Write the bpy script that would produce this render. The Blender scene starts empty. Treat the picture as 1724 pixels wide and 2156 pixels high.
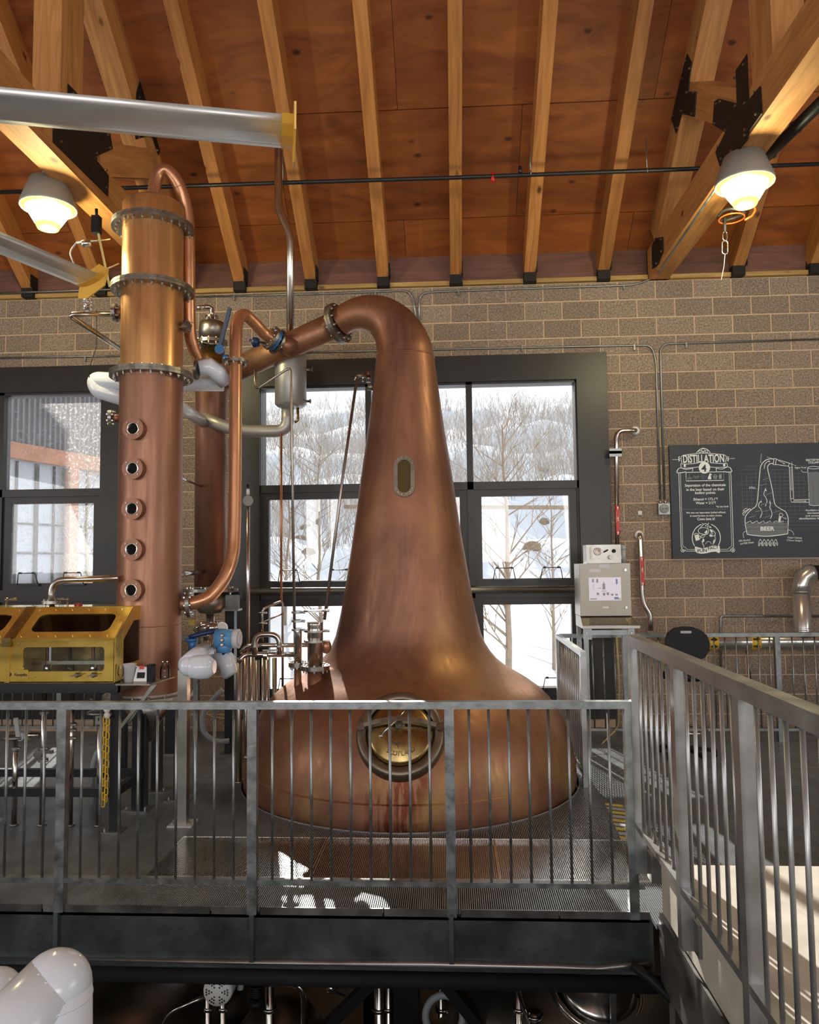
import bpy, math, random
from math import pi, sin, cos, radians, sqrt
from mathutils import Vector, Matrix
random.seed(7)
V = Vector
scn = bpy.context.scene
COL = scn.collection
# ------------------------------------------------------------------ camera
FPX = 1600.0
CAM = V((0.0, -8.269, 1.804))
_p, _y, _r = radians(3.71), radians(-3.04), radians(-0.66)
FW = V((sin(_y) * cos(_p), cos(_y) * cos(_p), sin(_p)))
_r0 = V((cos(_y), -sin(_y), 0)); _u0 = _r0.cross(FW)
RT = _r0 * cos(_r) + _u0 * sin(_r)
UP = -_r0 * sin(_r) + _u0 * cos(_r)
cd = bpy.data.cameras.new('camera'); cd.sensor_fit = 'HORIZONTAL'; cd.sensor_width = 36
cd.lens = 36 * FPX / 1724; cd.clip_start = 0.05; cd.clip_end = 500
cam = bpy.data.objects.new('camera', cd); COL.objects.link(cam)
cam.matrix_world = Matrix(((RT.x, UP.x, -FW.x, CAM.x), (RT.y, UP.y, -FW.y, CAM.y), (RT.z, UP.z, -FW.z, CAM.z), (0, 0, 0, 1)))
scn.camera = cam
def ray(px, py): return FW + RT * ((px - 862) / FPX) - UP * ((py - 1078) / FPX)
def PY(px, py, y): d = ray(px, py); return CAM + d * ((y - CAM.y) / d.y)
def PX(px, py, x): d = ray(px, py); return CAM + d * ((x - CAM.x) / d.x)
def PZ(px, py, z): d = ray(px, py); return CAM + d * ((z - CAM.z) / d.z)
# ------------------------------------------------------------------ world, sun, exposure
w = bpy.data.worlds.new('world'); scn.world = w; w.use_nodes = True
bg = w.node_tree.nodes['Background']
bg.inputs[0].default_value = (0.90, 0.95, 1.0, 1); bg.inputs[1].default_value = 1.0
sun = bpy.data.lights.new('sun', 'SUN'); sun.energy = 6.5; sun.angle = radians(0.6); sun.color = (1.0, 0.95, 0.86)
so = bpy.data.objects.new('sun', sun); COL.objects.link(so)
sd = V((0.25, -0.968, -0.535)).normalized()
so.rotation_euler = sd.to_track_quat('-Z', 'Y').to_euler(); so.location = (-5, 20, 18)
def area(name, loc, direction, sx, sy, power, color):
    l = bpy.data.lights.new(name, 'AREA'); l.shape = 'RECTANGLE'; l.size = sx; l.size_y = sy
    l.energy = power; l.color = color
    o = bpy.data.objects.new(name, l); COL.objects.link(o); o.location = loc
    o.rotation_euler = V(direction).to_track_quat('-Z', 'Z').to_euler()
    return o
# added fill lights at the windowless rear and side walls, out of view
area('room_fill', (-5.0, -13.8, 3.4), (0, 1, 0.45), 3.4, 3.6, 255, (0.97, 0.985, 1.0))
area('room_fill', (0.0, -13.8, 3.4), (0, 1, 0.45), 3.4, 3.6, 255, (0.97, 0.985, 1.0))
area('room_fill', (5.0, -13.8, 3.4), (0, 1, 0.45), 3.4, 3.6, 255, (0.97, 0.985, 1.0))
area('room_fill', (8.8, -7.0, 3.2), (-1, 0, 0.45), 3.4, 3.6, 160, (0.98, 0.98, 1.0))
area('room_fill', (-8.8, -7.0, 3.2), (1, 0, 0.45), 3.4, 3.6, 175, (0.98, 0.99, 1.0))
vs = scn.view_settings
vs.view_transform = 'Standard'; vs.look = 'None'; vs.gamma = 1.0; vs.exposure = 0.48; vs.use_curve_mapping = False

# ------------------------------------------------------------------ materials
def nodes(m):
    m.use_nodes = True
    return m.node_tree, m.node_tree.nodes['Principled BSDF']
def mat(name, col, rough=0.5, metal=0.0, var=0.0, scale=8.0, stretch=(1, 1, 1), bump=0.0, bscale=60.0, col2=None, rvar=0.0, emit=None, estr=0.0, objrand=0.0, spec=None):
    m = bpy.data.materials.new(name); nt, b = nodes(m); N = nt.nodes; L = nt.links
    b.inputs['Roughness'].default_value = rough; b.inputs['Metallic'].default_value = metal
    b.inputs['Base Color'].default_value = (*col, 1)
    if spec is not None: b.inputs['Specular IOR Level'].default_value = spec
    if emit: b.inputs['Emission Color'].default_value = (*emit, 1); b.inputs['Emission Strength'].default_value = estr
    if var or bump or col2 or rvar:
        tc = N.new('ShaderNodeTexCoord'); mp = N.new('ShaderNodeMapping'); L.new(tc.outputs['Object'], mp.inputs[0])
        mp.inputs['Scale'].default_value = stretch
        if objrand or True:
            oi = N.new('ShaderNodeObjectInfo'); ml = N.new('ShaderNodeMath'); ml.operation = 'MULTIPLY'; ml.inputs[1].default_value = 37.0
            L.new(oi.outputs['Random'], ml.inputs[0]); cx = N.new('ShaderNodeCombineXYZ'); L.new(ml.outputs[0], cx.inputs[0]); L.new(ml.outputs[0], cx.inputs[1])
            L.new(cx.outputs[0], mp.inputs['Location'])
        nz = N.new('ShaderNodeTexNoise'); nz.inputs['Scale'].default_value = scale; nz.inputs['Detail'].default_value = 6; nz.inputs['Roughness'].default_value = 0.6
        L.new(mp.outputs[0], nz.inputs[0])
        if var or col2:
            rp = N.new('ShaderNodeValToRGB'); L.new(nz.outputs[0], rp.inputs[0])
            a = col; c2 = col2 if col2 else tuple(c * (1 - var) for c in col)
            rp.color_ramp.elements[0].position = 0.3; rp.color_ramp.elements[1].position = 0.72
            rp.color_ramp.elements[0].color = (*c2, 1); rp.color_ramp.elements[1].color = (*[min(1, c * (1 + 0.35 * var)) for c in a], 1)
            out = rp.outputs[0]
            if objrand:
                hs = N.new('ShaderNodeHueSaturation'); mr = N.new('ShaderNodeMapRange'); L.new(oi.outputs['Random'], mr.inputs[0])
                mr.inputs[3].default_value = 1 - objrand; mr.inputs[4].default_value = 1 + objrand
                L.new(mr.outputs[0], hs.inputs['Value']); L.new(out, hs.inputs['Color']); out = hs.outputs[0]
            L.new(out, b.inputs['Base Color'])
        if rvar:
            mr2 = N.new('ShaderNodeMapRange'); L.new(nz.outputs[0], mr2.inputs[0])
            mr2.inputs[1].default_value = 0.3; mr2.inputs[2].default_value = 0.7
            mr2.inputs[3].default_value = max(0.03, rough - rvar); mr2.inputs[4].default_value = rough + rvar
            L.new(mr2.outputs[0], b.inputs['Roughness'])
        if bump:
            n2 = N.new('ShaderNodeTexNoise'); n2.inputs['Scale'].default_value = bscale; n2.inputs['Detail'].default_value = 4
            L.new(mp.outputs[0], n2.inputs[0]); bp = N.new('ShaderNodeBump'); bp.inputs['Strength'].default_value = bump; bp.inputs['Distance'].default_value = 0.01
            L.new(n2.outputs[0], bp.inputs['Height']); L.new(bp.outputs[0], b.inputs['Normal'])
    return m
def wood(name, dark, light, sc=1.0, rough=0.6, knots=True, orand=0.15, swirl=1.0):
    # grain runs along local X
    m = bpy.data.materials.new(name); nt, b = nodes(m); N = nt.nodes; L = nt.links
    tc = N.new('ShaderNodeTexCoord'); oi = N.new('ShaderNodeObjectInfo')
    ml = N.new('ShaderNodeMath'); ml.operation = 'MULTIPLY'; ml.inputs[1].default_value = 53.0; L.new(oi.outputs['Random'], ml.inputs[0])
    cx = N.new('ShaderNodeCombineXYZ'); [L.new(ml.outputs[0], cx.inputs[i]) for i in range(3)]
    mp = N.new('ShaderNodeMapping'); L.new(tc.outputs['Object'], mp.inputs[0]); L.new(cx.outputs[0], mp.inputs['Location'])
    mp.inputs['Scale'].default_value = (0.8 * sc, 9 * sc * swirl, 9 * sc * swirl)
    nz = N.new('ShaderNodeTexNoise'); nz.inputs['Scale'].default_value = 1.6; nz.inputs['Detail'].default_value = 8; nz.inputs['Roughness'].default_value = 0.62; nz.inputs['Distortion'].default_value = 1.3
    L.new(mp.outputs[0], nz.inputs[0])
    rp = N.new('ShaderNodeValToRGB'); rp.color_ramp.elements[0].position = 0.30; rp.color_ramp.elements[1].position = 0.68
    rp.color_ramp.elements[0].color = (*dark, 1); rp.color_ramp.elements[1].color = (*light, 1); L.new(nz.outputs[0], rp.inputs[0])
    out = rp.outputs[0]
    if knots:
        mp2 = N.new('ShaderNodeMapping'); L.new(tc.outputs['Object'], mp2.inputs[0]); L.new(cx.outputs[0], mp2.inputs['Location']); mp2.inputs['Scale'].default_value = (1.5, 2.6, 2.6)
        vo = N.new('ShaderNodeTexVoronoi'); vo.inputs['Scale'].default_value = 1.5; L.new(mp2.outputs[0], vo.inputs[0])
        r2 = N.new('ShaderNodeValToRGB'); r2.color_ramp.elements[0].position = 0.05; r2.color_ramp.elements[1].position = 0.12
        r2.color_ramp.elements[0].color = (0.22, 0.16, 0.14, 1); r2.color_ramp.elements[1].color = (1, 1, 1, 1); L.new(vo.outputs['Distance'], r2.inputs[0])
        mx = N.new('ShaderNodeMix'); mx.data_type = 'RGBA'; mx.blend_type = 'MULTIPLY'; mx.inputs[0].default_value = 1
        L.new(out, mx.inputs[6]); L.new(r2.outputs[0], mx.inputs[7]); out = mx.outputs[2]
    hs = N.new('ShaderNodeHueSaturation'); mr = N.new('ShaderNodeMapRange'); L.new(oi.outputs['Random'], mr.inputs[0])
    mr.inputs[3].default_value = 1 - orand; mr.inputs[4].default_value = 1 + orand; L.new(mr.outputs[0], hs.inputs['Value']); L.new(out, hs.inputs['Color'])
    L.new(hs.outputs[0], b.inputs['Base Color']); b.inputs['Roughness'].default_value = rough
    bp = N.new('ShaderNodeBump'); bp.inputs['Strength'].default_value = 0.25; bp.inputs['Distance'].default_value = 0.005; L.new(nz.outputs[0], bp.inputs['Height']); L.new(bp.outputs[0], b.inputs['Normal'])
    return m
def block_mat():
    m = bpy.data.materials.new('split_face_block'); nt, b = nodes(m); N = nt.nodes; L = nt.links
    ge = N.new('ShaderNodeNewGeometry'); oi = N.new('ShaderNodeObjectInfo')
    nz = N.new('ShaderNodeTexNoise'); nz.inputs['Scale'].default_value = 55; nz.inputs['Detail'].default_value = 5; nz.inputs['Roughness'].default_value = 0.7; L.new(ge.outputs['Position'], nz.inputs[0])
    rp = N.new('ShaderNodeValToRGB'); e = rp.color_ramp.elements
    e[0].position = 0.33; e[0].color = (0.13, 0.095, 0.070, 1); e[1].position = 0.60; e[1].color = (0.38, 0.30, 0.225, 1)
    k = e.new(0.75); k.color = (0.55, 0.49, 0.41, 1)
    L.new(nz.outputs[0], rp.inputs[0])
    hs = N.new('ShaderNodeHueSaturation'); mr = N.new('ShaderNodeMapRange'); L.new(oi.outputs['Random'], mr.inputs[0]); mr.inputs[3].default_value = 0.85; mr.inputs[4].default_value = 1.15
    L.new(mr.outputs[0], hs.inputs['Value']); L.new(rp.outputs[0], hs.inputs['Color']); L.new(hs.outputs[0], b.inputs['Base Color'])
    b.inputs['Roughness'].default_value = 0.9
    n2 = N.new('ShaderNodeTexNoise'); n2.inputs['Scale'].default_value = 70; n2.inputs['Detail'].default_value = 6; L.new(ge.outputs['Position'], n2.inputs[0])
    bp = N.new('ShaderNodeBump'); bp.inputs['Strength'].default_value = 0.9; bp.inputs['Distance'].default_value = 0.012; L.new(n2.outputs[0], bp.inputs['Height']); L.new(bp.outputs[0], b.inputs['Normal'])
    return m
def copper_mat(name, c1, c2, c3, rough=0.36, streak=False, cx=0, cy=0):
    m = bpy.data.materials.new(name); nt, b = nodes(m); N = nt.nodes; L = nt.links
    ge = N.new('ShaderNodeNewGeometry'); mp = N.new('ShaderNodeMapping'); L.new(ge.outputs['Position'], mp.inputs[0]); mp.inputs['Scale'].default_value = (1, 1, 0.55)
    nz = N.new('ShaderNodeTexNoise'); nz.inputs['Scale'].default_value = 1.5; nz.inputs['Detail'].default_value = 5; nz.inputs['Roughness'].default_value = 0.55; nz.inputs['Distortion'].default_value = 0.6; L.new(mp.outputs[0], nz.inputs[0])
    rp = N.new('ShaderNodeValToRGB'); e = rp.color_ramp.elements; e[0].position = 0.32; e[0].color = (*c1, 1); e[1].position = 0.7; e[1].color = (*c3, 1); k = e.new(0.5); k.color = (*c2, 1)
    L.new(nz.outputs[0], rp.inputs[0]); out = rp.outputs[0]
    mp3 = N.new('ShaderNodeMapping'); L.new(ge.outputs['Position'], mp3.inputs[0]); mp3.inputs['Scale'].default_value = (26, 26, 1.6)
    n3 = N.new('ShaderNodeTexNoise'); n3.inputs['Scale'].default_value = 1.0; n3.inputs['Detail'].default_value = 5; n3.inputs['Roughness'].default_value = 0.65; L.new(mp3.outputs[0], n3.inputs[0])
    if streak:
        sx = N.new('ShaderNodeSeparateXYZ'); L.new(ge.outputs['Position'], sx.inputs[0])
        def rng(sock, a, bb, c, d):
            q = N.new('ShaderNodeMapRange'); L.new(sock, q.inputs[0]); q.inputs[1].default_value = a; q.inputs[2].default_value = bb; q.inputs[3].default_value = c; q.inputs[4].default_value = d; return q.outputs[0]
        def mul(a, bb):
            q = N.new('ShaderNodeMath'); q.operation = 'MULTIPLY'; L.new(a, q.inputs[0]); L.new(bb, q.inputs[1]); return q.outputs[0]
        ax = N.new('ShaderNodeMath'); ax.operation = 'SUBTRACT'; L.new(sx.outputs[0], ax.inputs[0]); ax.inputs[1].default_value = cx
        aa = N.new('ShaderNodeMath'); aa.operation = 'ABSOLUTE'; L.new(ax.outputs[0], aa.inputs[0])
        mx_ = rng(aa.outputs[0], 0.16, 0.30, 1, 0); mz_ = rng(sx.outputs[2], 0.33, 0.42, 1, 0); my_ = rng(sx.outputs[1], cy - 0.6, cy - 0.9, 0, 1)
        msk = mul(mul(mx_, mz_), my_)
        sr = rng(n3.outputs[0], 0.45, 0.56, 1, 0); msk = mul(msk, sr)
        mx = N.new('ShaderNodeMix'); mx.data_type = 'RGBA'; L.new(msk, mx.inputs[0]); L.new(out, mx.inputs[6]); mx.inputs[7].default_value = (0.15, 0.035, 0.015, 1); out = mx.outputs[2]
        # dull greenish brass tarnish patch low on the shell
        n4 = N.new('ShaderNodeTexNoise'); n4.inputs['Scale'].default_value = 2.3; n4.inputs['Detail'].default_value = 3; L.new(ge.outputs['Position'], n4.inputs[0])
        m4 = mul(rng(n4.outputs[0], 0.5, 0.68, 0, 0.8), rng(sx.outputs[2], 0.2, 0.6, 1, 0))
        mx2 = N.new('ShaderNodeMix'); mx2.data_type = 'RGBA'; L.new(m4, mx2.inputs[0]); L.new(out, mx2.inputs[6]); mx2.inputs[7].default_value = (0.42, 0.26, 0.10, 1); out = mx2.outputs[2]
    L.new(out, b.inputs['Base Color']); b.inputs['Metallic'].default_value = 0.72
    mr = N.new('ShaderNodeMapRange'); L.new(n3.outputs[0], mr.inputs[0]); mr.inputs[1].default_value = 0.3; mr.inputs[2].default_value = 0.7; mr.inputs[3].default_value = rough - 0.08; mr.inputs[4].default_value = rough + 0.12
    L.new(mr.outputs[0], b.inputs['Roughness'])
    bp = N.new('ShaderNodeBump'); bp.inputs['Strength'].default_value = 0.04; bp.inputs['Distance'].default_value = 0.01; L.new(n3.outputs[0], bp.inputs['Height']); L.new(bp.outputs[0], b.inputs['Normal'])
    return m
def glass_mat(name, tint=(1, 1, 1), rough=0.02, speck=0.0):
    m = bpy.data.materials.new(name); m.use_nodes = True; nt = m.node_tree; N = nt.nodes; L = nt.links
    N.remove(N['Principled BSDF']); o = N['Material Output']
    tr = N.new('ShaderNodeBsdfTransparent'); tr.inputs[0].default_value = (*tint, 1)
    gl = N.new('ShaderNodeBsdfGlossy'); gl.inputs['Roughness'].default_value = rough
    fr = N.new('ShaderNodeFresnel'); fr.inputs[0].default_value = 1.45
    mx = N.new('ShaderNodeMixShader'); L.new(fr.outputs[0], mx.inputs[0]); L.new(tr.outputs[0], mx.inputs[1]); L.new(gl.outputs[0], mx.inputs[2])
    last = mx.outputs[0]
    if speck:
        ge = N.new('ShaderNodeNewGeometry'); nz = N.new('ShaderNodeTexNoise'); nz.inputs['Scale'].default_value = 45; nz.inputs['Detail'].default_value = 6; L.new(ge.outputs['Position'], nz.inputs[0])
        mr = N.new('ShaderNodeMapRange'); L.new(nz.outputs[0], mr.inputs[0]); mr.inputs[1].default_value = 0.52; mr.inputs[2].default_value = 0.75; mr.inputs[3].default_value = speck * 0.25; mr.inputs[4].default_value = speck
        tl = N.new('ShaderNodeBsdfTranslucent'); tl.inputs[0].default_value = (0.9, 0.9, 0.9, 1)
        m2 = N.new('ShaderNodeMixShader'); L.new(mr.outputs[0], m2.inputs[0]); L.new(last, m2.inputs[1]); L.new(tl.outputs[0], m2.inputs[2]); last = m2.outputs[0]
    L.new(last, o.inputs[0])
    return m
MT = {}
MT['steel'] = mat('stainless_steel', (0.62, 0.60, 0.57), 0.22, 1.0, var=0.12, scale=3, stretch=(1, 1, 0.3), rvar=0.06)
MT['steel_dull'] = mat('brushed_steel', (0.42, 0.40, 0.36), 0.38, 1.0, var=0.15, scale=4, rvar=0.08)
MT['galv'] = mat('galvanised_steel', (0.34, 0.36, 0.36), 0.42, 0.9, var=0.3, scale=14, rvar=0.1, bump=0.05, bscale=90)
MT['rail'] = mat('mill_finish_rail_steel', (0.42, 0.43, 0.43), 0.34, 0.75, var=0.25, scale=6, rvar=0.08)
MT['rail_dark'] = mat('dark_mill_steel', (0.32, 0.31, 0.30), 0.36, 0.9, var=0.3, scale=5, rvar=0.1)
MT['grate'] = mat('grating_steel', (0.40, 0.43, 0.46), 0.32, 0.45, var=0.3, scale=5)
MT['grate_pale'] = mat('pale_grating_steel', (0.80, 0.80, 0.78), 0.20, 1.0, var=0.12, scale=5)
MT['channel'] = mat('dark_blue_grey_channel', (0.125, 0.14, 0.15), 0.42, 0.7, var=0.5, scale=3, rvar=0.1, col2=(0.055, 0.06, 0.062))
MT['black'] = mat('black_painted_steel', (0.012, 0.013, 0.016), 0.42, 0.0, var=0.3, scale=10)
MT['black_plastic'] = mat('black_plastic', (0.008, 0.008, 0.009), 0.55, spec=0.25)
MT['trim'] = mat('dark_bronze_window_steel', (0.028, 0.026, 0.025), 0.38, 0.2, var=0.2, scale=4)
MT['gusset'] = mat('black_gusset_plate', (0.018, 0.016, 0.014), 0.55, 0.3, var=0.4, scale=25, bump=0.2)
MT['copper'] = copper_mat('aged_copper', (0.195, 0.092, 0.064), (0.325, 0.155, 0.090), (0.43, 0.235, 0.115), 0.45, True, -0.37, -1.70)
MT['copper_col'] = copper_mat('column_copper', (0.21, 0.102, 0.072), (0.30, 0.148, 0.096), (0.36, 0.185, 0.112), 0.46)
MT['copper_top'] = copper_mat('bright_brassy_copper', (0.50, 0.24, 0.10), (0.62, 0.33, 0.13), (0.68, 0.40, 0.16), 0.34)
MT['copper_pipe'] = copper_mat('copper_pipe', (0.40, 0.19, 0.10), (0.58, 0.28, 0.15), (0.66, 0.34, 0.18), 0.30)
MT['bright'] = mat('bright_spun_steel', (0.72, 0.71, 0.68), 0.45, 0.6)
MT['brass'] = mat('polished_brass', (0.90, 0.66, 0.16), 0.13, 0.85, var=0.2, scale=5, rvar=0.05, bump=0.05, bscale=9)
MT['brass_dark'] = mat('tarnished_brass', (0.36, 0.25, 0.10), 0.30, 0.95, var=0.35, scale=7, rvar=0.1)
MT['bronze_ring'] = mat('dull_gunmetal_ring', (0.25, 0.21, 0.15), 0.42, 0.9, var=0.3, scale=8)
MT['flange'] = mat('dull_flange_metal', (0.30, 0.28, 0.24), 0.40, 0.9, var=0.35, scale=12, rvar=0.1)
MT['bolt'] = mat('zinc_bolt', (0.60, 0.58, 0.54), 0.28, 1.0)
MT['white_pvc'] = mat('white_pvc_jacket', (0.70, 0.75, 0.82), 0.20, 0.0, var=0.05, scale=3)
MT['white'] = mat('white_plastic', (0.75, 0.75, 0.73), 0.4)
MT['grey_plastic'] = mat('grey_plastic', (0.36, 0.37, 0.38), 0.45)
MT['blue'] = mat('blue_painted_casting', (0.035, 0.16, 0.42), 0.38, 0.1, var=0.3, scale=12)
MT['navy'] = mat('dark_blue_lever', (0.012, 0.035, 0.12), 0.4, 0.1, var=0.3, scale=10)
MT['red'] = mat('red_vinyl', (0.62, 0.015, 0.02), 0.4)
MT['yellow'] = mat('yellow_plastic', (0.80, 0.50, 0.02), 0.45)
MT['yellow_tape'] = mat('yellow_safety_tape', (0.62, 0.48, 0.08), 0.6, var=0.3, scale=20)
MT['paint_black'] = mat('black_print', (0.012, 0.012, 0.012), 0.6)
MT['orange'] = mat('orange_plastic', (0.75, 0.12, 0.02), 0.4)
MT['concrete'] = mat('pale_concrete', (0.52, 0.49, 0.42), 0.75, 0.0, var=0.25, scale=5, bump=0.1, bscale=200)
MT['shade_concrete'] = mat('cellar_shade_concrete', (0.11, 0.10, 0.095), 0.85, 0.0, var=0.3, scale=2)  # shade of the unlit cellar put into a darker concrete colour
MT['mortar'] = mat('tan_mortar', (0.62, 0.45, 0.31), 0.9, 0.0, var=0.15, scale=30)
MT['block'] = block_mat()
MT['rafter'] = wood('fir_rafter', (0.30, 0.115, 0.028), (0.52, 0.23, 0.065), 1.0, 0.6, True, 0.14)
MT['glulam'] = wood('fir_truss_timber', (0.34, 0.145, 0.04), (0.56, 0.27, 0.085), 1.0, 0.6, True, 0.1)
MT['ply'] = wood('plywood_sheathing', (0.165, 0.040, 0.008), (0.34, 0.102, 0.020), 0.9, 0.55, True, 0.14, 0.33)
MT['frieze'] = wood('dark_red_blocking_board', (0.10, 0.045, 0.032), (0.19, 0.085, 0.06), 1.0, 0.7, False, 0.1)
MT['plate'] = wood('yellow_pine_plate', (0.33, 0.19, 0.055), (0.52, 0.34, 0.12), 1.0, 0.65, True, 0.1)
MT['glass'] = glass_mat('window_glass')
MT['glass_dirty'] = glass_mat('speckled_window_glass', speck=0.26)
MT['clear'] = glass_mat('clear_glass', (0.93, 0.96, 0.95))
MT['dark_glass'] = mat('dark_sight_glass', (0.008, 0.009, 0.01), 0.05)
MT['board'] = mat('chalkboard_slate', (0.036, 0.046, 0.062), 0.55, 0.0, var=0.25, scale=3)
MT['chalk'] = mat('chalk_white', (0.88, 0.93, 0.92), 0.8)
MT['chalk_dim'] = mat('smudged_chalk', (0.19, 0.21, 0.225), 0.8)
MT['chalk_mid'] = mat('soft_chalk', (0.36, 0.41, 0.42), 0.8)
MT['lamp_grey'] = mat('grey_lamp_housing', (0.27, 0.26, 0.22), 0.5)
MT['lamp_lens'] = mat('glowing_lamp_lens', (0.04, 0.04, 0.03), 0.4, emit=(1.0, 0.95, 0.62), estr=6.0)
MT['lamp_rim'] = mat('yellow_glowing_lens_edge', (0.04, 0.04, 0.02), 0.4, emit=(0.95, 0.88, 0.22), estr=0.85)
MT['fan'] = mat('satin_aluminium_blade', (0.74, 0.74, 0.72), 0.38, 0.75, var=0.15, scale=2, stretch=(1, 6, 6), rvar=0.06)
MT['fan_tip'] = mat('yellow_blade_tip', (0.72, 0.40, 0.06), 0.4)
MT['snow'] = mat('snow', (0.68, 0.73, 0.80), 0.8, 0.0, var=0.12, scale=0.6, bump=0.5, bscale=1.2)
MT['twig'] = mat('bare_grey_twigs', (0.50, 0.45, 0.40), 0.9, var=0.3, scale=2)
MT['bark'] = mat('pale_bark', (0.36, 0.31, 0.25), 0.9, var=0.3, scale=8)
MT['rock'] = mat('tan_rock', (0.30, 0.24, 0.17), 0.9, var=0.3, scale=4, bump=0.4, bscale=8)
MT['corrugated'] = mat('grey_corrugated_siding', (0.20, 0.21, 0.24), 0.6, 0.2, var=0.3, scale=1.5)
MT['barn_timber'] = mat('orange_timber', (0.48, 0.21, 0.11), 0.7, var=0.3, scale=4)
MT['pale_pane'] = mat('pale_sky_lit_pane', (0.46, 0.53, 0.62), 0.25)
MT['screen'] = mat('light_touch_screen', (0.5, 0.46, 0.52), 0.3, emit=(0.62, 0.58, 0.68), estr=0.35)
MT['hose'] = mat('grey_hose', (0.30, 0.33, 0.36), 0.5)
MT['wire'] = mat('grey_cable', (0.45, 0.44, 0.42), 0.5)
MT['yellow_wire'] = mat('cream_cable', (0.62, 0.52, 0.22), 0.5)
MT['cord_dark'] = mat('dark_cable', (0.03, 0.03, 0.03), 0.5)
MT['red_light'] = mat('dull_red_plastic', (0.35, 0.03, 0.03), 0.4)
# ------------------------------------------------------------------ geometry helpers
WM = {}
def frame(ax):
    z = V(ax).normalized(); h = V((0, 0, 1)) if abs(z.z) < 0.95 else V((1, 0, 0))
    x = h.cross(z).normalized(); y = z.cross(x)
    return x, y, z
def fmat(o, ax):
    x, y, z = frame(ax); o = V(o)
    return Matrix(((x.x, y.x, z.x, o.x), (x.y, y.y, z.y, o.y), (x.z, y.z, z.z, o.z), (0, 0, 0, 1)))
def axes(o, x, y):
    x = V(x).normalized(); y = V(y).normalized(); z = x.cross(y); o = V(o)
    return Matrix(((x.x, y.x, z.x, o.x), (x.y, y.y, z.y, o.y), (x.z, y.z, z.z, o.z), (0, 0, 0, 1)))
class G:
    def __init__(s): s.v = []; s.f = []; s.s = []
    def add(s, vs, fs, smooth=False):
        b = len(s.v); s.v += [V(q) for q in vs]
        for f in fs: s.f.append([i + b for i in f]); s.s.append(smooth)
        return s
    def box(s, x0, x1, y0, y1, z0, z1):
        return s.add([(x0, y0, z0), (x1, y0, z0), (x1, y1, z0), (x0, y1, z0), (x0, y0, z1), (x1, y0, z1), (x1, y1, z1), (x0, y1, z1)],
                     [(0, 3, 2, 1), (4, 5, 6, 7), (0, 1, 5, 4), (1, 2, 6, 5), (2, 3, 7, 6), (3, 0, 4, 7)])
    def beam(s, p0, p1, w, h, up=(0, 0, 1)):
        p0 = V(p0); p1 = V(p1); d = (p1 - p0).normalized(); u = V(up); sd_ = d.cross(u).normalized(); u = sd_.cross(d)
        a = sd_ * (w / 2); b = u * (h / 2)
        q = []
        for p in (p0, p1): q += [p - a - b, p + a - b, p + a + b, p - a + b]
        return s.add(q, [(0, 1, 2, 3), (7, 6, 5, 4), (0, 4, 5, 1), (1, 5, 6, 2), (2, 6, 7, 3), (3, 7, 4, 0)])
    def tube(s, pts, r, n=12, caps=True, closed=False):
        pts = [V(p) for p in pts]; m = len(pts)
        rr = r if isinstance(r, (list, tuple)) else [r] * m
        T = []
        for i in range(m):
            a = pts[(i - 1) % m] if (i or closed) else pts[0]; b = pts[(i + 1) % m] if (i < m - 1 or closed) else pts[-1]
            d = (b - a); T.append(d.normalized() if d.length > 1e-9 else V((0, 0, 1)))
        x, y, z = frame(T[0]); ring = []
        for i in range(m):
            t = T[i]; x = (x - t * x.dot(t)).normalized(); y = t.cross(x)
            ring += [pts[i] + (x * cos(2 * pi * k / n) + y * sin(2 * pi * k / n)) * rr[i] for k in range(n)]
        fs = []
        for i in range(m if closed else m - 1):
            j = (i + 1) % m
            for k in range(n): fs.append((i * n + k, i * n + (k + 1) % n, j * n + (k + 1) % n, j * n + k))
        s.add(ring, fs, True)
        if caps and not closed:
            b = len(s.v) - m * n
            s.f.append([b + k for k in range(n)][::-1]); s.s.append(False)
            s.f.append([b + (m - 1) * n + k for k in range(n)]); s.s.append(False)
        return s
    def cyl(s, p0, p1, r, r2=None, n=16):
        return s.tube([p0, p1], [r, r if r2 is None else r2], n)
    def lathe(s, prof, o=(0, 0, 0), ax=(0, 0, 1), n=32, smooth=True, cap=True):
        x, y, z = frame(ax); o = V(o); vs = []
        for (r, t) in prof: vs += [o + z * t + (x * cos(2 * pi * k / n) + y * sin(2 * pi * k / n)) * r for k in range(n)]
        fs = []
        for i in range(len(prof) - 1):
            for k in range(n): fs.append((i * n + k, i * n + (k + 1) % n, (i + 1) * n + (k + 1) % n, (i + 1) * n + k))
        b = len(s.v); s.add(vs, fs, smooth)
        if cap:
            if prof[0][0] > 1e-4: s.f.append([b + k for k in range(n)][::-1]); s.s.append(False)
            if prof[-1][0] > 1e-4: s.f.append([b + (len(prof) - 1) * n + k for k in range(n)]); s.s.append(False)
        return s
    def ring(s, o, ax, r0, r1, t, n=32):
        return s.lathe([(r0, 0), (r1, 0), (r1, t), (r0, t), (r0, 0)], o, ax, n, False, False)
    def sphere(s, o, r, n=14, sz=1.0, ax=(0, 0, 1)):
        m_ = 16 if n > 20 else 8
        pr = [(r * sin(pi * i / m_) + 1e-5, -r * sz * cos(pi * i / m_)) for i in range(m_ + 1)]
        return s.lathe(pr, o, ax, n)
    def torus(s, o, ax, R, r, n=28, m=8):
        x, y, z = frame(ax); o = V(o)
        return s.tube([o + (x * cos(2 * pi * k / n) + y * sin(2 * pi * k / n)) * R for k in range(n)], r, m, closed=True)
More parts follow.
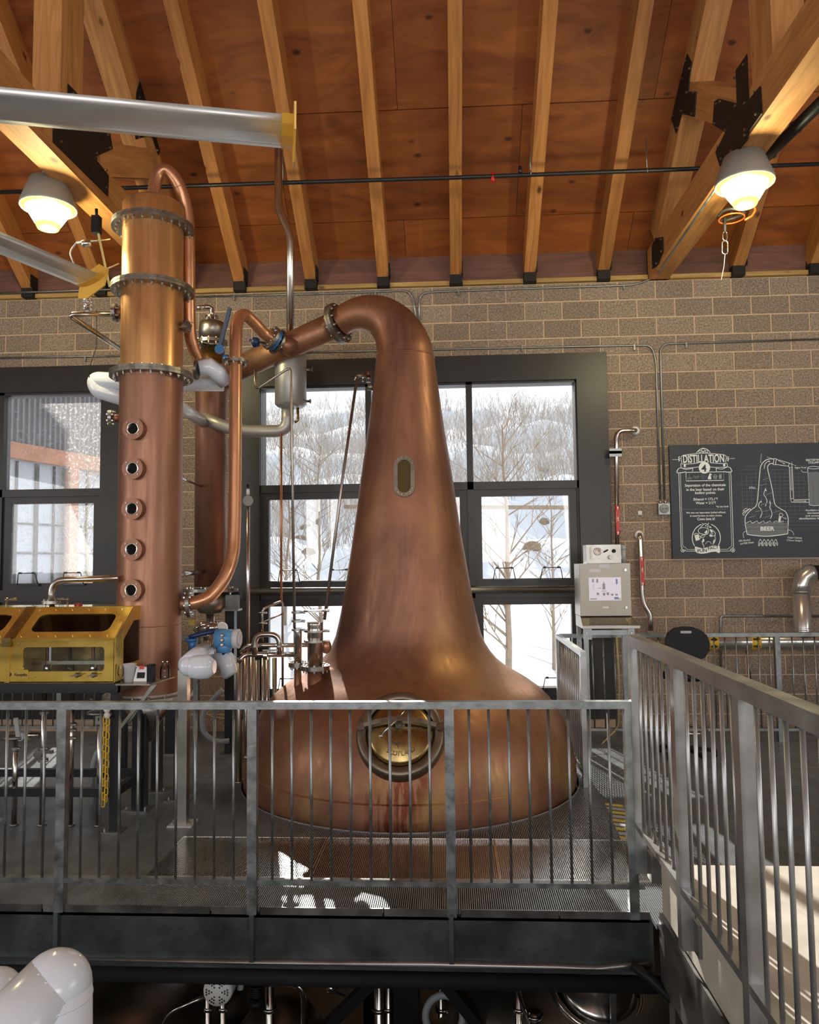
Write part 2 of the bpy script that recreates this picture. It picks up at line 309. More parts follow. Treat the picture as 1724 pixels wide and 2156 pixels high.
    def prism(s, poly, o, u, v, t):
        # polygon in (u,v) extruded by vector t
        o = V(o); u = V(u); v = V(v); t = V(t); n = len(poly)
        a = [o + u * p[0] + v * p[1] for p in poly]; b = [q + t for q in a]
        return s.add(a + b, [tuple(range(n))[::-1], tuple(range(n, 2 * n))] + [(i, (i + 1) % n, n + (i + 1) % n, n + i) for i in range(n)])
    def plate(s, outer, inner, o, u, v, t):
        # plate with a hole: two loops with equal counts
        o = V(o); u = V(u); v = V(v); t = V(t); n = len(outer)
        A = [o + u * p[0] + v * p[1] for p in outer]; B = [o + u * p[0] + v * p[1] for p in inner]
        vs = A + B + [q + t for q in A] + [q + t for q in B]; fs = []
        for i in range(n):
            j = (i + 1) % n
            fs += [(i, j, n + j, n + i), (2 * n + i, 3 * n + i, 3 * n + j, 2 * n + j), (i, 2 * n + i, 2 * n + j, j), (n + i, n + j, 3 * n + j, 3 * n + i)]
        return s.add(vs, fs)
    def build(s, name, m, parent=None, M=None):
        me = bpy.data.meshes.new(name); vs = s.v
        if M is None:
            if vs:
                lo = V([min(q[i] for q in vs) for i in range(3)]); hi = V([max(q[i] for q in vs) for i in range(3)])
                M = Matrix.Translation(((lo.x + hi.x) / 2, (lo.y + hi.y) / 2, lo.z))
            else: M = Matrix()
            inv = M.inverted(); vs = [inv @ q for q in vs]
        me.from_pydata([tuple(q) for q in vs], [], s.f); me.update()
        if any(s.s): me.polygons.foreach_set('use_smooth', s.s)
        me.materials.append(MT[m] if isinstance(m, str) else m)
        return link(bpy.data.objects.new(name, me), parent, M)
def fixn(o):
    import bmesh
    b = bmesh.new(); b.from_mesh(o.data); bmesh.ops.recalc_face_normals(b, faces=b.faces); b.to_mesh(o.data); b.free(); return o
def link(o, parent, M):
    COL.objects.link(o); WM[o] = M
    if parent is not None:
        o.parent = parent; o.matrix_parent_inverse = WM[parent].inverted()
    o.matrix_basis = M
    return o
def inst(me, name, parent, M):
    return link(bpy.data.objects.new(name, me), parent, M)
def tag(o, label=None, cat=None, group=None, kind=None):
    if label: o['label'] = label
    if cat: o['category'] = cat
    if group: o['group'] = group
    if kind: o['kind'] = kind
    return o
def thing(name, label, cat, loc=(0, 0, 0), group=None):
    return tag(link(bpy.data.objects.new(name, None), None, Matrix.Translation(V(loc))), label, cat, group)
def struct(name, loc=(0, 0, 0)):
    return tag(link(bpy.data.objects.new(name, None), None, Matrix.Translation(V(loc))), kind='structure')
def fillet(pts, r, n=6):
    pts = [V(p) for p in pts]; out = [pts[0]]
    for i in range(1, len(pts) - 1):
        a, b, c = pts[i - 1], pts[i], pts[i + 1]
        d0 = (a - b); d1 = (c - b); l = min(r, d0.length * 0.49, d1.length * 0.49)
        p0 = b + d0.normalized() * l; p1 = b + d1.normalized() * l
        for k in range(n + 1):
            t = k / n; out.append(p0 * (1 - t) ** 2 + b * (2 * t * (1 - t)) + p1 * t * t)
    out.append(pts[-1]); return out
def rrect(w, h, r, n=5, cx=0, cy=0):
    out = []
    for (sx, sy, a0) in ((1, 1, 0), (-1, 1, pi / 2), (-1, -1, pi), (1, -1, 1.5 * pi)):
        for k in range(n + 1):
            a = a0 + pi / 2 * k / n
            out.append((cx + sx * (w / 2 - r) + r * cos(a), cy + sy * (h / 2 - r) + r * sin(a)))
    return out
def rect_like(w, h, n=5, cx=0, cy=0):
    # rectangle sampled with the same count as rrect
    out = []
    for (sx, sy) in ((1, 1), (-1, 1), (-1, -1), (1, -1)):
        for k in range(n + 1):
            out.append((cx + sx * w / 2, cy + sy * h / 2))
    return out
_bolt = {}
def bolt_mesh(r, l):
    k = (round(r, 4), round(l, 4))
    if k not in _bolt:
        g = G(); g.lathe([(r, -l / 2 - r * 1.1), (r, -l / 2)], n=6, smooth=False); g.lathe([(r * 0.55, -l / 2 - r * 2.2), (r * 0.55, l / 2)], n=8); g.lathe([(r, l / 2), (r, l / 2 + r * 1.0)], n=6, smooth=False)
        me = bpy.data.meshes.new('bolt'); me.from_pydata([tuple(q) for q in g.v], [], g.f); me.materials.append(MT['bolt']); me.update(); _bolt[k] = me
    return _bolt[k]
def bolts(parent, o, ax, R, n, r, l, a0=0.0):
    x, y, z = frame(ax); o = V(o)
    for k in range(n):
        a = a0 + 2 * pi * k / n
        inst(bolt_mesh(r, l), 'bolt', parent, fmat(o + (x * cos(a) + y * sin(a)) * R, ax))
def flange(parent, o, ax, rin, rout, th, nb, br, m='flange', a0=0.1, name='flange'):
    # a bolted pair of flange rings centred on o
    z = V(ax).normalized(); o = V(o); g = G()
    g.lathe([(rin, -th), (rout, -th), (rout, -th * 0.08), (rout * 0.985, -th * 0.08), (rout * 0.985, th * 0.08), (rout, th * 0.08), (rout, th), (rin, th)], o, z, 40, False, False)
    f = g.build(name, m, parent, Matrix.Translation(o) if False else None)
    bolts(f, o, z, (rin + rout) / 2 + (rout - rin) * 0.08, nb, br, th * 2.1, a0)
    return f
def text_mesh(body, size, M, m, parent, name='lettering', align='CENTER', bold=0.0, depth=0.0006, xs=1.0, kind=None, shear=0.0):
    c = bpy.data.curves.new(name, 'FONT'); c.body = body; c.size = size; c.align_x = align; c.align_y = 'CENTER'; c.extrude = depth; c.offset = bold; c.resolution_u = 3; c.shear = shear
    t = bpy.data.objects.new(name, c); COL.objects.link(t)
    dg = bpy.context.evaluated_depsgraph_get(); me = bpy.data.meshes.new_from_object(t.evaluated_get(dg))
    bpy.data.objects.remove(t); bpy.data.curves.remove(c)
    me.transform(Matrix.Diagonal((xs, 1, 1, 1))); me.materials.clear(); me.materials.append(MT[m] if isinstance(m, str) else m); me.name = name
    return inst(me, name, parent, M)
def single(g, name, m, label, cat, group=None):
    return tag(g.build(name, m), label, cat, group)
# ------------------------------------------------------------------ the back wall with its split-face blocks
WT = 4.839            # top of the block wall
BW, BH, MJ = 0.4064, 0.2032, 0.010
OPEN = [(-2.42, 1.725, 0.12, 4.05), (-7.2, -3.56, 0.12, 4.05)]     # steel-lined window openings
X0, X1 = -9.0, 9.0
wall = G()
def wallrect(x0, x1, z0, z1): wall.box(x0, x1, 0.006, 0.30, z0, z1)
wallrect(X0, -7.2, -4.2, WT); wallrect(-3.56, -2.42, -4.2, WT); wallrect(1.725, X1, -4.2, WT)
for o in OPEN: wallrect(o[0], o[1], o[3], WT); wallrect(o[0], o[1], -4.2, o[2])
wb = tag(wall.build('wall_back', 'mortar'), kind='structure')
_bm = {}
def block_mesh(w_, h_):
    k = (round(w_, 3), round(h_, 3))
    if k not in _bm:
        g = G(); e = 0.004; a, b = w_ / 2, h_ / 2
        g.add([(-a, 0.012, -b), (a, 0.012, -b), (a, 0.012, b), (-a, 0.012, b), (-a + e, 0, -b + e), (a - e, 0, -b + e), (a - e, 0, b - e), (-a + e, 0, b - e)],
              [(4, 5, 6, 7), (0, 1, 5, 4), (1, 2, 6, 5), (2, 3, 7, 6), (3, 0, 4, 7), (3, 2, 1, 0)])
        me = bpy.data.meshes.new('block'); me.from_pydata([tuple(q) for q in g.v], [], g.f); me.materials.append(MT['block']); me.update(); _bm[k] = me
    return _bm[k]
rest = G(); nblk = 0
for r in range(0, 25):
    z1 = WT - r * BH - MJ / 2; z0 = z1 - BH + MJ
    for c in range(-30, 12):
        xa = 1.875 + (c + (0.5 if r % 2 else 0)) * BW + MJ / 2; xb = xa + BW - MJ
        segs = [(xa, xb)]
        for o in OPEN:
            if z0 < o[3] - 0.02 and z1 > o[2] + 0.02:
                ns = []
                for (p, q) in segs:
                    if q <= o[0] or p >= o[1]: ns.append((p, q))
                    else:
                        if p < o[0] - 0.02: ns.append((p, o[0]))
                        if q > o[1] + 0.02: ns.append((o[1], q))
                segs = ns
        za, zb = z0, z1
        for o in OPEN:
            if xb > o[0] and xa < o[1] and za < o[3] - 0.02 < zb - 0.02 and zb > o[3]: pass
        for (p, q) in segs:
            inview = -5.35 < (p + q) / 2 < 4.25
            if inview and nblk < 300:
                inst(block_mesh(q - p, z1 - z0), 'block', wb, Matrix.Translation(((p + q) / 2, random.uniform(-0.003, 0.001), (z0 + z1) / 2))); nblk += 1
            elif X0 < p and q < X1: rest.box(p, q, 0.0, 0.012, z0, z1)
if rest.f: tag(rest.build('block_field', 'block', wb), kind='stuff')
# ------------------------------------------------------------------ other walls, floors
tag(G().box(-9.3, -9.0, -14.3, 0.3, -4.2, 10.5).build('wall_left', mat('plain_side_wall', (0.42, 0.36, 0.30), 0.85)), kind='structure')
tag(G().box(9.0, 9.3, -14.3, 0.3, -4.2, 10.5).build('wall_right', mat('plain_side_wall_b', (0.42, 0.36, 0.30), 0.85)), kind='structure')
tag(G().box(-9.0, 9.0, -14.3, -14.0, -4.2, 6).build('wall_rear', mat('plain_rear_wall', (0.42, 0.36, 0.30), 0.85)), kind='structure')
tag(G().box(-9, 9, -14, 0, -4.4, -4.2).build('floor_cellar', 'shade_concrete'), kind='structure')
SLZ = 0.34
fl = G(); fl.box(0.985, 9, -14, -4.47, SLZ - 0.22, SLZ); fl.box(-9, 0.985, -14, -7.3, SLZ - 0.22, SLZ)
tag(fl.build('floor_concrete', 'concrete'), kind='structure')
# ------------------------------------------------------------------ roof: plywood sheets on rafters
SL = 0.77; CS = 1 / sqrt(1 + SL * SL); SN = SL * CS
Z_PLY = 5.235; RIDGE = -7.0
def roofp(x, y, off=0.0):   # off: distance below the sheathing plane (normal direction)
    return V((x, y - off * SN, Z_PLY - SL * y - off * CS))
ceil = struct('ceiling', (0, 0, Z_PLY))
UPS = V((0, -CS, SN)); NRM = V((0, -SN, -CS))    # up the slope, inward normal
rows = [(-0.10, 0.40), (0.40, 1.52), (1.52, 2.74), (2.74, 3.96), (3.96, 5.18), (5.18, 6.40), (6.40, 7.62), (7.62, 8.55)]
for i, (a, b) in enumerate(rows):
    x = -9.0 + (1.2 if i % 2 else 0) - 1.2
    while x < 9.0:
        xa, xb = max(-9.0, x), min(9.0, x + 2.436)
        if xb - xa > 0.1:
            L_, W_ = xb - xa, (b - a) - 0.006
            o = roofp((xa + xb) / 2, 0) + UPS * ((a + b) / 2) - NRM * (0.006 * (i % 3))
            M = axes(o, (1, 0, 0), UPS)
            g = G().box(-L_ / 2 - 0.0035, L_ / 2 - 0.004, -W_ / 2, W_ / 2, 0, 0.018)
            g2 = g.build('plywood_sheet', 'ply', ceil, M)
        x += 2.44
# far roof slope behind the ridge
far = G(); zr = Z_PLY - SL * RIDGE
far.add([(-9, RIDGE, zr), (9, RIDGE, zr), (9, -14.3, zr - SL * 7.3), (-9, -14.3, zr - SL * 7.3), (-9, RIDGE, zr + .1), (9, RIDGE, zr + .1), (9, -14.3, zr - SL * 7.3 + .1), (-9, -14.3, zr - SL * 7.3 + .1)],
        [(0, 1, 2, 3), (7, 6, 5, 4), (0, 4, 5, 1), (1, 5, 6, 2), (2, 6, 7, 3), (3, 7, 4, 0)])
far.build('sheathing_far_slope', 'ply', ceil)
RAFX = [-5.55, -4.74, -3.90, -2.307, -1.505, -0.697, 0.107, 0.915, 1.715, 3.15, 3.965, 4.78, 5.6]
RW, RD = 0.125, 0.286
def slope_beam(name, m, parent, x, s0, s1, w_, d0, d1):
    # member parallel to the roof slope, between normal offsets d0..d1 below the sheathing
    o = roofp(x, 0) + UPS * ((s0 + s1) / 2) + NRM * ((d0 + d1) / 2)
    M = axes(o, UPS, (1, 0, 0)); L_ = s1 - s0
    g = G().box(-L_ / 2, L_ / 2, -w_ / 2, w_ / 2, -(d1 - d0) / 2, (d1 - d0) / 2)
    return g.build(name, m, parent, M)
for x in RAFX:
    slope_beam('rafter', 'rafter', ceil, x, -0.15, 8.5, RW, 0.001, RD)
    zb = PY(960, 579, -0.03).z
    h = G(); h.box(x - RW / 2 - 0.004, x + RW / 2 + 0.004, -0.09, 0.02, WT + 0.003, zb - 0.01); h.box(x + RW / 2 + 0.0, x + RW / 2 + 0.012, -0.14, 0.0, zb - 0.02, zb + 0.12)
    h.build('rafter_hanger', 'gusset', ceil)
# blocking boards and top plate pieces between rafters
allx = sorted(RAFX + [2.31, -2.99])
for a, b in zip(allx[:-1], allx[1:]):
    wa = 0.11 if abs(a - 2.31) < .01 or abs(a + 2.99) < .01 else RW / 2; wb_ = 0.11 if abs(b - 2.31) < .01 or abs(b + 2.99) < .01 else RW / 2
    xa, xb = a + wa, b - wb_; L_ = xb - xa
    M = Matrix.Translation(((xa + xb) / 2, 0, 0))
    G().box(-L_ / 2, L_ / 2, 0.02, 0.06, WT + 0.05, 5.28).build('blocking_board', 'frieze', ceil, M)
    G().box(-L_ / 2 + 0.01, L_ / 2 - 0.01, -0.05, 0.12, WT + 0.002, WT + 0.048).build('top_plate', 'plate', ceil, M)
G().box(-9, 9, 0.062, 0.10, WT, 5.30).build('rim_board', 'frieze', ceil)
dk = G(); o_ = roofp(0, 0) - NRM * 0.05 + UPS * 4.2; dk.beam(o_ - V((9.2, 0, 0)), o_ + V((9.2, 0, 0)), 8.9, 0.03, -NRM); dk.build('seam_light_cover', 'frieze', ceil)  # added unseen cover above the sheets, stops daylight leaking through the seams
# ------------------------------------------------------------------ timber trusses
def truss(x0, x1, label, mirror, ypost, w0, w1, plates):
    t = thing('roof_truss', label, 'truss', ((x0 + x1) / 2, 0, WT), 'timber roof trusses')
    xm = (x0 + x1) / 2; w_ = x1 - x0
    zb, zt = 4.845, 5.165
    def member(name, p0, p1, d, ww=w_, mm='glulam'):
        p0 = V(p0); p1 = V(p1); c = (p0 + p1) / 2; L_ = (p1 - p0).length
        M = axes(c, p1 - p0, (1, 0, 0))
        return G().box(-L_ / 2, L_ / 2, -ww / 2, ww / 2, -d / 2, d / 2).build(name, mm, t, M)
    member('bottom_chord', (xm, -0.02, (zb + zt) / 2), (xm, -13.9, (zb + zt) / 2), zt - zb)
    slope_beam('top_chord', 'glulam', t, xm, 0.20, 8.5, w_, 0.001, 0.31)
    member('post', (xm, ypost, zt), (xm, ypost, Z_PLY - SL * ypost - 0.39), 0.34)
    member('web', (xm, *w0), (xm, *w1), 0.27)
    # steel gusset plates on the visible face
    xf = x1 + 0.004 if mirror else x0 - 0.004
    dx = 0.008 if mirror else -0.008
    for pl in plates:
        pts = [PX(px, py, xf) for (px, py) in pl]
        gp = fixn(G().prism([(q.y, q.z) for q in pts], (xf, 0, 0), (0, 1, 0), (0, 0, 1), (dx, 0, 0)).build('gusset_plate', 'gusset', t))
        c_ = sum(pts, V()) / len(pts)
        for q in pts:
            e = q.lerp(c_, 0.16); inst(bolt_mesh(0.011, 0.006), 'bolt', gp, fmat((xf + dx, e.y, e.z), (1 if mirror else -1, 0, 0)))
    return t
def cr(pts): return [(1380 + x / 4.311, 100 + y / 4.311) for (x, y) in pts]
def cl_(pts): return [(x / 4.4917, y / 4.4917) for (x, y) in pts]
truss(2.20, 2.42, 'heavy timber truss with black gusset plates behind the lit lamp over the chalkboard wall', False, -3.10, (-2.62, 5.18), (-1.42, 6.02),
      [cr([(590, 1080), (550, 950), (640, 770), (525, 700), (540, 490), (580, 465), (745, 510), (735, 210), (835, 60), (850, 480), (955, 350), (970, 600), (850, 770), (850, 830), (700, 1000)]),
       cr([(290, 60), (330, 140), (300, 400), (372, 400), (355, 630), (240, 600), (190, 780), (150, 650), (240, 250)]), cr([(0, 1730), (70, 1720), (72, 1850), (20, 1980), (-25, 2010), (-30, 1800)])])
truss(-3.10, -2.88, 'heavy timber truss with black gusset plates behind the silver fan blade', True, -2.74, (-2.25, 5.20), (-1.05, 5.80),
      [cl_([(640, 795), (770, 935), (775, 1180), (1035, 1265), (1060, 1410), (910, 1475), (910, 1520), (1022, 1660), (1015, 1855), (500, 1345), (500, 1150), (640, 1130)]),
       cl_([(1330, 735), (1420, 1040), (1530, 1340), (1495, 1465), (1440, 1300), (1380, 1290), (1280, 1320), (1275, 1290), (1290, 870)])])

# ------------------------------------------------------------------ steel framed windows
def window(name, xl, xr, cols, glass, spk):
    wroot = struct(name, ((xl + xr) / 2, 0, 0.12))
    def fr(g, nm='frame_member', m='trim'): return g.build(nm, m, wroot)
    # wide flat steel lining
    fr(G().box(xl, xl + 0.33, -0.035, 0.28, 0.12, 4.05), 'jamb'); fr(G().box(xr - 0.33, xr, -0.035, 0.28, 0.12, 4.05), 'jamb')
    fr(G().box(xl + 0.33, xr - 0.33, -0.035, 0.28, 3.76, 4.05), 'head'); fr(G().box(xl + 0.33, xr - 0.33, -0.035, 0.28, 0.12, 0.36), 'sill')
    # outer frame, transoms
    xa, xb = cols[0][0] - 0.03, cols[-1][1] + 0.03
    for (z0, z1) in ((3.735, 3.76), (2.575, 2.66), (1.40, 1.53), (0.36, 0.44)):
        fr(G().box(xl + 0.33, xr - 0.33, 0.0, 0.14, z0, z1), 'transom')
    bx = [xl + 0.33] + [c for pr_ in zip([q[1] for q in cols[:-1]], [q[0] for q in cols[1:]]) for c in pr_] + [xr - 0.33]
    fr(G().box(bx[0], cols[0][0], 0.0, 0.14, 0.36, 3.76), 'mullion'); fr(G().box(cols[-1][1], bx[-1], 0.0, 0.14, 0.36, 3.76), 'mullion')
    for i in range(len(cols) - 1): fr(G().box(cols[i][1], cols[i + 1][0], 0.0, 0.14, 0.36, 3.76), 'mullion')
    for (a, b) in cols:
        G().box(a, b, 0.07, 0.076, 2.66, 3.735).build('pane', glass, wroot)
        for (z0, z1) in ((1.53, 2.575), (0.36, 1.40)):
            s = G().plate(rect_like(b - a, z1 - z0, 0), rect_like(b - a - 0.17, z1 - z0 - 0.15, 0), ((a + b) / 2, 0.03, (z0 + z1) / 2), (1, 0, 0), (0, 0, 1), (0, 0.08, 0))
            sash = s.build('sash', 'trim', wroot)
            G().box(a + 0.085, b - 0.085, 0.06, 0.066, z0 + 0.075, z1 - 0.075).build('pane', glass, sash)
            for hx in (a + 0.085 + 0.11, b - 0.085 - 0.33):
                hz = z0 + 0.06
                tb = G().tube([(hx, 0.005, hz), (hx + 0.025, -0.02, hz + 0.13), (hx + 0.215, -0.02, hz + 0.13), (hx + 0.24, 0.005, hz)], 0.006, 6)
                tb.box(hx + .03, hx + .06, -.03, -.012, hz + .122, hz + .142); tb.box(hx + .18, hx + .21, -.03, -.012, hz + .122, hz + .142); tb.box(hx - .01, hx + .25, -0.005, 0.03, hz - .012, hz + .006)
                tb.build('latch_handle', 'black', sash)
    return wroot
window('window_1', -2.42, 1.725, [(-2.085, -0.915), (-0.85, 0.195), (0.262, 1.378)], 'glass', 0)
window('window_2', -7.2, -3.56, [(-6.87, -5.10), (-5.03, -3.90)], 'glass_dirty', 1)
# ------------------------------------------------------------------ copper pot still
SX, SY = -0.37, -1.70
still = thing('pot_still', 'tall copper pot still with swan neck and round brass manway door', 'still', (SX, SY, 0))
prof = [(1.375, -0.02), (1.385, 0.03), (1.385, 0.08), (1.378, 0.16), (1.362, 0.27), (1.335, 0.38), (1.295, 0.48), (1.245, 0.57), (1.185, 0.65), (1.11, 0.725), (1.02, 0.79), (0.92, 0.85), (0.83, 0.905), (0.755, 0.965), (0.70, 1.03), (0.655, 1.10), (0.622, 1.18), (0.600, 1.27), (0.580, 1.36), (0.553, 1.5), (0.512, 1.75), (0.475, 1.98), (0.435, 2.25), (0.40, 2.52), (0.365, 2.75), (0.335, 2.95), (0.305, 3.17), (0.280, 3.37), (0.256, 3.58)]
body = G().lathe(prof, (SX, SY, 0), (0, 0, 1), 96, True, False).build('pot', 'copper', still)
# shallow weld beads
G().lathe([(1.386, 0.20), (1.380, 0.205), (1.376, 0.21)], (SX, SY, -0.03), (0, 0, 1), 96, True, False).build('weld_seam', 'copper', body)
G().torus((SX, SY, 3.585), (0, 0, 1), 0.254, 0.006, 64, 6).build('weld_seam', 'copper', body)
# swan neck
sw = [((-0.372, SY, 3.58), .255), ((-0.378, SY, 3.66), .246), ((-0.410, SY, 3.76), .230), ((-0.475, SY, 3.875), .204), ((-0.585, SY, 3.965), .178), ((-0.72, SY + .005, 4.0), .155), ((-0.85, SY + .02, 3.985), .134), ((-0.955, SY + .05, 3.935), .122)]
def smooth_path(ps, n=4):
    out = []
    P = [V(p[0]) for p in ps]; Rr = [p[1] for p in ps]
    for i in range(len(P) - 1):
        p0 = P[max(i - 1, 0)]; p1 = P[i]; p2 = P[i + 1]; p3 = P[min(i + 2, len(P) - 1)]
        for k in range(n):
            t = k / n
            out.append((0.5 * ((2 * p1) + (p2 - p0) * t + (2 * p0 - 5 * p1 + 4 * p2 - p3) * t * t + (-p0 + 3 * p1 - 3 * p2 + p3) * t ** 3), Rr[i] * (1 - t) + Rr[i + 1] * t))
    out.append((P[-1], Rr[-1])); return out
sp = smooth_path(sw)
G().tube([q[0] for q in sp], [q[1] for q in sp], 40, False).build('swan_neck', 'copper', still)
arm0 = V((-0.955, SY + .05, 3.935)); arm1 = PY(476, 787, -1.12)
G().tube([arm0, arm1], [0.120, 0.112], 32).build('lyne_arm', 'copper', still)
ad = (arm1 - arm0).normalized()
flange(still, arm0 + ad * 0.02, ad, 0.118, 0.185, 0.024, 12, 0.013)
# oval sight glass on the neck
def on_still(z, az):
    for (a, b) in zip(prof[:-1], prof[1:]):
        if a[1] <= z <= b[1]:
            t = (z - a[1]) / (b[1] - a[1]); r = a[0] + (b[0] - a[0]) * t; dr = (b[0] - a[0]) / (b[1] - a[1]); break
    n = V((sin(az), -cos(az), -dr)).normalized()
    return V((SX + r * sin(az), SY - r * cos(az), z)), n
pc = PY(851, 1004, SY - 0.40); az = math.asin((pc.x - SX) / 0.40)
q, n = on_still(pc.z, az); ux = V((cos(az), sin(az), 0)); uy = n.cross(ux).normalized(); uy = uy if uy.z > 0 else -uy
def stad(w_, h_, k=7): return rrect(w_, h_, w_ / 2 - 0.0005, k)
sg = fixn(G().plate(stad(0.172, 0.345), stad(0.105, 0.275), q - n * 0.02, ux, uy, n * 0.048).build('sight_glass', 'bronze_ring', still))
fixn(G().prism(stad(0.11, 0.28), q + n * 0.002, ux, uy, n * 0.006).build('pane', mat('amber_sight_pane', (0.10, 0.075, 0.03), 0.08), sg))
for k in range(12):
    a = 2 * pi * k / 12 + 0.26; r_ = 0.07
    pp = q + ux * (0.069 * cos(a)) + uy * (0.069 * sin(a) + (0.0865 if sin(a) > 0.01 else -0.0865 if sin(a) < -0.01 else 0)) + n * 0.03
    inst(bolt_mesh(0.006, 0.006), 'bolt', sg, fmat(pp, n))
# manway on the shoulder
pm = PY(843, 1532, SY - 1.23); azm = math.asin((pm.x - SX) / 1.24)
qm, nm = on_still(0.60, azm); nm = V((sin(azm) * cos(radians(33)), -cos(azm) * cos(radians(33)), sin(radians(33))))
man = G().lathe([(0.305, -0.10), (0.310, 0.0), (0.300, 0.045), (0.285, 0.055), (0.245, 0.055), (0.238, 0.045), (0.238, 0.0)], qm, nm, 56, True, False).build('manway_ring', 'bronze_ring', still)
G().lathe([(0.238, 0.030), (0.238, 0.012)], qm, nm, 48, True, False).build('gasket', 'paint_black', man)
dm = [(0.228, 0.028), (0.226, 0.046), (0.20, 0.056), (0.15, 0.074), (0.09, 0.086), (0.04, 0.090), (0.0005, 0.091)]
door = G().lathe(dm, qm, nm, 48, True, True).build('manway_door', 'brass_dark', still)
mx_, my_, mz_ = V((cos(azm), sin(azm), 0)), None, nm
my_ = nm.cross(mx_); my_ = my_ if my_.z > 0 else -my_
# the clamp bridge across the door, with its screw and T handle
br = G(); pts = [qm + mx_ * (-0.275 + 0.55 * k / 12) + my_ * (0.035 + 0.02 * sin(pi * k / 12)) + nm * (0.06 + 0.085 * sin(pi * k / 12)) for k in range(13)]
for a, b in zip(pts[:-1], pts[1:]): br.beam(a, b + (b - a) * 0.05, 0.03, 0.05, nm)
bridge = br.build('clamp_bridge', 'flange', still)
for sgn in (-1, 1):
    e = qm + mx_ * (0.272 * sgn) + my_ * 0.03
    G().cyl(e - nm * 0.02, e + nm * 0.10, 0.03, 0.026, 14).cyl(e + my_ * -0.05 + nm * .03, e + my_ * 0.07 + nm * .03, 0.022, None, 12).build('hinge_lug', 'rail_dark', bridge)
scr = qm + my_ * 0.045
G().cyl(scr + nm * 0.07, scr + nm * 0.21, 0.022, None, 14).cyl(scr + nm * 0.07, scr + nm * 0.10, 0.042, 0.03, 18).build('clamp_screw', 'flange', bridge)
h0 = scr + nm * 0.19
hh = G().cyl(h0 + mx_ * 0.05 + my_ * 0.07, h0 - mx_ * 0.115 - my_ * 0.115, 0.0085, None, 10)
hh.cyl(h0 - mx_ * 0.11 - my_ * 0.11, h0 - mx_ * 0.128 - my_ * 0.128, 0.014, None, 10).cyl(h0 + mx_ * 0.045 + my_ * 0.065, h0 + mx_ * 0.06 + my_ * 0.08, 0.014, None, 10); hh.build('t_handle', 'steel', bridge)
G().lathe([(0.026, 0), (0.03, 0.004), (0.026, 0.012), (0.02, 0.012)], qm + my_ * 0.19 - mx_ * 0.02 + nm * 0.052, nm, 20, True, True).build('lifting_eye', 'bronze_ring', door)
# cast lettering on the door
def arc_text(s_, R_, a_mid, step, size, flip):
    for i, ch in enumerate(s_):
        if ch == ' ': continue
        a = a_mid + (i - (len(s_) - 1) / 2) * step
        rr = V((sin(a), -cos(a) if flip else cos(a)))
        up = -rr if flip else rr
        p = qm + mx_ * (rr.x * R_) + my_ * (rr.y * R_) + nm * (0.0735 if flip else 0.069)
        upv = (mx_ * up.x + my_ * up.y).normalized(); rt = upv.cross(nm).normalized()
        text_mesh(ch, size, axes(p, rt, upv), MT['bronze_ring'], door, 'cast_letter', depth=0.003)
arc_text('SCOTLAND', 0.155, 0.05, 0.165, 0.042, True)
arc_text('ROTHES', 0.170, 0.12, 0.17, 0.036, False)
gq = qm + my_ * -0.095 - mx_ * 0.01 + nm * 0.0855
fixn(G().prism([(-0.05, 0.02), (-0.02, 0.012), (0.0, 0.02), (0.045, 0.018), (0.03, 0.006), (0.005, -0.004), (0.002, -0.03), (-0.006, -0.01)], gq, mx_, my_, nm * 0.004).build('cast_emblem', 'bronze_ring', door))
# small temperature well on the left of the pot
q, n = on_still(0.32, -0.98); G().cyl(q - n * 0.01, q + n * 0.05, 0.035, 0.03, 16).cyl(q + n * 0.05, q + n * 0.11, 0.016, None, 12).build('temperature_well', 'flange', still)
# steam air vent at the neck with its slanting rod
q, n = on_still(3.33, -1.52); vp = G().cyl(q - n * 0.01, q + n * 0.05, 0.03, None, 14); vp.build('neck_nozzle', 'flange', still)

# ------------------------------------------------------------------ the two stainless risers on the left shoulder
def stack_on(px, pyb, y_, label, rad, r_st, ptop, clampz, fr, name):
    b = PY(px, pyb, y_); t_ = PY(px, ptop, y_)
    root = thing(name, label, 'pipe', (b.x, y_, b.z), 'risers on the still shoulder')
    zf = b.z + 0.22
    G().cyl((b.x, y_, b.z - 0.10), (b.x, y_, zf), r_st, None, 20).build('copper_stub', 'copper', root)
    f = flange(root, (b.x, y_, zf + 0.02), (0, 0, 1), rad * 0.98, fr, 0.018, 8, 0.010, 'steel')
    g = G().lathe([(rad, zf + 0.0), (rad, t_.z - 0.02), (rad * 1.04, t_.z), (rad * 0.9, t_.z)], (b.x, y_, 0), (0, 0, 1), 24, True, True); g.build('riser_tube', 'steel', root)
    for zc in clampz:
        c = G().lathe([(rad, -0.012), (rad * 1.45, -0.008), (rad * 1.45, 0.008), (rad, 0.012)], (b.x, y_, zc), (0, 0, 1), 24, False, False)
        c.cyl((b.x + rad * 1.3, y_ - 0.02, zc), (b.x + rad * 1.9, y_ - 0.02, zc), 0.010, None, 8); c.build('clamp', 'steel', root)
    return root, b, t_
rs, b_, t_ = stack_on(664, 1470, -2.22, 'wide open-topped stainless riser pipe on the still shoulder', 0.062, 0.062, 1310, (1.26, 1.18, 1.42), 0.115, 'relief_riser')
G().sphere((b_.x + 0.075, -2.16, 1.13), 0.045, 16, 1.3).build('side_bulb', 'copper_pipe', rs)
rs2, b2, t2 = stack_on(627, 1462, -2.10, 'slim stainless riser with stacked clamps beside the wide riser', 0.034, 0.030, 1325, (1.40, 1.33, 1.26), 0.075, 'slim_riser')
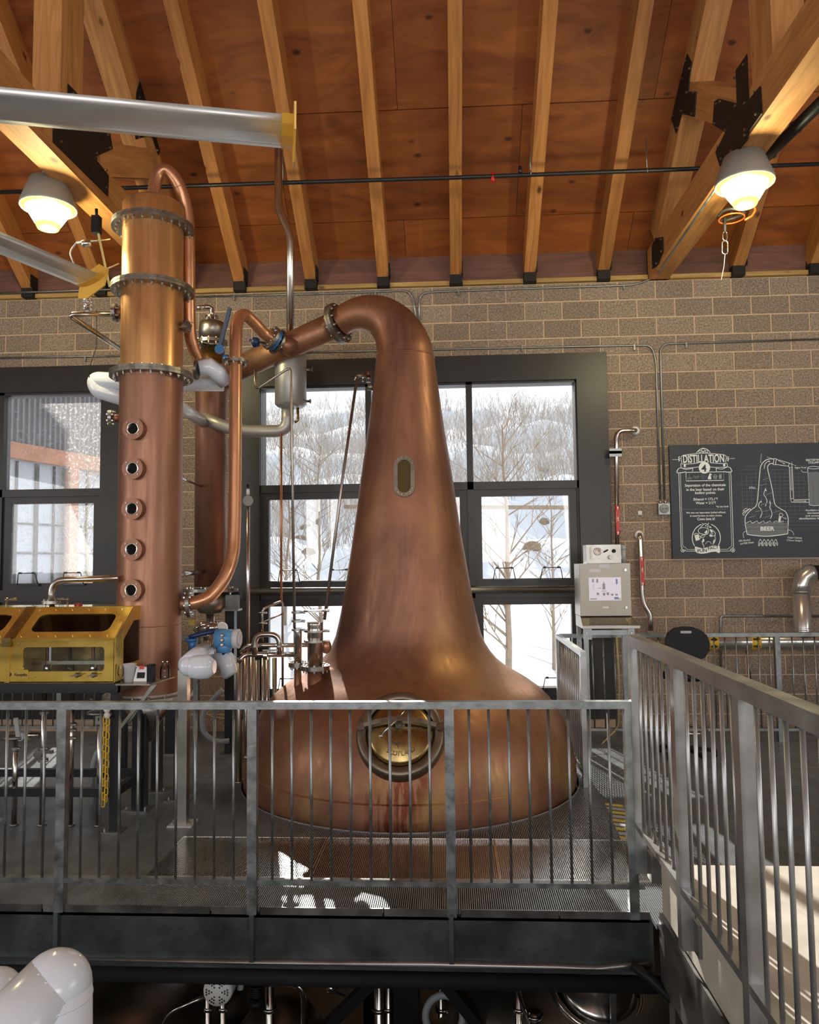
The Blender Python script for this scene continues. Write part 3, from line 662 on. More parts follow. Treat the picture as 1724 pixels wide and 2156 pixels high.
# ------------------------------------------------------------------ three long thin rods/pipes in front of the window
def single_tube(name, pts, r, m, label, cat, n=12, group=None, extra=None):
    g = G().tube(pts, r, n)
    if extra: extra(g)
    return tag(g.build(name, m), label, cat, group)
single_tube('sloping_pipe', [PY(752, 792, -1.78), PY(722, 1000, -1.9), PY(683, 1305, -2.12)], 0.0125, 'steel_dull', 'long slanting steel pipe from the still neck to the wide riser', 'pipe')
bb = G(); a0, a1 = PY(748, 800, -1.78), PY(778, 793, -1.72); bb.tube(fillet([a0, PY(752, 790, -1.78), a1], 0.05), 0.013, 10); bb.cyl(PY(764, 803, -1.75), PY(764, 785, -1.75), 0.009, None, 8); bb.cyl(PY(776, 805, -1.71), PY(776, 782, -1.71), 0.02, None, 12)
bb.build('elbow', 'steel', still)
single_tube('sight_pipe', fillet([PY(537, 780, -1.75), PY(537, 822, -1.75), PY(612, 772, -1.75), PY(620, 1330, -2.1)], 0.06), 0.0115, 'steel_dull', 'thin bent steel pipe running down to the slim riser', 'pipe')
single_tube('thin_copper_pipe', [PY(592, 912, -1.35), PY(592, 1270, -1.35)], 0.0115, 'copper_pipe', 'straight thin copper pipe hanging below the grey tank elbow', 'pipe')
# ------------------------------------------------------------------ grey header tank behind the lyne arm
tk = thing('header_tank', 'pale grey cylindrical tank hanging behind the lyne arm', 'tank', PY(612, 856, -1.25))
c = PY(612, 856, -1.25); ct = PY(612, 745, -1.25)
G().lathe([(0.03, c.z - 0.012), (0.12, c.z - 0.005), (0.148, c.z + 0.02), (0.148, ct.z - 0.02), (0.13, ct.z + 0.01), (0.02, ct.z + 0.02)], (c.x, -1.25, 0), (0, 0, 1), 32).build('shell', mat('satin_grey_tank', (0.46, 0.46, 0.44), 0.42, 0.6, var=0.15, scale=5), tk)
e = fillet([(c.x - 0.03, -1.25, c.z), (c.x - 0.03, -1.25, PY(600, 908, -1.25).z), PY(500, 908, -1.25), PY(425, 880, -1.25)], 0.17, 8)
G().tube(e, 0.058, 18).build('outlet_elbow', mat('dull_alu_elbow', (0.42, 0.41, 0.38), 0.45, 0.6), tk)
for (px, py) in ((655, 778), (651, 845)):
    a = PY(px - 10, py, -1.27); g = G().cyl(a - V((0.04, 0, 0)), a + V((0.05, 0, 0)), 0.012, None, 10).torus(a + V((0.055, 0, 0)), (1, 0, 0), 0.018, 0.005, 14, 6); g.build('drain_valve', 'bronze_ring', tk)
a = PY(627, 858, -1.27); G().tube(fillet([a, a - V((0, 0, 0.10)), a - V((-0.0, 0.0, 0.12)), a - V((0.03, 0, 0.14))], 0.03), 0.013, 10).build('drain_tap', 'brass_dark', tk)
single_tube('roof_vent_pipe', fillet([PY(586, 300, -1.45), PY(586, 440, -1.45), PY(611, 492, -1.45), PY(611, 760, -1.30)], 0.10), 0.037, 'steel', 'bent stainless vent pipe rising from the tank up to the roof', 'pipe', 18)
# ------------------------------------------------------------------ tall rectifying column
KX, KY = -2.32, -2.50
col = thing('rectifying_column', 'tall copper rectifying column with bolted flanges and five round sight glasses', 'column', (KX, KY, 0))
def cz(py): return PY(318, py, KY).z
R0 = 0.238
z_b, z_f3, z_f2, z_f1, z_top = cz(1462), cz(792), cz(612), cz(481), cz(432)
G().lathe([(R0, z_b), (R0, z_f3)], (KX, KY, 0), (0, 0, 1), 56, True, False).build('lower_shell', 'copper_col', col)
G().torus((KX, KY, cz(1315)), (0, 0, 1), R0, 0.004, 56, 6).build('weld_seam', 'copper_col', col)
G().lathe([(R0 - .004, z_f3), (R0 - .004, z_f2)], (KX, KY, 0), (0, 0, 1), 56, True, False).build('middle_shell', 'copper_top', col)
G().lathe([(R0 - .006, z_f2), (R0 - .006, z_f1)], (KX, KY, 0), (0, 0, 1), 56, True, False).build('upper_shell', 'copper_top', col)
G().lathe([(R0 - .004, z_f1), (R0 - .004, z_top - 0.02), (R0 - .02, z_top), (R0 - .07, z_top + 0.012), (0.06, z_top + 0.03)], (KX, KY, 0), (0, 0, 1), 56, True, False).build('head', 'copper_top', col)
for z in (z_f1, z_f2, z_f3): flange(col, (KX, KY, z), (0, 0, 1), R0 - 0.006, 0.315, 0.022, 24, 0.0105, 'flange')
flange(col, (KX, KY, z_top + 0.045), (0, 0, 1), 0.055, 0.102, 0.016, 8, 0.010, 'flange')
# five sight glasses
azs = math.asin((PY(288, 905, KY - R0).x - KX) / R0)
nrm = V((sin(azs), -cos(azs), 0))
for py in (905, 988, 1072, 1157, 1242):
    z = PY(295, py, KY - R0).z; o = V((KX, KY, z)) + nrm * (R0 - 0.02)
    s = G().lathe([(0.075, 0), (0.078, 0.05), (0.078, 0.062), (0.081, 0.064), (0.081, 0.084), (0.040, 0.084), (0.038, 0.07)], o, nrm, 32, False, False).build('sight_glass', 'copper_col', col)
    G().lathe([(0.046, 0.0855), (0.040, 0.088), (0.038, 0.080)], o, nrm, 28, True, False).build('seal_ring', 'steel', s)
    G().lathe([(0.039, 0.076), (0.0005, 0.0762)], o, nrm, 24, False, False).build('pane', 'dark_glass', s)
    bolts(s, o + nrm * 0.083, nrm, 0.062, 4, 0.006, 0.004, pi / 4)
# base ring and steel legs
g = G().lathe([(0.12, -0.01), (0.33, -0.01), (0.33, 0.02), (0.245, 0.02), (0.24, 0.035), (0.20, 0.035)], (KX, KY, z_b - 0.01), (0, 0, 1), 48, False, False); base = g.build('base_ring', mat('pale_flange_ring', (0.5, 0.48, 0.42), 0.45, 0.7, var=0.3, scale=9), col)
bolts(base, (KX, KY, z_b + 0.0), (0, 0, 1), 0.295, 16, 0.010, 0.03)
G().lathe([(0.03, -0.35), (0.10, -0.20), (0.235, -0.02)], (KX, KY, z_b), (0, 0, 1), 32).build('bottom_cone', 'steel_dull', col)
for (px, py) in ((330, 1665), (378, 1683), (290, 1705), (256, 1640)):
    p = PZ(px, py, 0)
    l = G().box(p.x - 0.035, p.x + 0.035, p.y - 0.035, p.y + 0.035, 0.012, z_b - 0.02).build('leg', 'black', col)
    G().box(p.x - 0.10, p.x + 0.10, p.y - 0.08, p.y + 0.08, 0, 0.014).build('base_plate', 'rail_dark', l)
    for sx in (-1, 1): inst(bolt_mesh(0.010, 0.016), 'bolt', l, Matrix.Translation((p.x + sx * 0.07, p.y - 0.04, 0.016)))
# side nozzles
def nozzle(o, d, r, l, rf, nb, m='flange', mp='copper_col'):
    o = V(o); d = V(d).normalized(); nn = G().cyl(o, o + d * l, r, None, 18).build('nozzle', mp, col)
    f = G().lathe([(r * .9, l - 0.012), (rf, l - 0.012), (rf, l + 0.012), (r * .4, l + 0.012)], o, d, 28, False, True).build('blind_flange', m, nn)
    for k in range(nb):
        pass
    x, y, z = frame(d)
    for k in range(nb):
        a = 2 * pi * k / nb + 0.4; inst(bolt_mesh(0.011, 0.026), 'bolt', nn, fmat(o + d * l + (x * cos(a) + y * sin(a)) * rf * 0.76, d))
nozzle((KX - 0.225, KY - 0.02, cz(880)), (-1, -0.25, 0), 0.030, 0.085, 0.062, 6, 'rail_dark')
nozzle((KX - 0.225, KY, cz(657)), (-1, -0.1, 0), 0.045, 0.07, 0.072, 6, 'rail_dark')
nozzle((KX + 0.22, KY, cz(690)), (1, -0.2, 0), 0.03, 0.06, 0.05, 4, 'rail_dark')
# overhead copper vapour pipe looping from the head down the right side
p0 = V((KX + 0.0, KY, z_top + 0.06)); ppts = [p0, PY(327, 372, KY), PY(352, 350, KY + 0.02), PY(378, 395, KY + 0.06), PY(397, 450, KY + 0.12), PY(400, 520, KY + 0.16), PY(400, 690, KY + 0.22), PY(409, 740, KY + 0.30), PY(424, 775, KY + 0.42)]
cp = smooth_path([(q, 0.049) for q in [p0, PY(326, 388, KY), PY(333, 366, KY), PY(350, 358, KY + .01), PY(370, 378, KY + .04), PY(388, 420, KY + .1), PY(396, 470, KY + .14), PY(398, 560, KY + .18), PY(399, 680, KY + .24), PY(405, 725, KY + .29), PY(418, 758, KY + .36)]], 5)
G().tube([q[0] for q in cp], 0.049, 20).build('vapour_pipe', 'copper_pipe', col)
for k in (22, 40): G().torus(cp[k][0], cp[k + 1][0] - cp[k][0], 0.0495, 0.003, 24, 6).build('weld_seam', 'copper_pipe', col)
# yellow hook strap, probe and cable near the top
pr = thing('level_probe', 'small chrome probe with a looped white cable beside the column top', 'probe', PY(180, 512, -2.6))
a = PY(160, 512, -2.6); b = PY(232, 503, -2.52); G().cyl(a, b, 0.010, None, 10).lathe([(0.026, 0), (0.03, 0.02), (0.03, 0.06), (0.02, 0.07)], PY(172, 514, -2.6), b - a, 14).build('probe_body', 'steel', pr)
single_tube('cable', fillet([a, PY(146, 530, -2.6), PY(160, 568, -2.6), PY(205, 575, -2.6), PY(250, 555, -2.45)], 0.12), 0.006, 'wire', 'white looped cable between the probe and the column flange', 'cable', 8)
st = G().beam(PY(207, 492, -2.55), PY(231, 604, -2.62), 0.018, 0.004, (0, -1, 0)); single(st, 'yellow_strap', 'yellow_wire', 'yellow strap hanging beside the top of the column', 'strap')
hk = G().box(*sum([[PY(203, 480, -2.55).x - 0.03, PY(203, 480, -2.55).x + 0.03], [-2.58, -2.52], [PY(203, 492, -2.55).z, PY(203, 456, -2.55).z]], [])); hk.cyl(PY(203, 456, -2.55), PY(203, 440, -2.55), 0.012, None, 8); single(hk, 'strap_reel', 'black_plastic', 'black reel under the truss holding the yellow strap', 'reel')
# zigzag stainless pipe on the left
zp = thing('bypass_pipe', 'bent stainless bypass pipe with valve left of the column', 'pipe', PY(145, 665, -2.65))
G().tube(fillet([(KX - 0.30, KY - 0.01, cz(660)), PY(143, 662, -2.72), PY(260, 740, -2.30)], 0.06), 0.021, 14).build('tube', 'steel', zp)
v = PY(184, 655, -2.62); g = G().cyl(v, v + V((0, 0, 0.16)), 0.018, None, 12)
for dz, rr in ((0.02, 0.035), (0.05, 0.03), (0.075, 0.036), (0.11, 0.028), (0.15, 0.032)): g.lathe([(rr, 0), (rr, 0.012)], v + V((0, 0, dz)), (0, 0, 1), 14)
g.build('valve', 'steel', zp)
single_tube('sense_wire', [PY(203, 650, -2.6), PY(203, 730, -2.6), PY(187, 780, -2.55), PY(188, 795, -2.5)], 0.003, 'cord_dark', 'thin dark wire dangling left of the column', 'cable', 6)
# ------------------------------------------------------------------ shell-and-tube condenser behind the column
NX, NY = -2.29, -1.10
con = thing('condenser', 'slim copper condenser column standing behind the rectifying column', 'condenser', (NX, NY, 0))
def nz_(py): return PY(443, py, NY).z
G().lathe([(0.151, nz_(1235)), (0.151, nz_(832)), (0.165, nz_(822)), (0.165, nz_(812)), (0.12, nz_(808))], (NX, NY, 0), (0, 0, 1), 40).build('shell', 'copper_col', con)
G().lathe([(0.115, nz_(812)), (0.115, nz_(735))], (NX + 0.01, NY, 0), (0, 0, 1), 32).build('upper_shell', 'brass_dark', con)
flange(con, (NX + 0.0, NY, nz_(722)), (0, 0, 1), 0.11, 0.150, 0.016, 12, 0.012, 'steel_dull')
G().lathe([(0.125, nz_(715)), (0.125, nz_(690)), (0.118, nz_(680)), (0.03, nz_(676))], (NX, NY, 0), (0, 0, 1), 36).build('steel_head', 'steel_dull', con)
flange(con, (NX, NY, nz_(668)), (0, 0, 1), 0.03, 0.065, 0.012, 8, 0.008, 'steel')
G().tube(fillet([(NX, NY, nz_(672)), (NX, NY, nz_(645)), (NX - 0.12, NY - 0.1, nz_(655))], 0.08), 0.024, 14).build('head_elbow', 'steel', con)
flange(con, (NX, NY, nz_(1242)), (0, 0, 1), 0.14, 0.26, 0.014, 10, 0.013, 'rail_dark')
G().lathe([(0.150, nz_(1250)), (0.150, nz_(1275)), (0.10, nz_(1290)), (0.05, nz_(1292))], (NX, NY, 0), (0, 0, 1), 36).build('steel_bottom', 'steel_dull', con)
G().cyl((NX, NY, nz_(1292)), (NX, NY, nz_(1420)), 0.040, None, 20).lathe([(0.07, 0), (0.07, 0.02)], (NX, NY, nz_(1312)), (0, 0, 1), 20).lathe([(0.075, 0), (0.075, 0.02)], (NX, NY, nz_(1350)), (0, 0, 1), 20).build('drain_pipe', 'steel', con)
for (px, dx) in ((360, 0), (485, 0)):
    p = PZ(px, 1587, 0)
    l = G().box(p.x - 0.045, p.x + 0.045, p.y - 0.045, p.y + 0.045, 0.012, nz_(1250)).build('leg', 'black', con)
    G().box(p.x - 0.09, p.x + 0.09, p.y - 0.07, p.y + 0.07, 0, 0.012).build('base_plate', 'rail_dark', l)
G().box(NX - 0.45, NX + 0.27, NY + 0.05, NY + 0.13, nz_(1262), nz_(1248)).build('cross_beam', 'black', con)
g = G().box(NX + 0.18, NX + 0.31, NY - 0.12, NY - 0.10, nz_(1280), nz_(1252)).box(NX + 0.18, NX + 0.33, NY - 0.22, NY - 0.08, nz_(1284), nz_(1280)); g.build('bracket_shelf', 'galv', con)
# ------------------------------------------------------------------ large copper riser from the lyne arm valve down to the column
ri = thing('copper_riser', 'thick copper pipe looping from the lyne arm valve down to the column foot', 'pipe', PY(495, 1000, -2.05))
A = PY(598, 722, -1.62)
rp_ = smooth_path([(q, 0.052) for q in [PY(575, 712, -1.68), PY(558, 703, -1.72), PY(545, 690, -1.78), PY(532, 676, -1.84), PY(515, 663, -1.92), PY(502, 672, -1.99), PY(497, 700, -2.05), PY(496, 760, -2.08), PY(495, 1000, -2.15), PY(493, 1120, -2.20), PY(489, 1170, -2.24), PY(473, 1215, -2.30), PY(445, 1252, -2.36), PY(420, 1266, -2.40), PY(400, 1271, -2.42)]], 5)
G().tube([q[0] for q in rp_], 0.052, 22).build('pipe', 'copper_pipe', ri)
flange(ri, PY(496, 762, -2.08), (0, 0, 1), 0.05, 0.105, 0.012, 8, 0.012, 'flange')
flange(ri, PY(398, 1271, -2.42), (1, 0.15, 0.05), 0.05, 0.105, 0.014, 8, 0.012, 'flange')
G().cyl(PY(398, 1271, -2.42), PY(374, 1272, -2.47), 0.052, None, 20).build('column_stub', 'copper_col', ri)
dirv = (PY(590, 722, -1.60) - PY(560, 703, -1.70)).normalized()
flange(ri, PY(572, 712, -1.68), dirv, 0.05, 0.112, 0.012, 10, 0.012, 'flange')
G().lathe([(0.10, 0.02), (0.10, 0.045)], PY(572, 712, -1.68), dirv, 28, False, True).build('valve_body', 'blue', ri)
flange(ri, PY(572, 712, -1.68) + dirv * 0.065, dirv, 0.05, 0.118, 0.010, 10, 0.011, 'flange', name='arm_flange')
G().cyl(PY(572, 712, -1.68) + dirv * 0.06, A + dirv * 0.1, 0.075, 0.085, 24).build('arm_branch', 'copper', ri)
g = G().cyl(PY(555, 722, -1.7), PY(525, 716, -1.7), 0.010, None, 10).lathe([(0.035, 0), (0.045, 0.02), (0.045, 0.05), (0.03, 0.06)], PY(545, 721, -1.7), (-1, 0, 0.05), 16); g.build('actuator_stem', 'navy', ri)
# hand lever of the butterfly valve behind
lv = thing('valve_lever', 'dark blue quarter-turn valve lever beside the steel condenser head', 'lever', PY(467, 745, -1.35))
G().beam(PY(462, 733, -1.35), PY(484, 648, -1.40), 0.035, 0.02, (0, -1, 0)).build('lever', 'navy', lv)
g = G().cyl(PY(462, 735, -1.33), PY(462, 735, -1.42), 0.045, None, 18).cyl(PY(475, 748, -1.36), PY(475, 765, -1.36), 0.03, None, 14); g.build('valve_neck', 'blue', lv)
# white jacketed pipes crossing behind the column
wj = thing('jacketed_pipe', 'white jacketed pipe bend passing behind the column at its middle flange', 'pipe', PY(300, 820, -2.05))
pth = fillet([PY(290, 848, -1.9), PY(205, 820, -1.95), PY(200, 800, -1.95), PY(300, 806, -2.0), PY(470, 806, -1.9)], 0.14, 7)
G().tube(pth, 0.072, 20).build('pipe', 'white_pvc', wj)
el = thing('jacketed_elbow', 'crinkled white wrapped elbow right of the column middle flange', 'pipe', PY(440, 790, -2.2))
G().tube([PY(418, 775, -2.15), PY(440, 772, -2.12), PY(458, 785, -2.08), PY(474, 805, -2.0)], [0.07, 0.078, 0.075, 0.07], 7).build('wrap', 'white_pvc', el)
G().lathe([(0.05, -0.01), (0.085, -0.01), (0.085, 0.012), (0.05, 0.012)], PY(414, 778, -2.16), (1, 0.1, -0.1), 26, False, True).build('end_flange', 'flange', el)
# grey pipe clamps seen between column and condenser
single_tube('link_pipe', [(KX + 0.02, KY + 0.22, PY(380, 877, -1.5).z), (NX - 0.03, NY - 0.13, PY(415, 878, -1.5).z)], 0.055, 'white_pvc', 'short pale pipe between the column and the condenser', 'pipe', 18)
single_tube('link_tube', [(KX + 0.1, KY + 0.2, PY(378, 1207, -1.4).z), (NX - 0.02, NY - 0.14, PY(414, 1205, -1.4).z)], 0.020, 'steel', 'short steel tube low between the column and the condenser', 'pipe', 12)
single_tube('thin_link_tube', [(KX + 0.05, KY + 0.23, PY(384, 1020, -1.4).z), (NX - 0.05, NY - 0.14, PY(412, 1020, -1.4).z)], 0.010, 'steel', 'thin steel tube half way up between the column and the condenser', 'pipe', 10)
# ------------------------------------------------------------------ steel grating platform
FY = -4.2
floor = struct('floor', (-2.8, -2.1, 0))
PITCH, BT, BD = 0.0111, 0.0046, 0.025
def grating(x0, x1, y0, y1, zt, m, hole=True, name='grating_panel'):
    g = G(); n = int((x1 - x0) / PITCH)
    def put(xa, xb, ya, yb, za, zb_):
        if yb - ya > 0.004 and xb - xa > 0.002: g.box(xa, xb, ya, yb, za, zb_)
    RH = 1.40
    for i in range(n + 1):
        x = x0 + 0.004 + i * (x1 - x0 - 0.008) / n
        segs = [(y0, y1)]
        if hole and abs(x - SX) < RH:
            h = sqrt(RH * RH - (x - SX) ** 2); segs = [(y0, min(y1, SY - h)), (max(y0, SY + h), y1)]
        for (a, b) in segs: put(x - BT / 2, x + BT / 2, a, b, zt - BD, zt)
    y = y0 + 0.025
    while y < y1:
        segs = [(x0, x1)]
        if hole and abs(y - SY) < RH:
            h = sqrt(RH * RH - (y - SY) ** 2); segs = [(x0, min(x1, SX - h)), (max(x0, SX + h), x1)]
        for (a, b) in segs: put(a, b, y - 0.002, y + 0.002, zt - 0.008, zt - 0.0005)
        y += 0.051
    if g.f: tag(g.build(name, m, floor), kind='stuff')
xs = [-6.6, -5.69, -4.78, -3.87, -2.96, -2.05, -1.14, -0.23, 0.55, 0.985]
RP = (-1.775, 1.12, -3.86, -3.235)      # raised panels of paler, smoother steel in front of the still
for a, b in zip(xs[:-1], xs[1:]):
    for (ya, yb) in ((FY + 0.006, -3.0), (-3.0, -0.06)): grating(a + 0.002, b - 0.002, ya, yb - 0.004, 0.0, 'grate')
for a, b in ((0.985, 1.9), (1.9, 2.8), (2.8, 3.7), (3.7, 4.6), (4.6, 5.5)):
    grating(a + 0.002, b - 0.002, -4.33, -0.06, 0.0, 'grate', True)
for a, b in ((-1.775, PZ(672, 1805, 0).x), (PZ(672, 1805, 0).x + 0.012, 0.25), (0.255, 1.12)):
    grating(a, b, RP[2], RP[3], 0.016, 'grate_pale', True)
    g = G()
    for yy in (RP[2], RP[3]): g.box(a, b, yy - 0.004, yy + 0.004, -0.006, 0.017)
    for xx in (a, b): g.box(xx - 0.002, xx + 0.002, RP[2], RP[3], -0.006, 0.017)
    g.build('panel_banding', 'grate_pale', floor)
G().lathe([(1.402, -0.03), (1.408, -0.03), (1.408, 0.004), (1.402, 0.004)], (SX, SY, 0), (0, 0, 1), 96, False, False).build('toe_ring', 'grate', floor)
# closing bands along the front edge
for (pa, pb) in ((-160, 88), (92, 118), (137, 442), (446, 524), (548, 805), (809, 945), (970, 1175), (1179, 1368)):
    xa, xb = PY(pa, 1905, FY).x, PY(pb, 1915, FY).x
    G().box(xa, xb, FY - 0.006, FY + 0.003, -0.036, 0.002).build('edge_band', 'rail_dark', floor)
# dark channel beam below the front edge, with stiffeners
bm = tag(link(bpy.data.objects.new('platform_beam', None), None, Matrix.Translation((-2.8, FY, -0.3))), kind='structure')
G().box(-6.6, 0.985, FY - 0.004, FY + 0.012, -0.27, -0.038).build('web', 'channel', bm)
G().box(-6.6, 0.985, FY - 0.004, FY + 0.09, -0.052, -0.038).build('flange', 'channel', bm)
G().box(-6.6, 0.985, FY - 0.05, FY + 0.09, -0.285, -0.27).build('flange', 'channel', bm)
for px in (122, 532, 950): x = PY(px, 1960, FY).x; G().box(x - 0.012, x + 0.012, FY - 0.03, FY - 0.004, -0.28, -0.03).build('stiffener', 'channel', bm)
G().box(0.985, 1.0, FY - 0.02, -0.05, -0.28, -0.03).build('end_channel', 'rail_dark', bm)
for yy in (-3.2, -2.2, -1.2): G().box(-6.6, 5.5, yy - 0.03, yy + 0.03, -0.25, -0.03).build('joist', 'channel', bm)
# ------------------------------------------------------------------ railings
def railing(label, p0, p1, zt, zb, posts, n_bal, th=0.038, br=0.0078, pw=0.05, zpost=0.0, m='galv', ends=True, group='steel guard railings', rw=0.05, brh=0.025):
    p0 = V(p0); p1 = V(p1); d = (p1 - p0); L_ = d.length; d.normalize(); s = V((d.y, -d.x, 0))
    root = thing('guard_railing', label, 'railing', (p0.x, p0.y, zpost), group)
    Z = V((0, 0, 1))
    G().beam(p0 + Z * (zt - th / 2), p1 + Z * (zt - th / 2), rw, th).build('top_rail', m, root)
    G().beam(p0 + Z * zb, p1 + Z * zb, rw * 0.85, brh).build('bottom_rail', m, root)
    for t in posts:
        q = p0 + d * t
        G().beam(q + Z * zpost, q + Z * (zt - th), pw, pw, d).build('post', m, root)
    bme = None
    cuts = sorted(posts) if isinstance(n_bal, int) else None
    for t in n_bal:
        q = p0 + d * t
        if bme is None:
            g = G().cyl((0, 0, 0), (0, 0, zt - th - zb - brh * 0.4), br, None, 8); bo = g.build('baluster', m, root, Matrix.Translation(q + Z * (zb + brh * .4))); bme = bo.data
        else: inst(bme, 'baluster', root, Matrix.Translation(q + Z * (zb + brh * .4)))
    return root
def fx(px): return PY(px, 1700, FY).x
FX0, FX1 = -4.2, 0.965
fp = [fx(131) - 1.045 * k for k in (2, 1)] + [fx(131), fx(532), fx(948)]
balx = []
for a, b in zip(fp[:-1], fp[1:]): balx += [a + (b - a) * k / 10 for k in range(1, 10)]
balx += [fp[-1] + 0.1035 * k for k in range(1, 10)]
balx = [x - FX0 for x in balx if x > FX0 + 0.02]
railing('long galvanised railing along the front edge of the platform before the still', (FX0, FY, 0), (FX1, FY, 0), 1.066, 0.132, [x - FX0 for x in fp if x > FX0] + [fx(1328) - FX0], balx, zpost=-0.03)
# walkway rail at the right, one step higher
WX = 0.95
railing('tall brushed railing running toward the viewer beside the concrete walkway', (WX, -4.17, 0), (WX, -7.6, 0), 1.405, 0.44, [0.03, 0.80, 1.52, 2.3, 3.1],
        [0.03 + 0.77 * k / 7.6 for k in range(1, 8) if k < 7.4] + [0.80 + 0.72 * k / 7 for k in range(1, 7)] + [1.52 + 0.105 * k for k in range(1, 7)] + [2.3 + 0.105 * k for k in range(1, 7)], th=0.055, br=0.0085, pw=0.055, zpost=0.20, m='rail', rw=0.06, brh=0.03)
# side rail right of the still
railing('galvanised railing between the still and the control cabinet stand', (1.05, -0.62, 0), (1.05, -2.06, 0), 1.066, 0.10, [0.02, 1.41], [0.1 + 0.1 * k for k in range(0, 13)], zpost=-0.0, m='rail', rw=0.045)
railing('galvanised railing in front of the block wall below the chalkboard', (1.08, -0.52, 0), (5.4, -0.52, 0), 1.06, 0.12, [0.02, 2.12, 4.2], [0.108 * k for k in range(1, 40) if abs(0.108 * k - 2.12) > 0.05], zpost=0.0, m='galv', br=0.008)
# far railing at the left behind the safe
railing('galvanised railing along the left window behind the brass safe', (-5.6, -0.42, 0), (-2.62, -0.42, 0), 1.06, 0.12, [0.02, 1.5, 2.95], [0.11 * k for k in range(1, 27) if abs(0.11 * k - 1.5) > 0.05], zpost=0.0, m='galv')
# walkway edge: fascia, brackets
we = tag(link(bpy.data.objects.new('walkway_edge', None), None, Matrix.Translation((1.05, -5.5, 0))), kind='structure')
G().box(1.02, 1.05, -7.3, -4.34, 0.08, 0.345).build('fascia_plate', mat('bright_fascia_steel', (0.62, 0.62, 0.60), 0.35, 0.9, var=0.2, scale=4), we)
for yy in (-4.30, -5.02, -5.72): G().box(WX + 0.02, 1.03, yy - 0.04, yy + 0.04, 0.20, 0.33).build('post_bracket', 'rail_dark', we)
G().box(1.0, 1.05, -7.3, -4.34, -0.26, 0.06).build('edge_channel', 'rail_dark', we)
for yy in (-4.45, -5.0, -5.7): G().box(1.02, 1.09, yy - 0.05, yy + 0.05, -4.2, -0.2).build('support_column', 'rail_dark', we)
# striped safety tape on the grating
tp = thing('safety_tape', 'yellow and grey striped safety tape on the grating by the walkway step', 'tape', (1.18, -2.9, 0))
for k in range(12):
    yy = -2.45 - k * 0.085; x = 1.17 - 0.005 * k
    fixn(G().prism([(-0.06, 0), (0.06, 0.04), (0.06, 0.09), (-0.06, 0.05)], (x, yy, 0.001), (1, 0, 0), (0, -1, 0), (0, 0, 0.002)).build('stripe', 'yellow_tape' if k % 2 == 0 else 'grey_plastic', tp))
# ------------------------------------------------------------------ brass spirit safe on its black stand
YF, YB, YT = -3.15, -2.60, -2.87
XR, XL = -2.30, -3.98
ZB, ZS, ZT = 1.005, 1.30, 1.50
safe = thing('spirit_safe', 'polished brass and glass spirit safe with sloping glazed lid', 'safe', ((XL + XR) / 2, (YF + YB) / 2, ZB))
cells = [(-3.03, XR), (XL, -3.06)]
sl = V((0, YT - YF, ZT - ZS)); slen = sl.length; sl.normalize(); sn = V((0, -sl.z, sl.y))
for (a, b) in cells:
    w_ = b - a; cxx = (a + b) / 2
    hw = w_ - 0.16
    fp_ = fixn(G().plate(rect_like(w_, ZS - ZB), rrect(hw, 0.165, 0.025, cy=0.01, cx=0.012), (cxx, YF, (ZB + ZS) / 2), (1, 0, 0), (0, 0, 1), (0, 0.012, 0)).build('front_panel', 'brass', safe))
    fixn(G().prism(rrect(hw + 0.01, 0.175, 0.028, cy=0.01, cx=0.012), (cxx, YF + 0.006, (ZB + ZS) / 2), (1, 0, 0), (0, 0, 1), (0, 0.003, 0)).build('pane', 'clear', fp_))
    lid = fixn(G().plate(rect_like(w_, slen), rrect(w_ - 0.17, slen - 0.15, 0.05, cx=0.01), V((cxx, YF, ZS)) + sl * slen / 2, (1, 0, 0), sl, -sn * 0.010).build('lid', 'brass', safe))
    fixn(G().prism(rrect(w_ - 0.16, slen - 0.14, 0.05, cx=0.01), V((cxx, YF, ZS)) + sl * slen / 2 - sn * 0.006, (1, 0, 0), sl, -sn * 0.003).build('pane', 'clear', lid))
    for k in range(6):
        x = a + 0.06 + (w_ - 0.12) * k / 5
        for z in (ZB + 0.035, ZS - 0.028): inst(bolt_mesh(0.0035, 0.004), 'rivet', fp_, fmat((x, YF - 0.002, z), (0, -1, 0)))
        for s_ in (0.03, slen - 0.03): inst(bolt_mesh(0.0035, 0.004), 'rivet', lid, fmat(V((x, YF, ZS)) + sl * s_ + sn * 0.002, sn))
    G().box(a, b, YF - 0.006, YF + 0.004, ZS - 0.012, ZS + 0.004).build('lid_bar', 'brass', safe)
    # inside: measuring tray, jars
    G().box(a + 0.02, b - 0.02, YF + 0.16, YF + 0.19, ZB + 0.10, ZB + 0.125).build('tray_rail', 'steel', safe)
    for k in range(4):
        x = a + 0.12 + 0.17 * k
        if x < b - 0.08: G().lathe([(0.03, ZB + 0.01), (0.03, ZB + 0.09), (0.012, ZB + 0.10), (0.012, ZB + 0.22)], (x, YF + 0.26, 0), (0, 0, 1), 14).build('hydrometer_jar', 'clear' if k % 2 else 'steel', safe)
    G().box(a, b, YB - 0.01, YB, ZB, ZT).build('back_panel', 'brass_dark', safe); G().box(a, b, YF, YB, ZB - 0.004, ZB + 0.006).build('bottom_plate', 'brass_dark', safe)
    G().box(a, b, YT, YB, ZT - 0.006, ZT + 0.004).build('top_plate', 'brass', safe)
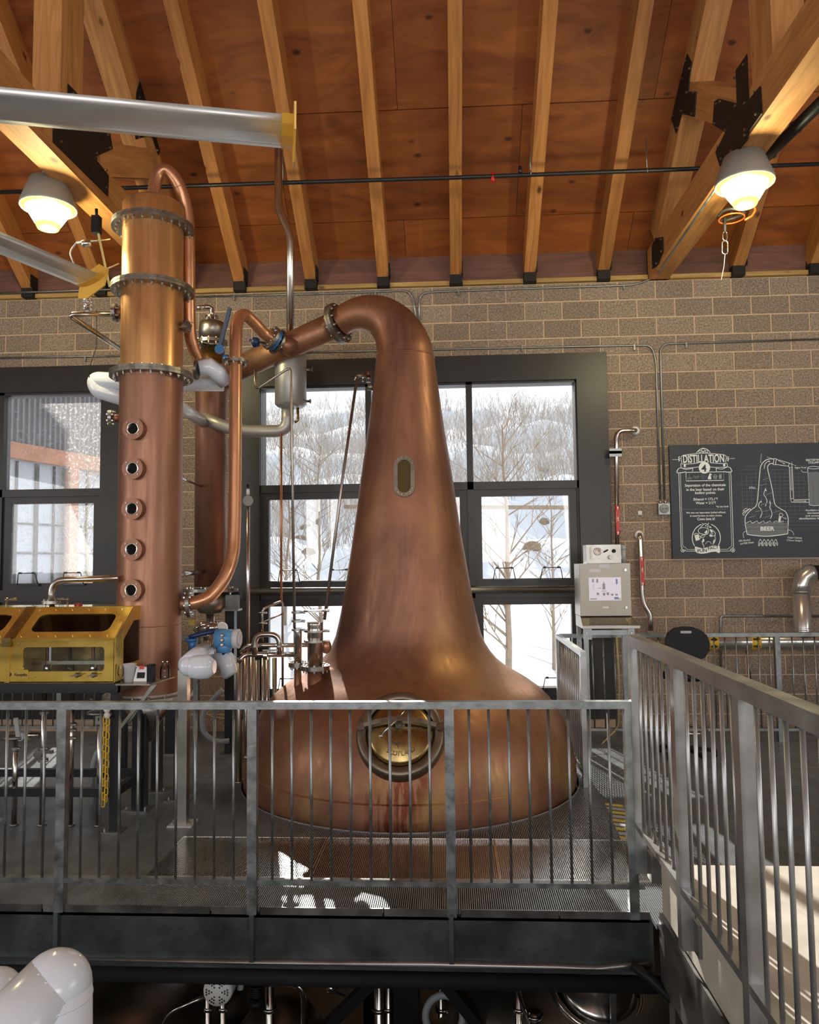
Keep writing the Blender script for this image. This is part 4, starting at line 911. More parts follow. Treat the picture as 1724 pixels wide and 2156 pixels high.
# hinge strap between the two cells
G().box(-3.062, -3.028, YF - 0.008, YF + 0.01, ZB, ZS).build('centre_strap', 'brass', safe)
st_ = G(); st_.beam(V((-3.045, YF, ZS)) + sn * 0.004, V((-3.045, YT, ZT)) + sn * 0.004, 0.07, 0.010, sn); st_.build('hinge_strap', 'brass_dark', safe)
g = G().box(-3.075, -3.015, YF - 0.03, YF - 0.004, ZS - 0.05, ZS + 0.012); g.box(-3.3, -3.07, YF - 0.022, YF - 0.006, ZS - 0.045, ZS - 0.03); g.build('hasp', 'brass_dark', safe)
# end wall
pts = [(YF, ZB), (YB, ZB), (YB, ZT), (YT, ZT), (YF, ZS)]
ew = G(); n = 5
out = [(YF, ZB), (YB, ZB), (YB, ZT), (YT, ZT), (YF, ZS)]; inn = [(YF + 0.13, ZB + 0.10), (YB - 0.10, ZB + 0.10), (YB - 0.10, ZT - 0.10), (YT + 0.02, ZT - 0.10), (YF + 0.13, ZS - 0.02)]
fixn(ew.plate(out, inn, (XR - 0.004, 0, 0), (0, 1, 0), (0, 0, 1), (0.012, 0, 0)).build('end_panel', 'brass', safe))
fixn(G().prism(inn, (XR, 0, 0), (0, 1, 0), (0, 0, 1), (0.003, 0, 0)).build('pane', 'clear', safe))
# drain cocks
for px in (163, 197):
    p = PY(px, 1421, YF - 0.01); g = G().lathe([(0.012, 0), (0.018, 0.012), (0.012, 0.024)], p, (0, -1, 0), 16).beam(p + V((-0.038, -0.02, -0.004)), p + V((0.038, -0.02, 0.004)), 0.006, 0.010, (0, -1, 0)); g.build('drain_cock', 'bronze_ring', safe)
# maker's plate
p = PY(40, 1420, YF - 0.004); G().box(p.x - 0.075, p.x + 0.065, YF - 0.004, YF, p.z - 0.036, p.z + 0.032).build('maker_plate', 'brass', safe)
fixn(G().lathe([(0.014, 0), (0.014, 0.0015)], PY(20, 1420, YF - 0.0045), (0, -1, 0), 20, False).build('maker_disc', 'paint_black', safe))
text_mesh('F', 0.020, axes(PY(20, 1420, YF - 0.0062), (1, 0, 0), (0, 0, 1)), 'brass', safe, bold=0.0006)
text_mesh('Forsyths', 0.026, axes(PY(43, 1421, YF - 0.0048), (1, 0, 0), (0, 0, 1)), 'paint_black', safe, bold=0.0007, shear=0.2)
# handles on the lid
for px, y_, d in ((13, -2.82, 1), (142, -2.82, -1)):
    p = PY(px, 1284, y_); top = p + V((0, 0, 0.075))
    g = G().cyl(p - V((0, 0, 0.02)), top, 0.007, None, 10).sphere(top, 0.014); g.tube([top, top + V((0.085 * d, 0, 0.003))], [0.008, 0.012], 10); g.sphere(p, 0.014); g.build('lid_handle', 'bronze_ring', safe)
# pipe entering from above
ip = thing('safe_inlet_pipe', 'stainless elbow pipe entering the brass safe from above', 'pipe', PY(108, 1280, -2.75))
G().tube(fillet([PY(108, 1282, -2.75), PY(108, 1222, -2.75), PY(250, 1217, -2.72)], 0.11, 8), 0.024, 18).build('elbow', 'steel', ip)
flange(ip, PY(108, 1268, -2.75), (0, 0, 1), 0.022, 0.068, 0.010, 4, 0.011, 'steel_dull')
# red cap and bracket behind the lid
rc = G().cyl(PY(160, 1275, -2.7), PY(170, 1274, -2.72), 0.017, None, 14); single(rc, 'red_cap', 'red_light', 'small dull red cap on top of the brass safe', 'cap')
# stand
stand = thing('safe_stand', 'black steel stand carrying the brass spirit safe', 'stand', ((XL + XR) / 2, (YF + YB) / 2, 0))
g = G().box(XL, XR + 0.03, YF - 0.01, YF + 0.04, ZB - 0.07, ZB - 0.004).box(XL, XR + 0.03, YB - 0.05, YB, ZB - 0.07, ZB - 0.004).box(XR - 0.02, XR + 0.03, YF, YB, ZB - 0.07, ZB - 0.004); g.build('top_frame', 'black', stand)
for (x, y) in ((XR + 0.0, YF + 0.045), (XR + 0.0, YB - 0.03), (XL + 0.03, YF + 0.045), (XL + 0.03, YB - 0.03)):
    l = G().box(x - 0.028, x + 0.028, y - 0.028, y + 0.028, 0.01, ZB - 0.05).build('leg', 'black', stand)
    G().box(x - 0.075, x + 0.065, y - 0.06, y + 0.06, 0, 0.012).build('foot_plate', 'rail_dark', l)
    inst(bolt_mesh(0.009, 0.014), 'bolt', l, Matrix.Translation((x - 0.055, y - 0.035, 0.014)))
zr_ = PY(100, 1665, YF + 0.045).z
for y in (YF + 0.045, YB - 0.03): G().box(XL, XR, y - 0.02, y + 0.02, zr_ - 0.035, zr_ + 0.02).build('stretcher', 'black', stand)
G().box(XR - 0.02, XR + 0.02, YF + 0.05, YB - 0.03, zr_ - 0.035, zr_ + 0.02).build('stretcher', 'black', stand)
# pipework below the safe
def drop(px, label, items, y_=-3.0, ztop=ZB - 0.02):
    b = PZ(px, 1742, 0); b = V((b.x, y_, 0))
    r = thing('drain_pipe', label, 'pipe', b, 'drain pipes under the safe')
    G().cyl((b.x, y_, 0.0), (b.x, y_, ztop), 0.0185, None, 14).build('tube', 'steel', r)
    G().lathe([(0.032, 0), (0.032, 0.012)], (b.x, y_, 0), (0, 0, 1), 16).build('floor_collar', 'rail_dark', r)
    G().lathe([(0.085, 0), (0.085, 0.014), (0.03, 0.03)], (b.x, y_, ztop - 0.02), (0, 0, 1), 24).build('top_flange', 'rail_dark', r)
    for (py, rr) in items:
        z = PY(px, py, y_).z; g = G().lathe([(0.02, -0.014), (rr, -0.010), (rr, 0.010), (0.02, 0.014)], (b.x, y_, z), (0, 0, 1), 16, False, False); g.cyl((b.x + rr * 0.8, y_ - 0.03, z), (b.x + rr * 1.5, y_ - 0.03, z + 0.005), 0.008, None, 8); g.build('clamp', 'steel_dull', r)
    return r, b
r1, b1 = drop(22, 'bent stainless drain pipe with grey valve lever at the left below the safe', ((1575, 0.034),), ztop=0.62)
z1 = PY(22, 1540, -3.0).z; 
xq = PY(83, 1548, -3.0)
G().tube(fillet([(b1.x, -3.0, z1 - 0.04), (b1.x, -3.0, xq.z), (xq.x, -3.0, xq.z)], 0.07), 0.0185, 14).build('elbow', 'steel', r1)
vv = PY(50, 1548, -3.0); g = G().cyl(vv - V((0.04, 0, 0)), vv + V((0.04, 0, 0)), 0.034, None, 16).lathe([(0.03, 0), (0.03, 0.05)], vv, (0, -1, 0), 12).beam(vv + V((-0.01, -0.05, 0.0)), vv + V((-0.03, -0.05, 0.13)), 0.03, 0.012, (0, -1, 0)); g.build('valve', 'grey_plastic', r1)
r2, b2_ = drop(82, 'stainless drain pipe with lever valve marked S below the safe', ((1575, 0.034), (1600, 0.034), (1500, 0.03)))
g = G().lathe([(0.03, 0), (0.03, 0.02)], PY(82, 1587, -3.03), (0, -1, 0), 14).beam(PY(75, 1587, -3.06), PY(112, 1582, -3.06), 0.02, 0.014, (0, -1, 0)); g.build('valve_lever', 'steel_dull', r2)
text_mesh('S', 0.035, axes(PY(86, 1513, -3.025), (1, 0, 0), (0, 0, 1)), 'paint_black', r2, 'letter_mark', bold=0.001)
r3, b3 = drop(142, 'stainless drain pipe with stacked clamps behind the front railing post', ((1525, 0.034), (1537, 0.034), (1553, 0.036)))
r4, b4 = drop(203, 'hooked stainless drain pipe marked H beside the yellow chain', (), ztop=PY(203, 1496, -3.0).z)
G().tube(fillet([(b4.x, -3.0, PY(203, 1500, -3.0).z), (b4.x, -3.0, PY(203, 1480, -3.0).z), PY(188, 1478, -3.0)], 0.06), 0.0185, 14).build('elbow', 'steel', r4)
tg = G().box(b4.x - 0.022, b4.x + 0.022, -3.026, -3.018, PY(203, 1524, -3.0).z, PY(203, 1506, -3.0).z).build('tag_plate', 'steel_dull', r4)
text_mesh('H', 0.032, axes(PY(209, 1515, -3.03), (1, 0, 0), (0, 0, 1)), 'paint_black', r4, 'letter_mark', bold=0.001)
single_tube('grey_hose', fillet([PZ(195, 1695, 0) + V((0, 0, 0.0)), PY(193, 1620, -2.58), PY(205, 1580, -2.58), PY(222, 1575, -2.5)], 0.1), 0.02, 'hose', 'grey hose curving up from the grating under the safe', 'hose', 12)
# yellow plastic chain hanging on the stand
ch = thing('yellow_chain', 'yellow plastic link chain hanging from the black stand leg', 'chain', PY(223, 1700, -3.2))
lk = None
for s_, px0 in ((0, 221), (1, 227)):
    for k in range(13 if s_ == 0 else 12):
        c_ = PY(px0 - k * 0.35, 1516 + k * 14.6 + s_ * 4, -3.19 + 0.004 * s_)
        if lk is None:
            g = G(); pth = [V((x, 0, z)) for (x, z) in rrect(0.020, 0.048, 0.009, 4)]; g.tube(pth, 0.0038, 6, closed=True); o = g.build('chain_link', 'yellow', ch, Matrix.Translation(c_)); lk = o.data
        else: inst(lk, 'chain_link', ch, Matrix.Translation(c_) @ Matrix.Rotation(radians(75 if k % 2 else 15), 4, 'Z'))
hkk = G()
for py_ in (1506, 1494): hkk.lathe([(0.012, -0.05), (0.014, 0), (0.022, 0.002), (0.022, 0.01), (0.01, 0.02)], PY(226, py_, -3.175), (0, -1, 0), 16)
hkk.tube([PY(221, 1512, -3.19), PY(225, 1505, -3.19), PY(229, 1513, -3.19)], 0.004, 6)
hkk; hkk.build('hook', 'white', ch)
# ------------------------------------------------------------------ little steel sample shelf with its things
sh = thing('sample_shelf', 'small stainless sample shelf on diagonal brackets right of the safe', 'shelf', (-2.13, -3.03, 0.99))
SHZ = 1.0
pa, pb = PZ(237, 1443, SHZ), PZ(345, 1438, SHZ)
G().add([*[(x, y, z) for z in (SHZ - 0.008, SHZ) for (x, y) in ((-2.265, -3.20), (-2.03, -3.20), (-1.985, -2.86), (-2.265, -2.86))]], [(3, 2, 1, 0), (4, 5, 6, 7), (0, 1, 5, 4), (1, 2, 6, 5), (2, 3, 7, 6), (3, 0, 4, 7)]).build('tray', 'steel_dull', sh)
for dx in (0.0, 0.11): G().beam((-2.02 - dx * .4, -3.12 + dx, SHZ - 0.012), (-2.26, -3.12 + dx, SHZ - 0.30), 0.022, 0.022, (0, -1, 0)).build('bracket', 'steel_dull', sh)
jug = PZ(274, 1432, SHZ)
G().lathe([(0.040, 0.0), (0.052, 0.125), (0.056, 0.130), (0.053, 0.131), (0.050, 0.125), (0.038, 0.006), (0.0005, 0.006)], (jug.x, -3.08, SHZ), (0, 0, 1), 24).build('x', 'white') if False else None
g = G().lathe([(0.034, 0.0), (0.047, 0.118), (0.050, 0.120), (0.046, 0.120), (0.033, 0.005), (0.0005, 0.005)], (PY(272, 1430, -3.08).x, -3.08, SHZ), (0, 0, 1), 24); g.tube(fillet([(PY(272, 1430, -3.08).x + 0.045, -3.08, SHZ + 0.105), (PY(272, 1430, -3.08).x + 0.075, -3.08, SHZ + 0.09), (PY(272, 1430, -3.08).x + 0.04, -3.08, SHZ + 0.03)], 0.02), 0.006, 8)
single(g, 'plastic_jug', mat('frosted_plastic', (0.62, 0.62, 0.62), 0.35), 'frosted white plastic measuring jug on the sample shelf', 'jug')
gx = PY(254, 1430, -3.13).x
single(G().lathe([(0.022, 0), (0.020, 0.004), (0.004, 0.010), (0.004, 0.035), (0.018, 0.05), (0.021, 0.07), (0.014, 0.115)], (gx, -3.13, SHZ), (0, 0, 1), 20, True, False), 'tasting_glass', 'clear', 'stemmed clear tasting glass on the left of the sample shelf', 'glass')
bx_ = PY(347, 1425, -2.95).x
g = G().lathe([(0.032, 0), (0.034, 0.008), (0.034, 0.06), (0.028, 0.082), (0.017, 0.094), (0.017, 0.108), (0.019, 0.110), (0.019, 0.118)], (bx_, -2.95, SHZ), (0, 0, 1), 22, True, False)
single(g, 'sample_bottle', 'clear', 'clear glass sample bottle at the right of the shelf', 'bottle')
dmx = PY(296, 1430, -3.10).x
dm_ = thing('density_meter', 'handheld white and black density meter with red key on the shelf', 'meter', (dmx, -3.1, SHZ))
Mr = Matrix.Translation((dmx, -3.10, SHZ + 0.002)) @ Matrix.Rotation(radians(-12), 4, 'X')
fixn(G().prism([(-0.052, 0), (0.042, 0), (0.050, 0.08), (0.040, 0.098), (-0.02, 0.102), (-0.038, 0.092)], (0, 0, 0), (1, 0, 0), (0, 0, 1), (0, 0.045, 0)).build('case', 'white', dm_, Mr))
fixn(G().prism([(-0.030, 0.022), (0.025, 0.022), (0.026, 0.062), (-0.028, 0.062)], (0, -0.002, 0), (1, 0, 0), (0, 0, 1), (0, 0.003, 0)).build('display', 'black_plastic', dm_, Mr))
fixn(G().prism([(-0.012, 0.082), (0.012, 0.082), (0.018, 0.106), (-0.016, 0.106)], (0, -0.004, 0), (1, 0, 0), (0, 0, 1), (0, 0.03, 0)).build('key', 'red', dm_, Mr))
G().box(dmx + 0.042, dmx + 0.082, -3.10, -3.04, SHZ, SHZ + 0.115).build('pump_grip', 'black_plastic', dm_)
# ------------------------------------------------------------------ valves and pipes between column and still
sp_ = thing('steel_post', 'square stainless post bolted to the grating under the white jacketed pipe', 'post', (-1.884, -2.952, 0))
G().box(-1.884 - 0.034, -1.884 + 0.034, -2.985, -2.92, 0.012, 1.06).build('post', 'steel_dull', sp_)
bp_ = G().box(-1.884 - 0.085, -1.884 + 0.085, -3.03, -2.88, 0, 0.012).build('base_plate', mat('pale_base_plate', (0.6, 0.58, 0.55), 0.5, 0.5), sp_)
for sx in (-1, 1): inst(bolt_mesh(0.009, 0.012), 'bolt', bp_, Matrix.Translation((-1.884 + sx * 0.06, -3.0, 0.014)))
jp = thing('jacketed_tee', 'glossy white jacketed pipe end beside the blue transmitter', 'pipe', PY(440, 1410, -2.9))
G().tube([PY(395, 1403, -2.98), PY(403, 1404, -2.98), PY(420, 1405, -2.97), PY(440, 1404, -2.97), PY(452, 1404, -2.97)], [0.05, 0.078, 0.086, 0.082, 0.045], 24).sphere(PY(397, 1403, -2.98), 0.068).build('end_cap', 'white_pvc', jp)
G().tube([PY(398, 1402, -2.96), PY(415, 1385, -2.8), PY(430, 1374, -2.6)], [0.08, 0.078, 0.075], 24).build('pipe', 'white_pvc', jp)
ew_ = thing('wrapped_elbow', 'small crinkled white wrapped elbow under the blue transmitter', 'pipe', PY(475, 1410, -2.55))
G().tube([PY(462, 1378, -2.5), PY(476, 1395, -2.52), PY(480, 1412, -2.55), PY(470, 1424, -2.55)], [0.075, 0.085, 0.07, 0.035], 6).build('wrap', 'white_pvc', ew_)
tr = thing('blue_transmitter', 'light blue flow transmitter head with grey cover', 'transmitter', PY(472, 1375, -2.55))
o = PY(472, 1345, -2.55)
G().cyl(o - V((0.06, 0, 0)), o + V((0.075, 0, 0)), 0.078, 0.07, 24).tube([o + V((0.0, 0, -0.02)), o + V((0, 0, -0.10))], [0.06, 0.055], 18).build('housing', mat('light_blue_paint', (0.10, 0.30, 0.58), 0.35), tr)
G().cyl(o + V((0.072, 0, 0)), o + V((0.115, 0, 0)), 0.073, None, 24).cyl(o + V((0.115, 0, 0)), o + V((0.125, 0, 0)), 0.055, None, 20).build('cover', mat('pale_grey_cover', (0.55, 0.56, 0.57), 0.4), tr)
for dz in (0.035, 0.0, -0.035): G().lathe([(0.014, 0), (0.014, 0.02), (0.008, 0.026)], o + V((0.01, -0.075, dz)), (0, -1, 0), 12).build('cable_gland', 'steel', tr)
G().cyl(o - V((0, 0, 0.10)), o - V((0, 0, 0.16)), 0.022, None, 14).build('stem', 'steel', tr)
bl = thing('blue_lever_valve', 'dark blue lever handled valve left of the transmitter', 'valve', PY(405, 1385, -2.6))
G().tube(fillet([PY(398, 1342, -2.6), PY(425, 1334, -2.58), PY(458, 1328, -2.56)], 0.05), [0.02] * 9 if False else 0.018, 10).build('lever', 'navy', bl)
G().cyl(PY(405, 1345, -2.6), PY(405, 1372, -2.6), 0.03, 0.022, 14).lathe([(0.045, 0), (0.045, 0.02)], PY(403, 1350, -2.6), (0, 0, 1), 18).cyl(PY(405, 1372, -2.6), PY(405, 1395, -2.6), 0.02, None, 12).build('valve_body', 'blue', bl)
# bundle of vertical stainless pipes left of the still
for i, (px, y_, rr, top, bot) in enumerate(((503, -1.95, 0.026, 1385, 1650), (517, -1.85, 0.022, 1382, 1640), (530, -1.75, 0.024, 1382, 1630), (541, -1.6, 0.022, 1390, 1600), (553, -1.5, 0.014, 1385, 1560), (562, -1.4, 0.020, 1385, 1560), (578, -1.2, 0.022, 1385, 1540))):
    x = PY(px, 1500, y_).x; zt = PY(px, top, y_).z
    tag(G().cyl((x, y_, 0), (x, y_, zt), rr, None, 16).lathe([(rr * 1.6, 0), (rr * 1.6, 0.012)], (x, y_, 0), (0, 0, 1), 16).build('upright_pipe', 'steel' if i % 3 else 'steel_dull'),
        ['nearest upright stainless pipe beside the still, next to the black leg', 'second upright stainless pipe from the black leg', 'third upright stainless pipe from the black leg', 'fourth upright stainless pipe from the black leg', 'thinnest upright stainless pipe of the bundle left of the still', 'upright stainless pipe right of the thinnest pipe in the bundle', 'rightmost upright stainless pipe of the bundle by the window'][i], 'pipe', 'upright pipes left of the still')
mf = thing('pipe_manifold', 'stainless manifold of looped pipes feeding the slim riser', 'pipe', PY(560, 1385, -2.1))
G().tube(fillet([PY(500, 1395, -2.15), PY(515, 1378, -2.12), PY(622, 1378, -2.1)], 0.06), 0.021, 14).build('run', 'steel', mf)
G().tube(fillet([PY(536, 1378, -2.14), PY(536, 1336, -2.14), PY(588, 1336, -2.12), PY(588, 1378, -2.12)], 0.16, 10), 0.0225, 16).build('loop', 'steel', mf)
G().tube(fillet([PY(506, 1375, -1.95), PY(520, 1359, -1.95), PY(650, 1358, -1.95)], 0.06), 0.018, 14).build('run', 'steel', mf)
for px in (536, 588):
    G().lathe([(0.023, -0.01), (0.034, -0.008), (0.034, 0.008), (0.023, 0.01)], PY(px, 1360, -2.13), (0, 0, 1), 18, False, False).build('clamp', 'steel_dull', mf)
G().lathe([(0.02, -0.02), (0.036, -0.016), (0.036, 0.016), (0.02, 0.02)], PY(560, 1380, -2.12), (1, 0, 0), 18, False, False).beam(PY(553, 1369, -2.15), PY(585, 1369, -2.15), 0.014, 0.012).build('valve', 'steel', mf)
tb = thing('sample_branch', 'thin stainless branch pipe with small valves before the window', 'pipe', PY(553, 1340, -1.6))
G().tube(fillet([PY(552, 1345, -1.6), PY(552, 1282, -1.6), PY(595, 1265, -1.5), PY(595, 1500, -1.45)], 0.04), 0.011, 12).build('tube', 'steel_dull', tb)
G().tube(fillet([PY(553, 1310, -1.6), PY(595, 1292, -1.5)], 0.03), 0.008, 10).build('tube', 'steel_dull', tb)
g = G()
for py in (1290, 1312): g.cyl(PY(544, py, -1.62), PY(562, py, -1.62), 0.008, None, 8).lathe([(0.014, 0), (0.014, 0.012)], PY(553, py, -1.6), (0, 0, 1), 10)
g.build('valve', 'steel', tb); G().cyl(PY(552, 1325, -1.6), PY(552, 1352, -1.6), 0.014, 0.01, 10).build('union', 'brass_dark', tb)
single_tube('instrument_pole', [PY(522, 1390, -1.75), PY(522, 1055, -1.75)], 0.016, 'steel', 'slim steel pole carrying the small round gauge', 'pole', 12)
gg = thing('pole_gauge', 'small round grey gauge with black cap on the slim pole', 'gauge', PY(522, 1060, -1.75))
G().cyl(PY(522, 1054, -1.72), PY(522, 1054, -1.78), 0.045, None, 20).cyl(PY(522, 1066, -1.75), PY(522, 1052, -1.75), 0.022, None, 12).build('dial', 'lamp_grey', gg); G().cyl(PY(522, 1042, -1.75), PY(522, 1028, -1.75), 0.016, 0.014, 12).build('neck', 'white', gg); G().cyl(PY(522, 1030, -1.75), PY(522, 1020, -1.75), 0.015, 0.01, 10).build('cap', 'black_plastic', gg)
# round gauge and yellow tag near the condenser outlet
vg = thing('valve_cluster', 'cluster of stainless valves and dial below the condenser', 'valve', PY(445, 1350, -1.5))
g = G().tube(fillet([PY(412, 1330, -1.6), PY(425, 1312, -1.6), PY(446, 1322, -1.55), PY(446, 1400, -1.5)], 0.05), 0.03, 14).tube([PY(420, 1325, -1.62), PY(460, 1320, -1.62)], 0.035, 16); g.build('bend', 'steel', vg)
G().lathe([(0.05, 0), (0.05, 0.03)], PY(468, 1322, -1.60), (0.2, -1, 0.2), 24).build('dial_case', 'steel', vg); G().lathe([(0.043, 0.031), (0.0005, 0.032)], PY(468, 1322, -1.60), (0.2, -1, 0.2), 24, False, False).build('dial_face', 'white', vg)
for (a, b) in ((1305, 1316), (1340, 1352)): p = PY(404, a, -1.65); q = PY(404, b, -1.65); G().box(p.x - 0.025, p.x + 0.025, -1.66, -1.65, q.z, p.z).build('yellow_tag', 'yellow_tape', vg)
G().cyl(PY(437, 1340, -1.55), PY(437, 1410, -1.55), 0.05, None, 18).build('strainer', 'steel', vg)
# grey hose loop and braided line
single_tube('hose_loop', fillet([PY(468, 1452, -1.3), PY(445, 1475, -1.3), PY(424, 1505, -1.3), PY(428, 1545, -1.3), PY(455, 1562, -1.25), PY(482, 1560, -1.2)], 0.12), 0.024, 'hose', 'grey hose hanging in a loop above the grating', 'hose', 14)
single_tube('yellow_cable', [PY(425, 1497, -0.012), PY(445, 1508, -0.012), PY(490, 1516, -0.012)], 0.006, 'yellow_wire', 'cream cable strung low along the block wall', 'cable', 6)
single_tube('window_rail_pipe', [(-2.2, -0.12, 1.50), (1.30, -0.12, 1.49)], 0.036, 'steel_dull', 'horizontal steel pipe rail crossing in front of the windows', 'pipe', 16)
# ------------------------------------------------------------------ control cabinet on its strut stand
CY = -1.0
cb = thing('control_cabinet', 'stainless control cabinet with touch screen and sloping keyboard tray', 'cabinet', (1.45, CY, 1.15))
x0, x1, zb, zt = 1.212, 1.685, 1.272, 1.76
fixn(G().prism([(0, 0), (0.30, 0), (0.30, zt - zb), (0, zt - zb)], (x0, CY, zb), (0, 1, 0), (0, 0, 1), (x1 - x0, 0, 0)).build('body', 'steel_dull', cb))
fixn(G().prism(rrect(x1 - x0 - 0.006, zt - zb - 0.006, 0.006, 2), ((x0 + x1) / 2, CY - 0.014, (zt + zb) / 2), (1, 0, 0), (0, 0, 1), (0, 0.014, 0)).build('door', mat('cabinet_door_steel', (0.33, 0.30, 0.25), 0.42, 0.9, var=0.12, scale=3), cb))
fixn(G().add([(x0 - 0.005, CY - 0.13, 1.165), (x1 + 0.045, CY - 0.13, 1.165), (x1 + 0.0, CY + 0.28, 1.165), (x0, CY + 0.28, 1.165), (x0 - 0.005, CY - 0.13, 1.19), (x1 + 0.045, CY - 0.13, 1.19), (x1, CY + 0.0, 1.268), (x0, CY + 0.0, 1.268), (x1, CY + 0.28, 1.268), (x0, CY + 0.28, 1.268)],
        [(0, 1, 2, 3), (0, 4, 5, 1), (4, 7, 6, 5), (7, 9, 8, 6), (3, 2, 8, 9), (1, 5, 6, 8, 2), (0, 3, 9, 7, 4)]).build('keyboard_tray', 'steel_dull', cb))
kd = V((0, 0.13, 0.078)); kd.normalize(); kn = V((0, -kd.z, kd.y))
G().prism([(0.06, 0.02), (0.42, 0.02), (0.40, 0.12), (0.08, 0.12)], V((x0, CY - 0.13, 1.19)) + kn * 0.002, (1, 0, 0), kd, kn * 0.003).build('keyboard', mat('steel_keys', (0.28, 0.27, 0.25), 0.5, 0.7, var=0.5, scale=90), cb)
def cq(px, py, y_=CY - 0.016): return PY(px, py, y_)
a, b = cq(1239, 1216), cq(1308, 1264)
fixn(G().box(a.x, b.x, CY - 0.018, CY - 0.013, b.z, a.z).build('screen', 'screen', cb))
# diagram on the screen
dg = G(); 
def sr(px0, py0, px1, py1): p, q = cq(px0, py0), cq(px1, py1); dg.box(p.x, q.x, CY - 0.0195, CY - 0.018, q.z, p.z)
for r_ in ((1246, 1219, 1250, 1226), (1255, 1219, 1259, 1227), (1268, 1229, 1274, 1241), (1270, 1225, 1272, 1229), (1256, 1248, 1261, 1253), (1269, 1248, 1274, 1254), (1277, 1247, 1282, 1253), (1286, 1250, 1291, 1254), (1295, 1250, 1300, 1254), (1242, 1260, 1256, 1262), (1293, 1260, 1307, 1262), (1249, 1230, 1250, 1241), (1259, 1238, 1265, 1239), (1266, 1244, 1277, 1245)): sr(*r_)
dg.build('screen_diagram', 'grey_plastic', cb); dg = G(); sr(1296, 1219, 1300, 1230); sr(1293, 1257, 1302, 1260); dg.build('screen_diagram', mat('screen_blue', (0.2, 0.3, 0.6), 0.5), cb)
for (p0, p1) in (((1261, 1188), (1284, 1196)), ((1239, 1198), (1264, 1204)), ((1269, 1277), (1281, 1281))):
    p, q = cq(*p0), cq(*p1); G().box(p.x, q.x, CY - 0.018, CY - 0.013, q.z, p.z).build('label_plate', 'white', cb)
for (px, py) in ((1316, 1200), (1318, 1279)): G().lathe([(0.014, 0), (0.012, 0.012)], cq(px, py), (0, -1, 0), 14).build('lock', 'bolt', cb)
# purge unit on top
pg = thing('purge_unit', 'small stainless purge panel with gauge and knobs on top of the cabinet', 'panel', (1.43, CY, 1.765))
G().box(1.272, 1.592, CY - 0.06, CY + 0.12, 1.765, 1.938).build('case', 'steel_dull', pg)
fy = CY - 0.062
def pq(px, py): return PY(px, py, fy)
g = pq(1258, 1161); G().lathe([(0.034, 0), (0.034, 0.012), (0.029, 0.012), (0.029, 0.008), (0.0005, 0.008)], g, (0, -1, 0), 24).build('gauge', 'white', pg); G().torus(g + V((0, -0.01, 0)), (0, -1, 0), 0.033, 0.004, 24, 6).build('gauge_rim', 'steel', pg)
G().box(g.x + 0.004, g.x + 0.014, fy - 0.011, fy - 0.009, g.z - 0.004, g.z + 0.012).build('gauge_mark', 'red', pg)
p, q = pq(1242, 1152), pq(1247, 1178); G().box(p.x, q.x, fy - 0.006, fy, q.z, p.z).build('flow_tube', 'white', pg)
k = pq(1275, 1160); G().beam(k + V((-0.018, -0.014, -0.01)), k + V((0.018, -0.014, 0.010)), 0.012, 0.022, (0, -1, 0)).build('knob', 'black_plastic', pg)
G().lathe([(0.018, 0), (0.017, 0.014)], pq(1292, 1160), (0, -1, 0), 16).build('button', 'black_plastic', pg); G().lathe([(0.022, 0), (0.020, 0.03)], pq(1285, 1173), (0, -1, 0), 18).build('dial_knob', 'white', pg)
G().cyl((1.63, CY + 0.02, 1.77), (1.63, CY + 0.02, 1.90), 0.026, None, 14).sphere((1.63, CY + 0.02, 1.905), 0.032).box(1.592, 1.62, CY, CY + 0.04, 1.80, 1.84).build('relief_valve', 'grey_plastic', pg)
ss = thing('strut_stand', 'galvanised strut stand under the stainless control cabinet', 'stand', (1.45, CY, 0))
for (x, y) in ((1.25, CY - 0.05), (1.66, CY - 0.05), (1.23, CY + 0.22), (1.66, CY + 0.22)):
    l = G().box(x - 0.02, x + 0.02, y - 0.02, y + 0.02, 0.008, 1.165).build('leg', 'galv', ss); G().box(x - 0.06, x + 0.06, y - 0.05, y + 0.05, 0, 0.008).build('foot_plate', 'galv', l)
g = G().box(1.23, 1.68, CY - 0.07, CY - 0.03, 1.10, 1.145); g.build('cross_strut', 'galv', ss)
for x in (1.25, 1.66): p = G().box(x - 0.03, x + 0.05 if x < 1.4 else x + 0.03, CY - 0.078, CY - 0.07, 1.06, 1.16).build('corner_plate', 'galv', ss); inst(bolt_mesh(0.008, 0.008), 'bolt', p, fmat((x, CY - 0.08, 1.12), (0, -1, 0)))
G().box(1.64, 1.70, CY - 0.14, CY - 0.05, 0.66, 0.72).build('angle_bracket', 'galv', ss)
single_tube('cabinet_cable', fillet([(1.56, -0.9, 1.16), (1.60, -0.8, 0.6), (1.62, -0.6, 0.15), (1.5, -0.62, 0.05), (1.45, -0.62, 0.0)], 0.1), 0.008, 'yellow_wire', 'cream cable hanging behind the cabinet stand', 'cable', 8)
